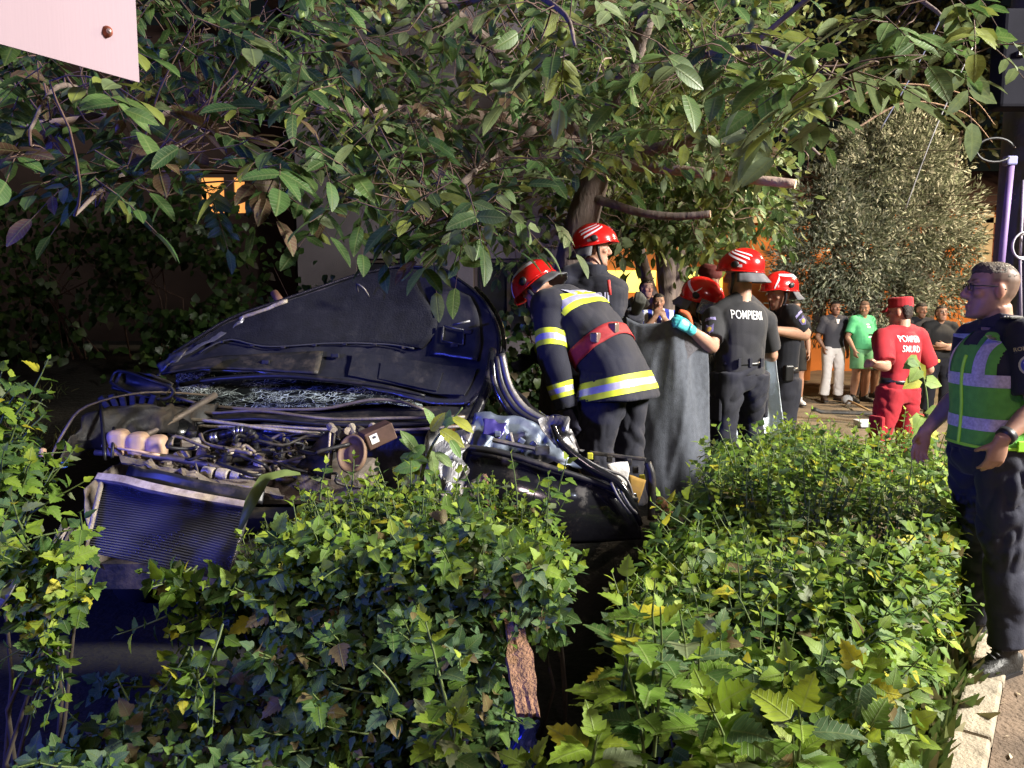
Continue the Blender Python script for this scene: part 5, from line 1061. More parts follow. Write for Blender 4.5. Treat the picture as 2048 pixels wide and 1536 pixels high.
MB().tube([at(395, 942, 3.5), at(520, 958, 3.5)], .022, 14).build('manifold_pipe', M_HOSE, car, True)
for k, (x, y, Y) in enumerate(((405, 915, 3.7), (450, 925, 3.65), (520, 930, 3.7), (470, 908, 3.75), (560, 915, 3.7), (600, 900, 3.8), (330, 945, 3.55), (640, 905, 3.85))): MB().tube([at(x, y, Y), at(x + 3, y - 16, Y)], [.035, .032], 14).tube([at(x + 3, y - 16, Y), at(x + 3, y - 22, Y)], .024, 12).build('engine_canister', [M_DIRTM, M_PLAS, M_ALU][k % 3], car, False)
surf('front_crossmember', M_DIRTM, lerpgrid([at(235, 925, 3.42), at(360, 955, 3.36), at(500, 985, 3.3), at(560, 1000, 3.3)], [at(225, 912, 3.46), at(360, 942, 3.42), at(500, 972, 3.4), at(560, 985, 3.4)], 34, 6), False, .01, .02, 12, 5)
surf('rubber_strip', M_HOSE, lerpgrid([at(250, 965, 3.33), at(330, 978, 3.3), at(430, 1000, 3.27), at(520, 1010, 3.26)], [at(260, 935, 3.36), at(340, 945, 3.33), at(430, 968, 3.3), at(530, 985, 3.3)], 20, 5), True, .02, .008, 9, 6)
rr = np.random.default_rng(5)
for k in range(60):
    x0, y0 = rr.uniform(330, 640), rr.uniform(862, 960); Y0 = rr.uniform(3.4, 3.9); p = [at(x0, y0, Y0)]
    for _ in range(3): p.append(p[-1] + np.array([rr.uniform(-.02, .14), rr.uniform(-.07, .07), rr.uniform(-.05, .04)]))
    MB().tube(p, rr.uniform(.004, .011), 6, 4).build('hose' if k % 2 else 'wire', [M_HOSE, M_PLAS, M_HOSE, M_DIRTM, M_HOSE][k % 5], car, True)
for k in range(14):
    x0, y0 = rr.uniform(380, 660), rr.uniform(890, 955); b2 = MB().box(at(x0, y0, rr.uniform(3.5, 3.8)), (rr.uniform(.02, .07), rr.uniform(.02, .06), rr.uniform(.012, .035)), Matrix.Rotation(rr.uniform(-1, 1), 3, 'Z') @ Matrix.Rotation(rr.uniform(-.5, .5), 3, 'X')); b2.build('engine_bracket', [M_DIRTM, M_PLAS, M_ALU, M_HOSE, M_PLAS][k % 5], car, bevel=.006)
MB().tube([at(200, 800, 3.7), at(205, 850, 3.6), at(210, 920, 3.5)], [.005, .009, .009], 6, 3).build('washer_pipe', M_HOSE, car, True)
MB().tube([at(228, 855, 3.62), at(224, 915, 3.5)], .008, 6).build('washer_pipe', M_HOSE, car, True)
# radiator pack
ra, rb, rc, rd = at(205, 962, 3.22), at(500, 1010, 3.14), at(455, 1160, 3.0), at(170, 1100, 3.1)
P = np.zeros((60, 12, 3))
for i in range(60):
    for j in range(12):
        t, s_ = j / 11, i / 59; P[i, j] = (ra * (1 - t) + rb * t) * (1 - s_) + (rd * (1 - t) + rc * t) * s_ + np.array([0, (-.012 if i % 2 else .0) + .035 * math.sin(t * 3.1) * math.sin(s_ * 3), .0])
surf('radiator_core', pmat('radiator_fins', (.22, .22, .27), .34, .75, var=.3, vs=5, rvar=.15), P, False, .006)
surf('radiator_core_backing', M_PLAS, P[::8] + [0, .03, 0], True, .01)
MB().tube([at(196, 955, 3.22), at(250, 962, 3.2), at(300, 975, 3.18), at(400, 995, 3.16), at(500, 1012, 3.13)], [.022, .024, .024, .022, .02], 4, 4).build('radiator_tank', pmat('dusty_white_tank', (.62, .52, .44), .6, var=.25, vs=14, dust=(.25, .18, .13), dusts=16, dustamt=.55), car, False)
MB().tube([at(203, 965, 3.2), at(185, 1040, 3.12), at(168, 1110, 3.07)], [.012, .012, .01], 6).build('radiator_side', M_ALU, car, True)
for k in range(5): MB().tube([at(95 + k * 12, 1115 - k * 3, 3.0), at(125 + k * 9, 1050 + k * 4, 3.1)], .012, 4).build('grille_slat', M_DIRTM if k % 2 else M_PLAS, car, False)
MB().box(at(122, 930, 3.3), (.05, .03, .025)).build('blue_reflector', pmat('blue_reflector', (.05, .15, .7), .2), car, bevel=.006)
MB().box(at(80, 905, 3.25), (.05, .03, .04)).build('broken_lamp_piece', pmat('amber_shard', (.6, .4, .25), .4), car, bevel=.01)
# right front corner: dusty round cover, bracket and fuse box
c = at(704, 908, 3.42); dn_ = Vector((-.15, -.9, .35)).normalized(); rot = dn_.to_track_quat('Z', 'Y').to_matrix()
def disc(name, rs, mat, par=None):
    m = MB(); n = 32; Vv = []; 
    for r_, h in rs:
        for k in range(n): Vv.append(rot @ Vector((r_ * math.cos(2 * math.pi * k / n) * .85, r_ * math.sin(2 * math.pi * k / n) * 1.15, h)) + Vector(c))
    Fc = [(i * n + j, i * n + (j + 1) % n, (i + 1) * n + (j + 1) % n, (i + 1) * n + j) for i in range(len(rs) - 1) for j in range(n)] + [tuple(range(n))[::-1], tuple(range((len(rs) - 1) * n, len(rs) * n))]
    return m.add(Vv, Fc).build(name, mat, car, True)
disc('round_cover', [(.074, -.03), (.08, 0), (.08, .012), (.072, .016), (.066, .008), (.04, -.004), (.034, .002), (.012, .003)], pmat('dusty_brown_cover', (.16, .10, .07), .6, var=.3, vs=9, dust=(.27, .17, .11), dusts=9, dustamt=.55))
surf('cover_bracket', M_PLAS, lerpgrid([at(590, 935, 3.5), at(660, 960, 3.42)], [at(655, 862, 3.55), at(668, 868, 3.48)], 10, 8), True, .01, .004, 9, 1)
MB().tube([at(660, 865, 3.46), at(655, 930, 3.42)], .006, 6).build('bracket_edge', M_ALU, car, True)
fb = MB().box(at(755, 870, 3.6), (.15, .11, .085), Matrix.Rotation(.5, 3, 'Z') @ Matrix.Rotation(-.35, 3, 'Y')); o = fb.build('fuse_box', pmat('rusty_box', (.10, .055, .04), .6, .2, var=.5, vs=12), car, bevel=.006)
fr_ = Matrix.Rotation(.5, 3, 'Z') @ Matrix.Rotation(-.35, 3, 'Y'); pc_ = Vector(at(755, 870, 3.6)) + fr_ @ Vector((-.035, -.0565, .005))
q = MB().box(pc_, (.04, .002, .045), fr_).build('white_label', pmat('paper', (.75, .75, .73), .8), None); q.parent = o; q.location = -car.location
q = MB().box(pc_ + fr_ @ Vector((.002, -.002, .008)), (.016, .002, .012), fr_).build('label_mark', pmat('ink', (.05, .05, .08), .8), None); q.parent = o; q.location = -car.location
for k in range(8): MB().tube([at(660 + k * 14, 852 + (k % 3) * 6, 3.75), at(668 + k * 14, 862 + (k % 2) * 8, 3.7)], .02, 10).build('relay', [M_ALU, M_PLAS, M_DIRTM][k % 3], car, False)
# crumpled wing at the right front corner
surf('crumpled_wing', M_BARE, lerpgrid([at(845, 1015, 3.32), at(880, 1010, 3.3), at(925, 1000, 3.32)], [at(845, 910, 3.45), at(890, 880, 3.5), at(930, 860, 3.6)], 22, 22), False, .003, .03, 13, 3)
surf('crumpled_wing', M_PAINT, lerpgrid([at(860, 1020, 3.35), at(910, 1030, 3.3), at(965, 1010, 3.35)], [at(870, 985, 3.4), at(920, 975, 3.36), at(970, 955, 3.42)], 16, 12), True, .004, .02, 10, 5)
surf('splintered_lens', M_ALU, lerpgrid([at(850, 1035, 3.27), at(885, 1025, 3.25), at(915, 1015, 3.28)], [at(848, 1000, 3.3), at(885, 990, 3.28), at(920, 1000, 3.3)], 14, 8), False, .003, .02, 22, 8)
# pillar and torn window frame
MB().tube([at(985, 700, 4.3), at(975, 770, 4.1), at(950, 830, 3.95), at(915, 900, 3.8)], [.022, .03, .032, .03], 10, 5).build('windscreen_pillar', M_PAINT, car, True)
for k, mt in enumerate((M_PAINT, M_HOSE, M_BARE)): MB().tube([at(985 + k * 9, 720 - k * 6, 4.05), at(990 + k * 14, 770, 4.0), at(1020 + k * 14, 822 - k * 3, 3.95), at(1070 + k * 13, 850 - k * 4, 3.92), at(1120 + k * 9, 858 - k * 9, 3.95)], [.018, .02, .022, .018, .012], 8, 5).build('window_frame', mt, car, True)
surf('window_frame_skin', M_PAINT, lerpgrid([at(982, 745, 4.05), at(1000, 800, 3.98), at(1050, 845, 3.92), at(1125, 865, 3.93)], [at(1005, 700, 4.1), at(1022, 770, 4.02), at(1068, 822, 3.98), at(1128, 850, 3.98)], 26, 8), True, .006, .012, 11, 2)
# door swung open, skin towards us
door = surf('door', M_PAINT, lerpgrid([at(905, 1010, 3.62), at(1000, 1045, 3.58), at(1140, 1085, 3.58), at(1280, 1080, 3.65)], [at(940, 893, 3.72), at(1040, 915, 3.68), at(1160, 950, 3.68), at(1270, 990, 3.72)], 40, 16, (0, -.05, 0)), True, .03, .006, 4, 9)
surf('door_inner_panel', M_BLUEM, lerpgrid([at(935, 895, 3.78), at(1040, 915, 3.75), at(1160, 945, 3.75)], [at(945, 828, 3.9), at(1020, 838, 3.88), at(1120, 868, 3.9)], 40, 16), True, .004, .022, 13, 4)
surf('door_inner_panel', pmat('violet_film', (.06, .05, .22), .25, .3, var=.4, vs=9), lerpgrid([at(962, 872, 3.74), at(1000, 880, 3.72)], [at(965, 840, 3.82), at(1012, 845, 3.8)], 14, 8), True, .003, .012, 16, 4)
MB().tube([at(920, 893, 3.68), at(1000, 905, 3.64), at(1100, 935, 3.62), at(1200, 968, 3.64), at(1275, 1000, 3.66)], [.016, .018, .016, .016, .012], 8, 5).build('door_belt_moulding', M_HOSE, car, True)
MB().tube([at(945, 852, 3.8), at(935, 880, 3.76), at(925, 900, 3.72)], [.02, .018, .014], 8, 4).build('door_hinge', M_BARE, car, True)
MB().tube([at(985, 880, 3.7), at(1070, 898, 3.68)], .012, 8).tube([at(1020, 866, 3.74), at(1026, 890, 3.72)], .01, 8).box(at(1085, 900, 3.70), (.07, .03, .04)).build('window_regulator', M_BARE, car)
for k in range(5): MB().box(at(995 + k * 24, 868 + k * 7, 3.74), (.035, .02, .03), Matrix.Rotation(.3 * k, 3, 'Y')).build('regulator_bracket', M_BLUEM, car, bevel=.006)
surf('torn_sheet', M_BARE, lerpgrid([at(1070, 850, 3.75), at(1110, 905, 3.68), at(1150, 925, 3.68)], [at(1095, 828, 3.8), at(1130, 845, 3.75), at(1160, 905, 3.74)], 18, 14), False, .003, .03, 12, 7)
MB().tube([at(1105, 850, 3.72), at(1125, 890, 3.68), at(1180, 935, 3.64), at(1235, 965, 3.62), at(1262, 1005, 3.6), at(1282, 1050, 3.6)], [.014, .022, .026, .024, .02, .012], 8, 5).build('torn_edge', M_PAINT, car, True)
MB().tube([at(1130, 895, 3.7), at(1200, 935, 3.68), at(1250, 955, 3.68), at(1268, 1000, 3.66)], .008, 6, 5).build('torn_edge', M_BARE, car, True)
for k in range(3): MB().tube([at(1222 + k * 10, 965 + k * 8, 3.6), at(1240 + k * 9, 1000 + k * 5, 3.58), at(1262 + k * 6, 1028, 3.58)], .007, 6, 4).build('torn_ribbon', [M_BARE, M_PAINT, M_BARE][k], car, True)
tp = MB().box(at(1235, 912, 3.86), (.30, .02, .02), Matrix.Rotation(.12, 3, 'Y')); tp.build('door_trim', M_PLAS, car, bevel=.005)
MB().tube([at(1295, 925, 3.82), at(1304, 960, 3.8), at(1302, 1040, 3.78)], [.02, .022, .02], 8, 4).build('door_trim_end', M_PLAS, car, True)
for k in range(9): MB().box(at(1180 + k * 13, 912 + (k % 3) * 14 + k * 2, 3.84), (.03, .02, .035)).build('trim_clip', M_PLAS if k % 4 else pmat('yellow_clip', (.6, .6, .05), .5), car, bevel=.004)
surf('white_foam', pmat('white_foam', (.72, .70, .68), .9, var=.08, bump=.3), lerpgrid([at(1212, 930, 3.76), at(1250, 975, 3.74)], [at(1255, 925, 3.8), at(1258, 945, 3.78)], 8, 8), True, .008, .006, 20, 2)
surf('yellow_board', pmat('yellow_fibre_board', (.50, .30, .07), .8, var=.25, vs=12), lerpgrid([at(1258, 1000, 3.74), at(1275, 1010, 3.74)], [at(1258, 950, 3.78), at(1292, 962, 3.78)], 8, 8), True, .006, .003, 14, 3)
# ---------------------------------------------------------------- sheets held by the firefighters
top = [at(1252, 634, 5.02), at(1285, 648, 4.98), at(1318, 646, 4.95), at(1345, 636, 4.94), at(1380, 652, 4.98), at(1410, 690, 5.05)]
bot = [at(1262, 960, 4.95), at(1290, 1010, 4.9), at(1330, 1015, 4.86), at(1360, 1010, 4.88), at(1395, 1000, 4.95), at(1425, 985, 5.05)]
G = lerpgrid(bot, top, 60, 50, (0, 0, 0)); q = G.reshape(-1, 3)
uu = np.tile(np.linspace(0, 1, 60), 50); vv = np.repeat(np.linspace(0, 1, 50), 60)
q[:, 1] += .055 * vnoise(np.stack([uu * 4.2 + .8 * vv, vv * 1.1, 0 * uu + 3], 1)) * (1.1 - .6 * vv) + .012 * np.abs(vnoise(np.stack([uu * 8 - 2.5 * vv, vv * 1.6 + uu, 0 * uu + 8], 1))) + .003 * vnoise(np.stack([uu * 20, vv * 12, 0 * uu], 1)); q[:, 0] += .012 * np.sin(uu * 11 + vv * 3)
o = MB().grid(q.reshape(G.shape)).build('grey_blanket', pmat('grey_felt', (.075, .084, .108), .97, var=.2, vs=30, bump=.3, bs=220, sheen=.3), None, True, solid=.006)
tag(o, 'grey felt blanket held up as a screen between the firefighters', 'blanket')
G = lerpgrid([at(1345, 648, 4.93), at(1362, 738, 4.93), at(1374, 712, 4.95)], [at(1352, 642, 4.95), at(1388, 662, 4.97), at(1410, 690, 5.0)], 24, 20); q = G.reshape(-1, 3); q[:, 1] += .012 * vnoise(q * 12)
MB().grid(q.reshape(G.shape)).build('folded_corner', pmat('grey_felt_fold', (.10, .095, .11), .97, var=.2, vs=70, bump=.5, bs=220), o, True, solid=.006)
MB().tube([at(1358, 622, 4.97), at(1374, 630, 4.97), at(1385, 655, 4.97)], [.012, .022, .01], 8, 4).build('orange_binding', pmat('orange_tape', (.55, .10, .03), .7), o, True)
G = lerpgrid([at(1470, 960, 5.62), at(1500, 955, 5.58), at(1540, 945, 5.60), at(1576, 915, 5.52)], [at(1470, 705, 5.62), at(1500, 700, 5.58), at(1530, 700, 5.60), at(1552, 702, 5.52)], 30, 40); q = G.reshape(-1, 3); q[:, 1] += .05 * ridge(q * [9, 2, 1.6]); q[:, 0] += .015 * vnoise(q * 6)
o = MB().grid(q.reshape(G.shape)).build('foil_sheet', pmat('silver_blue_foil', (.70, .78, .88), .35, .2, var=.12, vs=4, bump=.5, bs=22), None, True, solid=.003)
tag(o, 'silvery blue foil rescue sheet hanging behind the lettered firefighter', 'foil sheet')
# ---------------------------------------------------------------- vegetation
RV = np.random.default_rng(11)
M_LW = leafmat('walnut_leaf', .28, .5); M_LH = leafmat('hibiscus_leaf', .34, .55, True, .3); M_LS = leafmat('silver_leaf', .15, .6, False); M_LD = leafmat('ivy_leaf', .15, .4, False); M_LG = leafmat('grass_blade', .2, .6, False)
M_BARK = pmat('walnut_bark', (.15, .115, .10), .9, var=.35, vs=9, bump=.9, bs=22, stretch=(1, 1, .35), bdist=.02)
M_BARKL = pmat('pale_branch_bark', (.30, .22, .18), .85, var=.3, vs=12, bump=.6, bs=30)
M_CUT = pmat('fresh_cut_wood', (.55, .38, .24), .8, var=.15, vs=30)
M_WOOD = pmat('woody_stem', (.045, .035, .025), .9, var=.3, vs=20); M_STEM = pmat('green_stem', (.10, .14, .04), .6, var=.25, vs=20); M_TWIG = pmat('reddish_twig', (.10, .06, .045), .8, var=.3, vs=20)
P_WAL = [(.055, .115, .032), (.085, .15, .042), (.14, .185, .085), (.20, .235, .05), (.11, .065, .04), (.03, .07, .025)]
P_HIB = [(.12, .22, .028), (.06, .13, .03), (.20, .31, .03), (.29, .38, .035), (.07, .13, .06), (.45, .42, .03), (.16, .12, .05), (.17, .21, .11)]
def unit(v): v = np.asarray(v, float); return v / (np.linalg.norm(v) + 1e-9)
def tubes_fast(name, segs, mat, parent, n=4, kind='stuff'):
    """many thin stems in one mesh; segs = list of (points, radii)"""
    V = []; Q = []; c = 0; a = np.linspace(0, 2 * math.pi, n, endpoint=False)
    for P, r in segs:
        P = np.asarray(P, float); T, U, W = frames(P); r = np.asarray(r, float)[:, None, None]
        v = P[:, None, :] + r * (np.cos(a)[None, :, None] * U[:, None, :] + np.sin(a)[None, :, None] * W[:, None, :]); V.append(v.reshape(-1, 3)); k = len(P)
        for i in range(k - 1):
            for j in range(n): Q.append((c + i * n + j, c + i * n + (j + 1) % n, c + (i + 1) * n + (j + 1) % n, c + (i + 1) * n + j))
        c += k * n
    o = mesh_np(name, np.concatenate(V), np.array(Q), mat, parent, True, True)
    if kind: o['kind'] = kind
    return o
# ---- walnut tree
wt = thing('walnut_tree', 'spreading walnut tree with leaning trunk, sawn limbs and drooping leaves', 'tree', tuple(at(1118, 900, 6.4) * [1, 1, 0] + [0, 0, .25]))
LIMB = {'trunk': ([(1108, 960, 6.4), (1128, 640, 6.4), (1145, 520, 6.35), (1168, 430, 6.3), (1192, 345, 6.3), (1210, 290, 6.3)], [.19, .155, .14, .135, .12, .10]),
        'a': ([(1200, 320, 6.3), (1232, 200, 5.9), (1285, 60, 5.4), (1320, -90, 5.0)], [.09, .075, .065, .05]),
        'b': ([(1205, 325, 6.3), (1300, 302, 6.05), (1400, 275, 5.8), (1520, 240, 5.5), (1580, 225, 5.4)], [.06, .05, .045, .04, .02]),
        'c': ([(1200, 322, 6.3), (1260, 330, 6.1), (1360, 341, 5.8), (1480, 356, 5.5), (1590, 368, 5.3)], [.05, .043, .04, .036, .032]),
        'd': ([(1178, 395, 6.25), (1215, 405, 6.15), (1280, 425, 6.0), (1350, 433, 5.9), (1420, 428, 5.8)], [.045, .036, .033, .03, .028]),
        'e': ([(1200, 315, 6.3), (1100, 252, 6.0), (950, 236, 5.5), (750, 222, 5.0), (480, 214, 4.5), (250, 232, 4.0), (40, 250, 3.6)], [.08, .065, .055, .045, .035, .025, .012]),
        'f': ([(1200, 305, 6.3), (1050, 150, 5.6), (900, 20, 5.0), (800, -80, 4.6)], [.06, .045, .04, .03]),
        'g': ([(1240, 180, 5.9), (1380, 120, 4.9), (1500, 95, 3.9), (1600, 125, 3.0), (1675, 160, 2.5)], [.035, .022, .015, .009, .004]),
        'h': ([(1080, 250, 6.0), (980, 320, 4.8), (900, 390, 3.7), (850, 450, 3.1)], [.035, .025, .016, .008]),
        'i': ([(480, 214, 4.5), (360, 290, 3.4), (230, 360, 2.7), (150, 430, 2.35)], [.02, .014, .009, .005]),
        'j': ([(250, 232, 4.0), (130, 170, 3.0), (60, 260, 2.5)], [.016, .01, .005]),
        'k': ([(1500, 95, 3.9), (1640, -20, 3.5), (1740, -50, 3.3), (1870, 20, 3.2), (1900, 70, 3.2)], [.014, .012, .01, .008, .004]),
        'l': ([(900, 20, 5.0), (1020, -20, 3.8), (1120, 20, 2.9), (1150, 90, 2.6)], [.02, .016, .01, .005]),
        'm': ([(1520, 240, 5.5), (1590, 270, 5.4), (1640, 310, 5.35)], [.018, .014, .008])}
limb_pts = []
for nm, (pts, rr_) in LIMB.items():
    W = [at(*p) for p in pts]; P_, R_ = crom(W, rr_, 6); limb_pts += P_
    q, f = tube_np(P_, R_, 14); q = q + .008 * vnoise(q * 22)[:, None] * (np.repeat(np.array(R_), 14) / .1)[:, None]
    o = MB().add(q, f).build('trunk' if nm == 'trunk' else 'limb', M_BARKL if nm in 'ce' and nm != 'trunk' else M_BARK, wt, True)
    if nm in 'cd' and nm != 'trunk':
        d = unit(P_[-1] - P_[-2]); MB().tube([P_[-1] - d * .002, P_[-1] + d * .004], R_[-1] * .98, 14).build('sawn_end', M_CUT, wt)
limb_pts = np.array(limb_pts)
CL = []      # compound leaves: base, direction, size, palette weights, hi
def clump(px, py, Y, sx, sy, sY, n, size=.125, pw=(.30, .25, .2, .1, .05, .1), down=.5):
    for _ in range(n):
        p = at(px + RV.normal() * sx, py + RV.normal() * sy, max(2.1, Y + RV.normal() * sY)); a = RV.uniform(0, 6.28)
        d = unit([math.cos(a), math.sin(a) * .8 - .15, -down + RV.normal() * .3]); CL.append((p, d, size * RV.uniform(.75, 1.2), RV.choice(6, p=pw)))
def fill(x0, x1, y0, y1, Y0, Y1, n, **k):
    for _ in range(n): clump(RV.uniform(x0, x1), RV.uniform(y0, y1), RV.uniform(Y0, Y1), 8, 8, .05, 1, **k)
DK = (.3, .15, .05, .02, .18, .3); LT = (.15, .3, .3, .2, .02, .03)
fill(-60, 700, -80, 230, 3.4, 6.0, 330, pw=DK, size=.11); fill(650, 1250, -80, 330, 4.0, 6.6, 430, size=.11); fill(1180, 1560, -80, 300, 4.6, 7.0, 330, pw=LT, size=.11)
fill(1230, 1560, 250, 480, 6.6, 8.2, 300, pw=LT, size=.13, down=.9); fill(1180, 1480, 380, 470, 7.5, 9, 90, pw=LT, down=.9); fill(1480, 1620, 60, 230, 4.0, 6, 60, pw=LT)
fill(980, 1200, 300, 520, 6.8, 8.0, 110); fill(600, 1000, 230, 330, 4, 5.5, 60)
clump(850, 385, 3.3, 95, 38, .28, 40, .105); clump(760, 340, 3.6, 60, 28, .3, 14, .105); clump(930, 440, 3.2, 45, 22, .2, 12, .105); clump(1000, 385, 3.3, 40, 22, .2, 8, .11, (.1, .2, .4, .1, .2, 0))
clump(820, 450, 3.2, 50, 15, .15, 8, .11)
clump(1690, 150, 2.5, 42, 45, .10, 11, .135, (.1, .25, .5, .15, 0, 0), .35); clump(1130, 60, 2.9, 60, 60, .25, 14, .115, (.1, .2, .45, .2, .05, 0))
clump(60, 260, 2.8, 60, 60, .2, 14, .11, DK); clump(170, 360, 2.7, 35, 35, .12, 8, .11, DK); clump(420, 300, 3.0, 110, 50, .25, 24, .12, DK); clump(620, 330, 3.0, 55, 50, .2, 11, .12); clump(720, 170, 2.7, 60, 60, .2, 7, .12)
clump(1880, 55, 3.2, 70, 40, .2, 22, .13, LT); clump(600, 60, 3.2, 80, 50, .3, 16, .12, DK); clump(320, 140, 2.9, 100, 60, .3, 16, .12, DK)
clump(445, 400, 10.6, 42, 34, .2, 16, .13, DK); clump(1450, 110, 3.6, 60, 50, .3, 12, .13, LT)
D = []; N = []; S = []; T = []; PI_ = []; SEG = []
for p, d, sz, c in CL:
    L = sz * 2.1; side = unit(np.cross(d, [0, 0, 1]) + RV.normal(size=3) * .15); up_ = unit(np.cross(side, d)); k = RV.integers(2, 4); e = p + d * L + np.array([0, 0, -.03]); m_ = p + d * L * .5
    SEG.append(([p, m_, e], [.0028, .002, .0012]))
    for q in range(k):
        b = p + d * L * (.35 + .5 * q / k)
        for s_ in (-1, 1):
            D.append(unit(side * s_ * .85 + d * .5 + RV.normal(size=3) * .16 + [0, 0, -.12])); N.append(up_ + RV.normal(size=3) * .35); S.append(sz * RV.uniform(.72, 1.0)); T.append(b); PI_.append(c if RV.random() < .8 else RV.integers(0, 4))
    D.append(unit(d + [0, 0, -.15])); N.append(up_ + RV.normal(size=3) * .3); S.append(sz * 1.12); T.append(e); PI_.append(c)
    if RV.random() < .3:
        dd = np.linalg.norm(limb_pts - p, axis=1); j = dd.argmin()
        if dd[j] < 1.6:
            t_ = limb_pts[j]; f_ = min(1., .75 / (dd[j] + .01)); q = p + (t_ - p) * f_; mm_ = (p + q) / 2 + RV.normal(size=3) * .05 * dd[j]; m2 = (q + mm_) / 2 + RV.normal(size=3) * .035; m3 = (mm_ + p) / 2 + RV.normal(size=3) * .03; SEG.append((crom([q, m2, mm_, m3, p], [.0045, .004, .0034, .0028, .002], 2)))
tubes_fast('twigs', SEG, M_TWIG, wt)
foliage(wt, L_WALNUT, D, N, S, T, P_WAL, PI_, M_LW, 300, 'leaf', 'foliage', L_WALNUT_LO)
M_NUT = pmat('green_walnut_husk', (.11, .16, .035), .55, var=.25, vs=30, bump=.2)
for px, py, Y in ((1660, 214, 2.1), (1622, 130, 2.15), (1512, 26, 3.2), (1470, 4, 3.3), (600, 30, 3.2), (772, 38, 3.0), (1124, 68, 2.7)):
    MB().ell(at(px, py, Y), (.019, .019, .022), 16, 10).build('walnut', M_NUT, wt, True)
for k in range(26):
    x, y, Y = RV.uniform(560, 1640), RV.uniform(60, 260), RV.uniform(4.4, 6); p = at(x, y, Y); SEG = [p]
    for _ in range(4): SEG.append(SEG[-1] + np.array([RV.normal() * .07, RV.normal() * .06, -RV.uniform(.02, .13)]))
    MB().tube(SEG, [.006, .005, .004, .003, .002], 5, 3).build('dead_twig', M_TWIG if k % 2 else M_BARKL, wt, True)
# ---- hibiscus hedge
HL = None
def newh(): return dict(D=[], N=[], S=[], T=[], P=[], SEG=[], W=[])
def sprig(h, p, d, L, n=11, big=.07, bright=.4, dark=False):
    d = unit(d); pts = [np.array(p)]; q = np.array(p, float); dd = d.copy()
    for k in range(4): dd = unit(dd + RV.normal(size=3) * .10 + [0, 0, .04]); q = q + dd * L / 4; pts.append(q.copy())
    pts = np.array(pts); h['SEG'].append((pts, [.0042, .0036, .003, .0024, .0016])); a = RV.uniform(0, 6.28)
    for k in range(n):
        t = .12 + .88 * k / (n - 1); i = min(int(t * 4), 3); f = t * 4 - i; b = pts[i] * (1 - f) + pts[i + 1] * f; ax = unit(pts[i + 1] - pts[i]); u = unit(np.cross(ax, [.3, .2, 1.])); v = np.cross(ax, u); a += 2.4
        out = u * math.cos(a) + v * math.sin(a); tip = max(0, t - .72) / .28
        ld = unit(out * (1 - .45 * tip) + ax * (.35 + .9 * tip) + [0, 0, -.15 * (1 - tip)]); size = big * (1 - .45 * tip) * RV.uniform(.5, 1.25); pet = .25 * big * (1 - tip)
        h['D'].append(ld); h['N'].append(unit(ax * .9 + [0, 0, .5] - out * .25 + RV.normal(size=3) * .22)); h['S'].append(size); h['T'].append(b + out * pet)
        if dark: c = RV.choice([1, 4, 0, 6], p=[.5, .25, .15, .1])  # darker leaf mix, paints the shade low in the hedges
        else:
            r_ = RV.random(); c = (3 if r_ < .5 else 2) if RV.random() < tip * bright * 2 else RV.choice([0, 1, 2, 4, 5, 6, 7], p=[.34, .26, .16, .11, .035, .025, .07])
        h['P'].append(c)
def stems(h, p, top, r=.008):
    p, top = np.array(p, float), np.array(top, float); m_ = (p + top) / 2 + RV.normal(size=3) * .05; h['W'].append(([p, m_, top], [r, r * .8, r * .5]))
def hedge(name, label, loc, h, nind, cat='hedge', group=None):
    t = thing(name, label, cat, loc, 0, group); tubes_fast('stems', h['SEG'], M_STEM, t, 5)
    if h['W']: tubes_fast('woody_stems', h['W'], M_WOOD, t, 6); foliage(t, L_HIB, h['D'], h['N'], h['S'], h['T'], P_HIB, h['P'], M_LH, nind, 'leaf', 'foliage', L_HIB_LO); return t
# right hedge along the kerb
h = newh()
def hw(s): return np.interp(s, [-1.4, -.6, .6, 1.4, 3.2], [.62, .78, 1.1, 1.28, 1.05])
def hh(s, t): return np.interp(s, [-1.4, -.5, .5, 1.5, 2.4, 3.2], [.60, .66, .72, .76, .74, .6]) * (1 - .10 * abs(t - .5))
for k in range(1000):
    s_ = RV.uniform(-1.05, 3.0) if k % 3 else RV.uniform(-.5, 1.8); t = RV.uniform(0, 1); w_ = hw(s_); p = K0 + KD * s_ - KN * (.16 + t * w_); z = hh(s_, t) * (1 + .09 * vnoise(np.array([[p[0] * 3, p[1] * 3, 0]]))[0])
    sprig(h, p + [0, 0, z - RV.uniform(.16, .34)], [RV.normal() * .3, RV.normal() * .3 - .1, 1], RV.uniform(.16, .34), 11, RV.uniform(.042, .078))
    if k % 14 == 0: stems(h, p * [1, 1, 0], p + [0, 0, z - .2])
for k in range(620):
    s_ = RV.uniform(-1.0, 3.0); z = hh(s_, 0) * RV.uniform(.04, .95); p = K0 + KD * s_ - KN * (.22 + .10 * RV.random()) + [0, 0, z]
    sprig(h, p, KN * .8 + np.array([RV.normal() * .3, RV.normal() * .3, .35 + .3 * RV.normal()]), RV.uniform(.12, .26), 9, RV.uniform(.05, .09), .25)
for k in range(300):
    s_ = RV.uniform(-.9, 3.0); z = hh(s_, 1) * RV.uniform(.5, 1.0); p = K0 + KD * s_ - KN * (.05 + hw(s_)) + [0, 0, z]
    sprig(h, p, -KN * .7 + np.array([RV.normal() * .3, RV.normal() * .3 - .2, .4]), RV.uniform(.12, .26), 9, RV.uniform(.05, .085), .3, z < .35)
for k in range(110):
    p = K0 + KD * (-1.1 + .2 * RV.random()) - KN * (.1 + RV.uniform(0, .5)) + [0, 0, RV.uniform(.1, .6)]; sprig(h, p, [RV.normal() * .3 - .2, -.7, .5], RV.uniform(.12, .28), 9, .075, .3)
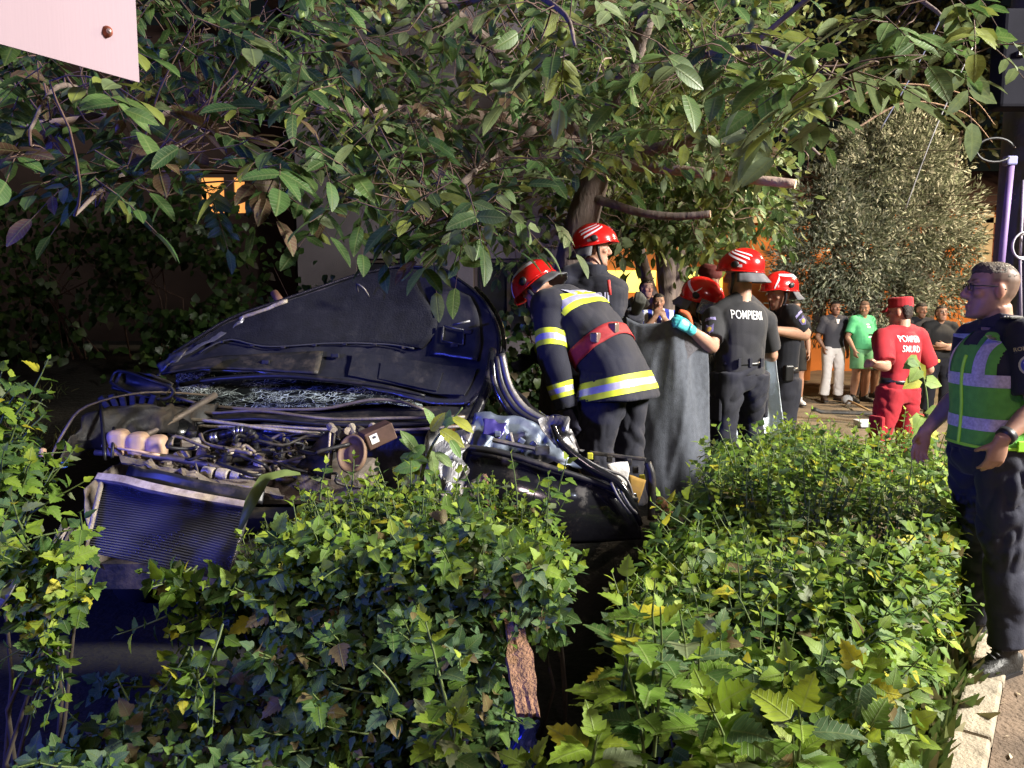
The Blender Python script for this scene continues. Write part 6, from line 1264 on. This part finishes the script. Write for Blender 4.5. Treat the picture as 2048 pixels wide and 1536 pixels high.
for k in range(46):         # tall shoots standing out of the top
    s_ = RV.uniform(.2, 3.0); t = RV.random(); p = K0 + KD * s_ - KN * (.16 + t * hw(s_)); sprig(h, p + [0, 0, hh(s_, t) - .12], [RV.normal() * .2, RV.normal() * .2, 1], RV.uniform(.22, .38), 12, .055, .6)
hedge('hedge', 'thick leafy hibiscus hedge along the concrete kerb', tuple(K0 + KD * .8 - KN * .7), h, 300)
# left hedge in front of the bonnet
h = newh()
for k in range(620):
    x = RV.uniform(-1.02, .18); top_ = np.interp(x, [-1.05, -.75, -.45, .0, .2], [.66, .86, .93, .88, .78]); y = RV.uniform(2.42, 2.95); z = top_ * (1 - .15 * (2.95 - y)) + .03 * RV.normal()
    sprig(h, [x, y, z - RV.uniform(.15, .3)], [RV.normal() * .3, RV.normal() * .3 - .15, 1], RV.uniform(.14, .28), 12, RV.uniform(.036, .06), .55)
    if k % 70 == 0: stems(h, [x + RV.normal() * .1, y + .1, 0], [x, y, z - .2])
for k in range(150):
    x = RV.uniform(-.85, .16); top_ = np.interp(x, [-1.05, -.75, -.45, .0, .2], [.66, .86, .93, .88, .78]); f = RV.random() ** .7; z = top_ * (1 - .36 * f); y = 2.42 - .12 * math.sin(f * 3) * RV.random()
    sprig(h, [x, y + .05, z], [RV.normal() * .35, -.8, .25 + .3 * RV.normal()], RV.uniform(.12, .24), 9, RV.uniform(.05, .075), .3, f > .6)
for px, py, Y, L, b in ((1030, 1060, 2.75, .30, .062), (1090, 1075, 2.75, .26, .062), (900, 1090, 2.6, .26, .062), (960, 1080, 2.6, .22, .06), (700, 985, 2.9, .16, .045), (820, 1000, 2.85, .16, .045), (640, 1000, 2.8, .16, .05), (1115, 1000, 2.8, .18, .06)): sprig(h, at(px, py, Y), [RV.normal() * .15, -.1, 1], L, 9, b, .9)
for k in range(18): sprig(h, at(RV.normal(410, 40), RV.normal(1170, 35), 2.35), [-.4 + RV.normal() * .4, -.5, -.1 + RV.normal() * .4], RV.uniform(.12, .2), 9, .06, .4)
for k in range(8): sprig(h, at(RV.normal(415, 18), RV.normal(1310, 25), 2.2), [RV.normal() * .3, -.4, -.5], RV.uniform(.1, .18), 8, .065, .4)
for k in range(330):        # dense foliage below the top, its shade put into darker leaf colours
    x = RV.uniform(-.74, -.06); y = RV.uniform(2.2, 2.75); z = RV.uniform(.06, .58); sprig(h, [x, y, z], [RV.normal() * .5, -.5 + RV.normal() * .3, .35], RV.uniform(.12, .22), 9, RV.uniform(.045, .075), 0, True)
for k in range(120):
    x = RV.uniform(-1.45, -.6); y = RV.uniform(2.0, 2.6); z = RV.uniform(.03, .3); sprig(h, [x, y, z], [RV.normal() * .5, -.5, .3], RV.uniform(.12, .2), 8, .06, 0, True)  # low fill, darkness of the corner painted as leaf colour
hedge('hedge', 'bright leafy hibiscus hedge pressed against the wrecked engine bay', (-.4, 2.7, 0), h, 300)
# shrub at the left edge and its drooping branch
h = newh()
for k in range(80):
    z = RV.uniform(.86, 1.40); r_ = .25 * math.sin(min(1, (1.6 - z) / .5) * 1.5); a = RV.uniform(0, 6.28); p = np.array([-1.74 + r_ * math.cos(a) * RV.random(), 2.3 + r_ * math.sin(a), z - .1]); sprig(h, p, [math.cos(a) * .6, math.sin(a) * .6 - .3, .6 + RV.normal() * .2], RV.uniform(.12, .24), 9, .058, .5)
for k in range(5): stems(h, [-1.78 + RV.normal() * .05, 2.35, 0], [-1.74 + RV.normal() * .12, 2.3, .9])
hedge('hibiscus_shrub', 'upright hibiscus shrub beside the torn car wing', (-1.66, 2.35, 0), h, 120, 'shrub')
h = newh()
for k in range(40): sprig(h, at(RV.normal(95, 38), RV.normal(1160, 35), 2.05), [RV.normal() * .45, -.4, .1 + RV.normal() * .4], RV.uniform(.1, .2), 9, .058, .5)
for k in range(9): sprig(h, at(RV.normal(110, 14), 1230 + k * 13, 2.0), [RV.normal() * .2, -.2, -.8], .14, 8, .055, .4)
for k in range(4): stems(h, [-1.45 + RV.normal() * .05, 2.1, 0], at(RV.normal(120, 30), 1180, 2.05))
hedge('hibiscus_shrub', 'low drooping hibiscus shrub below the radiator, beside a metal shard', (-1.42, 2.1, 0), h, 120, 'shrub')
# young shoots close to the camera
for i, (px, py, Y, H_, b, lb) in enumerate(((1245, 1420, 1.45, .34, .085, 'tall young hibiscus shoot with a spiky pale tip'), (1330, 1450, 1.4, .34, .08, 'broad young hibiscus shoot leaning over dark leaves'), (1475, 1500, 1.35, .26, .085, 'young hibiscus shoot with yellowing tips'), (1390, 1400, 1.55, .3, .085, 'young hibiscus shoot between the taller tips'), (905, 1450, 1.5, .30, .06, 'slender young hibiscus shoot with small leaves near the blue foil'), (870, 1520, 1.45, .2, .07, 'bushy yellow green hibiscus shoot below the slender one'), (684, 1530, 1.35, .1, .05, 'single budding hibiscus tip standing alone'), (1120, 1530, 1.35, .12, .075, 'short hibiscus shoot beside the gap in the hedge'), (1560, 1560, 1.3, .2, .09, 'leafy hibiscus shoot at the foot of the kerb hedge'))):
    h = newh(); p = at(px, py, Y); n_ = 1 if i == 6 else 3
    for k in range(n_): sprig(h, p + [RV.normal() * .03, RV.normal() * .03, -.12 + .05 * k], [RV.normal() * .12, RV.normal() * .12, 1], H_ * RV.uniform(.7, 1), 4 if i == 6 else 11, b, .9)
    stems(h, [p[0], p[1] + .05, 0], p - [0, 0, .1], .006); hedge('hibiscus_shoot', lb, (p[0], p[1] + .05, 0), h, 40, 'plant', 'young shoots close by')
# plants in the lower left corner, shade put into their leaf colours
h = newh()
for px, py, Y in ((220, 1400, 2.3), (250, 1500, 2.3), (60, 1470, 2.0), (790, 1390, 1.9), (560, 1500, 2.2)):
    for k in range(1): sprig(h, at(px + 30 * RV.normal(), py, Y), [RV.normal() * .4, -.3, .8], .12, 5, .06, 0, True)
hedge('undergrowth', 'dim straggling plants in the dark gap below the hedge', (-.9, 2.0, 0), h, 60, 'plant')
# broken walnut branch lying on the engine
br = thing('broken_branch', 'broken walnut branch with large fresh leaves lying on the engine', 'branch', tuple(at(860, 930, 3.3)))
B_ = [at(840, 960, 3.25), at(865, 890, 3.25), at(900, 845, 3.25), at(925, 815, 3.25)]; MB().tube(B_, [.008, .007, .006, .004], 6, 4).build('stem', M_STEM, br, True)
D = []; N = []; S = []; T = []; PI_ = []
for px, py, dx, dz, L, c in ((870, 855, -.3, .9, .10, 1), (862, 862, .5, .7, .10, 3), (895, 850, .1, 1, .07, 1), (880, 860, .9, -.5, .13, 3), (885, 850, .9, .5, .08, 1), (905, 835, .8, -.4, .11, 3), (840, 900, -.8, .6, .10, 1), (835, 905, -.5, .9, .12, 0), (850, 890, -.7, -.6, .10, 1), (860, 900, .3, -1, .12, 2), (870, 905, .8, -.5, .10, 2), (842, 930, -.9, -.1, .12, 1), (838, 935, -.6, -.8, .13, 3), (850, 940, .6, -.6, .11, 1), (860, 950, .1, -1, .12, 0), (800, 915, .9, .0, .13, 1), (785, 935, .8, -.4, .14, 3), (900, 880, .6, -.8, .09, 1)):
    T.append(at(px, py, 3.22 + .04 * RV.normal())); D.append([dx, -.25, dz]); N.append([RV.normal() * .3 + .3, -.8, .5]); S.append(L); PI_.append(c)
foliage(br, L_WALNUT, D, N, S, T, [(.10, .19, .03), (.11, .22, .04), (.16, .24, .07), (.28, .30, .03)], PI_, M_LW, 40, 'leaf')
br = thing('drooping_leaf', 'long limp dusty leaf hanging over the radiator corner', 'leaf', tuple(at(520, 960, 3.05)))
P = lerpgrid([at(475, 1062, 2.98), at(490, 1000, 3.0), at(520, 950, 3.05), at(570, 938, 3.08), at(600, 945, 3.08)], [at(482, 1064, 2.96), at(515, 1005, 2.97), at(540, 960, 3.0), at(572, 952, 3.04), at(602, 950, 3.06)], 24, 5, (0, .015, 0)); MB().grid(P).build('blade', pmat('limp_leaf', (.14, .19, .06), .5, var=.3, vs=16), br, True)
# ---- ivy bank, far left
iv = thing('ivy_bank', 'dense ivy bank climbing in front of the brown house', 'ivy', (-3.2, 8.8, 0)); n = 9000
X = RV.uniform(-8.5, .6, n); Y_ = RV.uniform(8.0, 10.2, n); top_ = 1.7 + .75 * vnoise(np.stack([X * .8, Y_ * .5, 0 * X], 1)) + .35 * vnoise(np.stack([X * 2.5, Y_ * 2, 0 * X + 3], 1)); zz = gnd(X, Y_) + RV.random(n) * np.maximum(top_, .25) * np.clip((Y_ - 7.8) / .8, .15, 1); y0 = 8.0 + .35 * vnoise(np.stack([X * 1.5, zz * 1.5, 0 * X + 9], 1)) + RV.random(n) * .8
T = np.stack([X, y0, zz], 1); g_ = vnoise(T * 1.6) > -.38; T = T[g_]; n = len(T); D = np.stack([RV.normal(size=n) * .6, -.3 + RV.normal(size=n) * .4, -.5 + RV.normal(size=n) * .4], 1); N = np.stack([RV.normal(size=n) * .4, -.8 + 0 * T[:, 0], .5 + RV.normal(size=n) * .3], 1)
foliage(iv, L_IVY, D, N, RV.uniform(.06, .12, n), T, [(.04, .085, .02), (.06, .115, .03), (.03, .06, .02), (.08, .13, .03), (.06, .05, .03)], RV.choice(5, n, p=[.35, .25, .25, .1, .05]), M_LD, 0)
SEG = []
for k in range(60):
    x = RV.uniform(-8, .5); z0 = float(gnd(x, 8.6)); SEG.append(([[x, 8.7, z0], [x + RV.normal() * .2, 8.4, z0 + .7], [x + RV.normal() * .4, 8.3, z0 + RV.uniform(1, 1.9)]], [.012, .009, .004]))
tubes_fast('stems', SEG, M_TWIG, iv)
# ---- silvery tree on the right
def crown_tree(name, label, base, blobs, n, leaf, size, pal, mat, limbs, seed, group=None):
    t = thing(name, label, 'tree', base, 0, group); rg = np.random.default_rng(seed); T = []; D = []; b0 = np.array(base)
    for (c, r_) in blobs:
        m_ = int(n * r_ ** 2 / sum(b[1] ** 2 for b in blobs)); d = rg.normal(size=(m_, 3)); d /= np.linalg.norm(d, axis=1)[:, None]; rad = r_ * (1 - .55 * rg.random(m_) ** 1.6) * (1 + .42 * vnoise(d * 3.5 + r_ * 5)); p = np.array(c) + d * rad[:, None] * [1, 1, .9]; T.append(p); D.append(d + rg.normal(size=(m_, 3)) * .45 + [0, 0, .15])
    T = np.concatenate(T); D = np.concatenate(D); k = vnoise(T * 2.6) + .5 * vnoise(T * 6) > -.22; T, D = T[k], D[k]; m_ = len(T)
    foliage(t, leaf, D, rg.normal(size=(m_, 3)) + [0, -.4, .5], rg.uniform(.7, 1.2, m_) * size, T, pal, rg.integers(0, len(pal), m_), mat, 0, name='crown')
    MB().tube([b0 + [0, 0, -.1], b0 + [.1, 0, 1.0], np.mean([b[0] for b in blobs], 0)], [.17, .13, .06], 10, 4).build('trunk', M_BARK, t, True)
    for c, r_ in blobs[:limbs]: MB().tube([b0 + [.1, 0, .9], (b0 + np.array(c)) / 2 + [0, 0, .4], np.array(c)], [.07, .05, .015], 8, 4).build('limb', M_BARK, t, True)
    return t
bl = [(at(px, py, Y), r_) for px, py, Y, r_ in ((1640, 420, 14, .85), (1740, 350, 14.2, .95), (1830, 330, 14, .7), (1700, 500, 13.8, 1.05), (1800, 460, 14, 1.1), (1880, 420, 14.2, .7), (1620, 520, 14, .7), (1760, 590, 13.9, .95), (1850, 560, 14.2, .85), (1650, 610, 14.2, .75), (1600, 460, 14.2, .55), (1700, 400, 14.2, .8), (1790, 270, 14.2, .45), (1910, 330, 14, .35), (1900, 500, 14, .5), (1560, 400, 14.1, .25), (1690, 285, 14.1, .3), (1850, 250, 14.1, .22), (1935, 380, 14, .25), (1945, 470, 14, .2), (1730, 300, 14, .35), (1815, 240, 14.2, .2), (1925, 560, 14, .25), (1570, 560, 14, .3))]
crown_tree('silvery_tree', 'bushy silver grey leaved tree behind the onlookers', (6.9, 14.6, 0), bl, 80000, L_NARROW, .11, [(.19, .225, .16), (.26, .285, .22), (.12, .15, .09), (.33, .345, .28)], M_LS, 9, 4)
bl = [(at(px, py, Y), r_) for px, py, Y, r_ in ((1650, 60, 19, 2.0), (1800, 150, 19, 1.9), (1930, 220, 19.5, 1.7), (1960, 60, 19, 2.0), (1800, -40, 19, 2.0), (2080, 130, 19, 2), (1700, 260, 19.5, 1.3))]
crown_tree('dark_tree', 'large dark tree towering behind the silvery tree', (10.5, 19, 0), bl, 9000, L_WALNUT_LO, .24, [(.06, .075, .03), (.045, .06, .025), (.09, .085, .04)], M_LD, 5, 5)
bl = [(at(px, py, Y), r_) for px, py, Y, r_ in ((1180, 200, 9.6, 1.0), (1300, 120, 9.8, 1.2), (1420, 250, 9.6, 1.0), (1480, 80, 9.6, 1.1), (1250, 330, 9.4, .8), (1380, 400, 9.5, .8), (1500, 380, 9.6, .7), (1150, 60, 9.6, 1.0), (1340, 490, 9.6, .5))]
crown_tree('leafy_tree', 'yellow green leafy tree close behind the walnut trunk', (2.0, 10, .3), bl, 9000, L_WALNUT_LO, .13, [(.09, .14, .03), (.13, .17, .04), (.07, .10, .03), (.16, .18, .05)], M_LW, 5, 6)
for s0, s1, y in ((1640, 1990, 170), (1700, 1985, 205)): 
    o = MB().tube([at(s0, y + 60, 12), at((s0 + s1) / 2 - 30, y, 12), at(s1 - 60, y + 20, 12), at(s1, y + 80, 12)], [.02, .015, .01, .005], 6, 6).build('arching_branch', M_BARKL, None, True); tag(o, 'bare arching branch above the silvery tree' + (' top' if y < 200 else ', the lower one'), 'branch')
# ---- grass, weeds, litter
def grass(name, label, x0, x1, y0, y1, n, hgt, pal, mask=None, onpath=False, leaf=L_GRASS):
    X = RV.uniform(x0, x1, n); Yg = RV.uniform(y0, y1, n); T = np.stack([X, Yg, gnd(X, Yg) - .01], 1); k = vnoise(np.stack([X * 1.8, Yg * 1.8, 0 * X + 2], 1)) > (mask if mask is not None else -2); T = T[k]; n = len(T)
    o = thing(name, label, 'grass', ((x0 + x1) / 2, (y0 + y1) / 2, 0)); o['kind'] = 'stuff'
    foliage(o, leaf, np.stack([RV.normal(size=n) * .5, RV.normal(size=n) * .5, np.ones(n)], 1), RV.normal(size=(n, 3)) + [0, -.6, 0], RV.uniform(.5, 1.3, n) * hgt, T, pal, RV.integers(0, len(pal), n), M_LG, 0, name='grass_blades')
GP = [(.10, .15, .04), (.14, .17, .05), (.20, .18, .08), (.07, .11, .03)]
grass('grass', 'sparse grass tufts on the bare dirt', 1.2, 8, 5.2, 13, 7000, .07, GP, .18); grass('grass', 'grass patch beside the ivy bank', -7.5, -2.6, 4.6, 7.9, 6000, .10, GP, .0)
T = []; 
for k in range(1500):
    p = K0 + KD * RV.uniform(-1.2, 3.2) - KN * abs(RV.normal() * .10 + .06); T.append([p[0], p[1], 0])
T = np.array(T); n = len(T); o = thing('weeds', 'weeds and grass growing along the kerb foot', 'weeds', tuple(K0)); o['kind'] = 'stuff'
foliage(o, L_NARROW, np.stack([RV.normal(size=n) * .6, RV.normal(size=n) * .6, np.ones(n)], 1), RV.normal(size=(n, 3)), RV.uniform(.06, .2, n), T + [0, 0, .02], GP, RV.integers(0, 4, n), M_LG, 0, name='weed_blades')
T = []
for k in range(900): p = K0 + KD * RV.uniform(-1.4, 4) + KN * RV.uniform(.14, 2.6); T.append([p[0], p[1], .075])
T = np.array(T); n = len(T); o = thing('litter', 'straw and leaf litter scattered on the path', 'litter', tuple(K0 + KN)); o['kind'] = 'stuff'
foliage(o, L_NARROW, np.stack([RV.normal(size=n), RV.normal(size=n), .08 * RV.normal(size=n)], 1), np.stack([RV.normal(size=n) * .3, RV.normal(size=n) * .3, np.ones(n)], 1), RV.uniform(.02, .07, n), T, [(.34, .27, .17), (.42, .33, .2), (.2, .13, .08), (.5, .42, .3)], RV.integers(0, 4, n), M_LG, 0, name='straw')
vn = thing('bindweed', 'bindweed with broad heart leaves beside the policeman', 'plant', tuple(at(1852, 900, 4.5) * [1, 1, 0])); vp = [at(1848, 900, 4.5), at(1855, 820, 4.5), at(1850, 770, 4.5), at(1838, 730, 4.5)]; MB().tube([vp[0] * [1, 1, 0]] + vp, .005, 6, 4).build('stem', M_STEM, vn, True)
n = 16; tt = RV.uniform(0, 3, n); T = np.array([mid(vp[min(int(t), 2)], vp[min(int(t), 2) + 1], t % 1) + RV.normal(size=3) * .05 for t in tt]); foliage(vn, L_IVY, np.stack([RV.normal(size=n), 0 * tt - .3, -.6 + 0 * tt], 1), np.stack([RV.normal(size=n) * .3, 0 * tt - 1, .4 + 0 * tt], 1), RV.uniform(.07, .12, n), T, [(.12, .22, .05), (.40, .40, .04), (.2, .3, .05)], RV.integers(0, 3, n), M_LH, 20)
# ---------------------------------------------------------------- loose things on the ground
m = MB(); pk2 = [at(968, 950, 3.0), at(985, 1060, 2.75), at(1025, 1230, 2.35), at(1056, 1425, 2.05)]
G = []
for i, p in enumerate(crom(pk2, [1] * 4, 8)[0]):
    w_ = .035 * min(1, .12 + i / 9) * (1 + .25 * vnoise(np.array([[i * .9, 0, 0]]))[0]); G.append([p + [(j - 3) / 3 * w_, -.012 + .012 * vnoise(np.array([[i * .35, j * 2.1, 4.]]))[0], 0] for j in range(7)])
o = m.grid(G).build('splintered_plank', pmat('splintered_wood', (.24, .13, .075), .85, var=.4, vs=14, bump=.8, bs=40, stretch=(3, 3, .3)), None, False, solid=.02); tag(o, 'splintered brown plank stuck upright in the hedge gap', 'plank')
G = lerpgrid([at(1010, 1545, 2.2), at(1040, 1548, 2.15), at(1072, 1545, 2.2)], [at(1020, 1450, 2.25), at(1045, 1460, 2.2), at(1066, 1455, 2.25)], 20, 24); q = G.reshape(-1, 3); q = q + np.stack([ridge(q * 16), ridge(q * 16 + 5), ridge(q * 16 + 9)], 1) * .025
o = MB().grid(q.reshape(G.shape)).build('crumpled_foil', pmat('dark_blue_foil', (.05, .06, .28), .15, .7, var=.3, vs=6), None, False, solid=.002); tag(o, 'crumpled dark blue shiny foil below the hedge gap', 'foil')
A = [at(0, 1218, 1.9), at(-40, 1200, 1.9), at(-30, 1165, 1.95), at(38, 1158, 1.95), at(20, 1190, 1.9)]
o = MB().add(A, [(0, 1, 2, 3, 4)]).build('metal_shard', M_BARE, None, solid=.006, bevel=.002); tag(o, 'pale torn metal shard among the low shrub leaves', 'metal shard')
a, b = at(1622, 832, 10.9), at(1790, 858, 10.6); a[2] = .05; b[2] = .05
m = MB(); d = unit(b - a); w2 = np.cross(d, [0, 0, 1.]) * .09
G = [[a * (1 - t) + b * t + w2 * (j / 3 - .5) + np.array([0, 0, .05 + .05 * math.sin(j * 1.05) + (.03 if t < .1 else 0)]) for j in range(4)] for t in np.linspace(0, 1, 18)]
o = m.grid(G).build('sill_trim', M_PLAS, None, True, solid=.02); tag(o, 'long black plastic car trim lying on the dirt', 'car trim')
t = thing('mallet', 'long handled mallet with pale round head lying on the dirt', 'mallet', tuple(at(1694, 806, 12.6) * [1, 1, 0])); a = at(1694, 803, 12.6); a[2] = .09; b = at(1752, 838, 11.2); b[2] = .04
MB().ell(a, (.09, .09, .085)).build('head', pmat('pale_rubber', (.45, .45, .47), .6), t, True); MB().tube([a, b], .018, 8).build('handle', pmat('ash_handle', (.42, .28, .14), .7), t, True)
t = at(1738, 858, 10.2); o = MB().box((t[0], t[1], .05), (.32, .2, .09), taper=1.15).build('white_tray', pmat('white_plastic', (.62, .63, .68), .5), None, bevel=.015); tag(o, 'small white plastic tray on the dirt beside the red trousers', 'tray')
a = at(1320, 1000, 4.4); o = MB().tube([a, a + [.12, .1, -.25], a + [.2, .1, -.62]], [.03, .05, .06], 7, 5).build('broken_stake', pmat('orange_brown_wood', (.33, .16, .08), .85, var=.4, vs=12, bump=.6, bs=40), None, False); tag(o, 'broken brown wooden stake beside the door trim', 'stake')
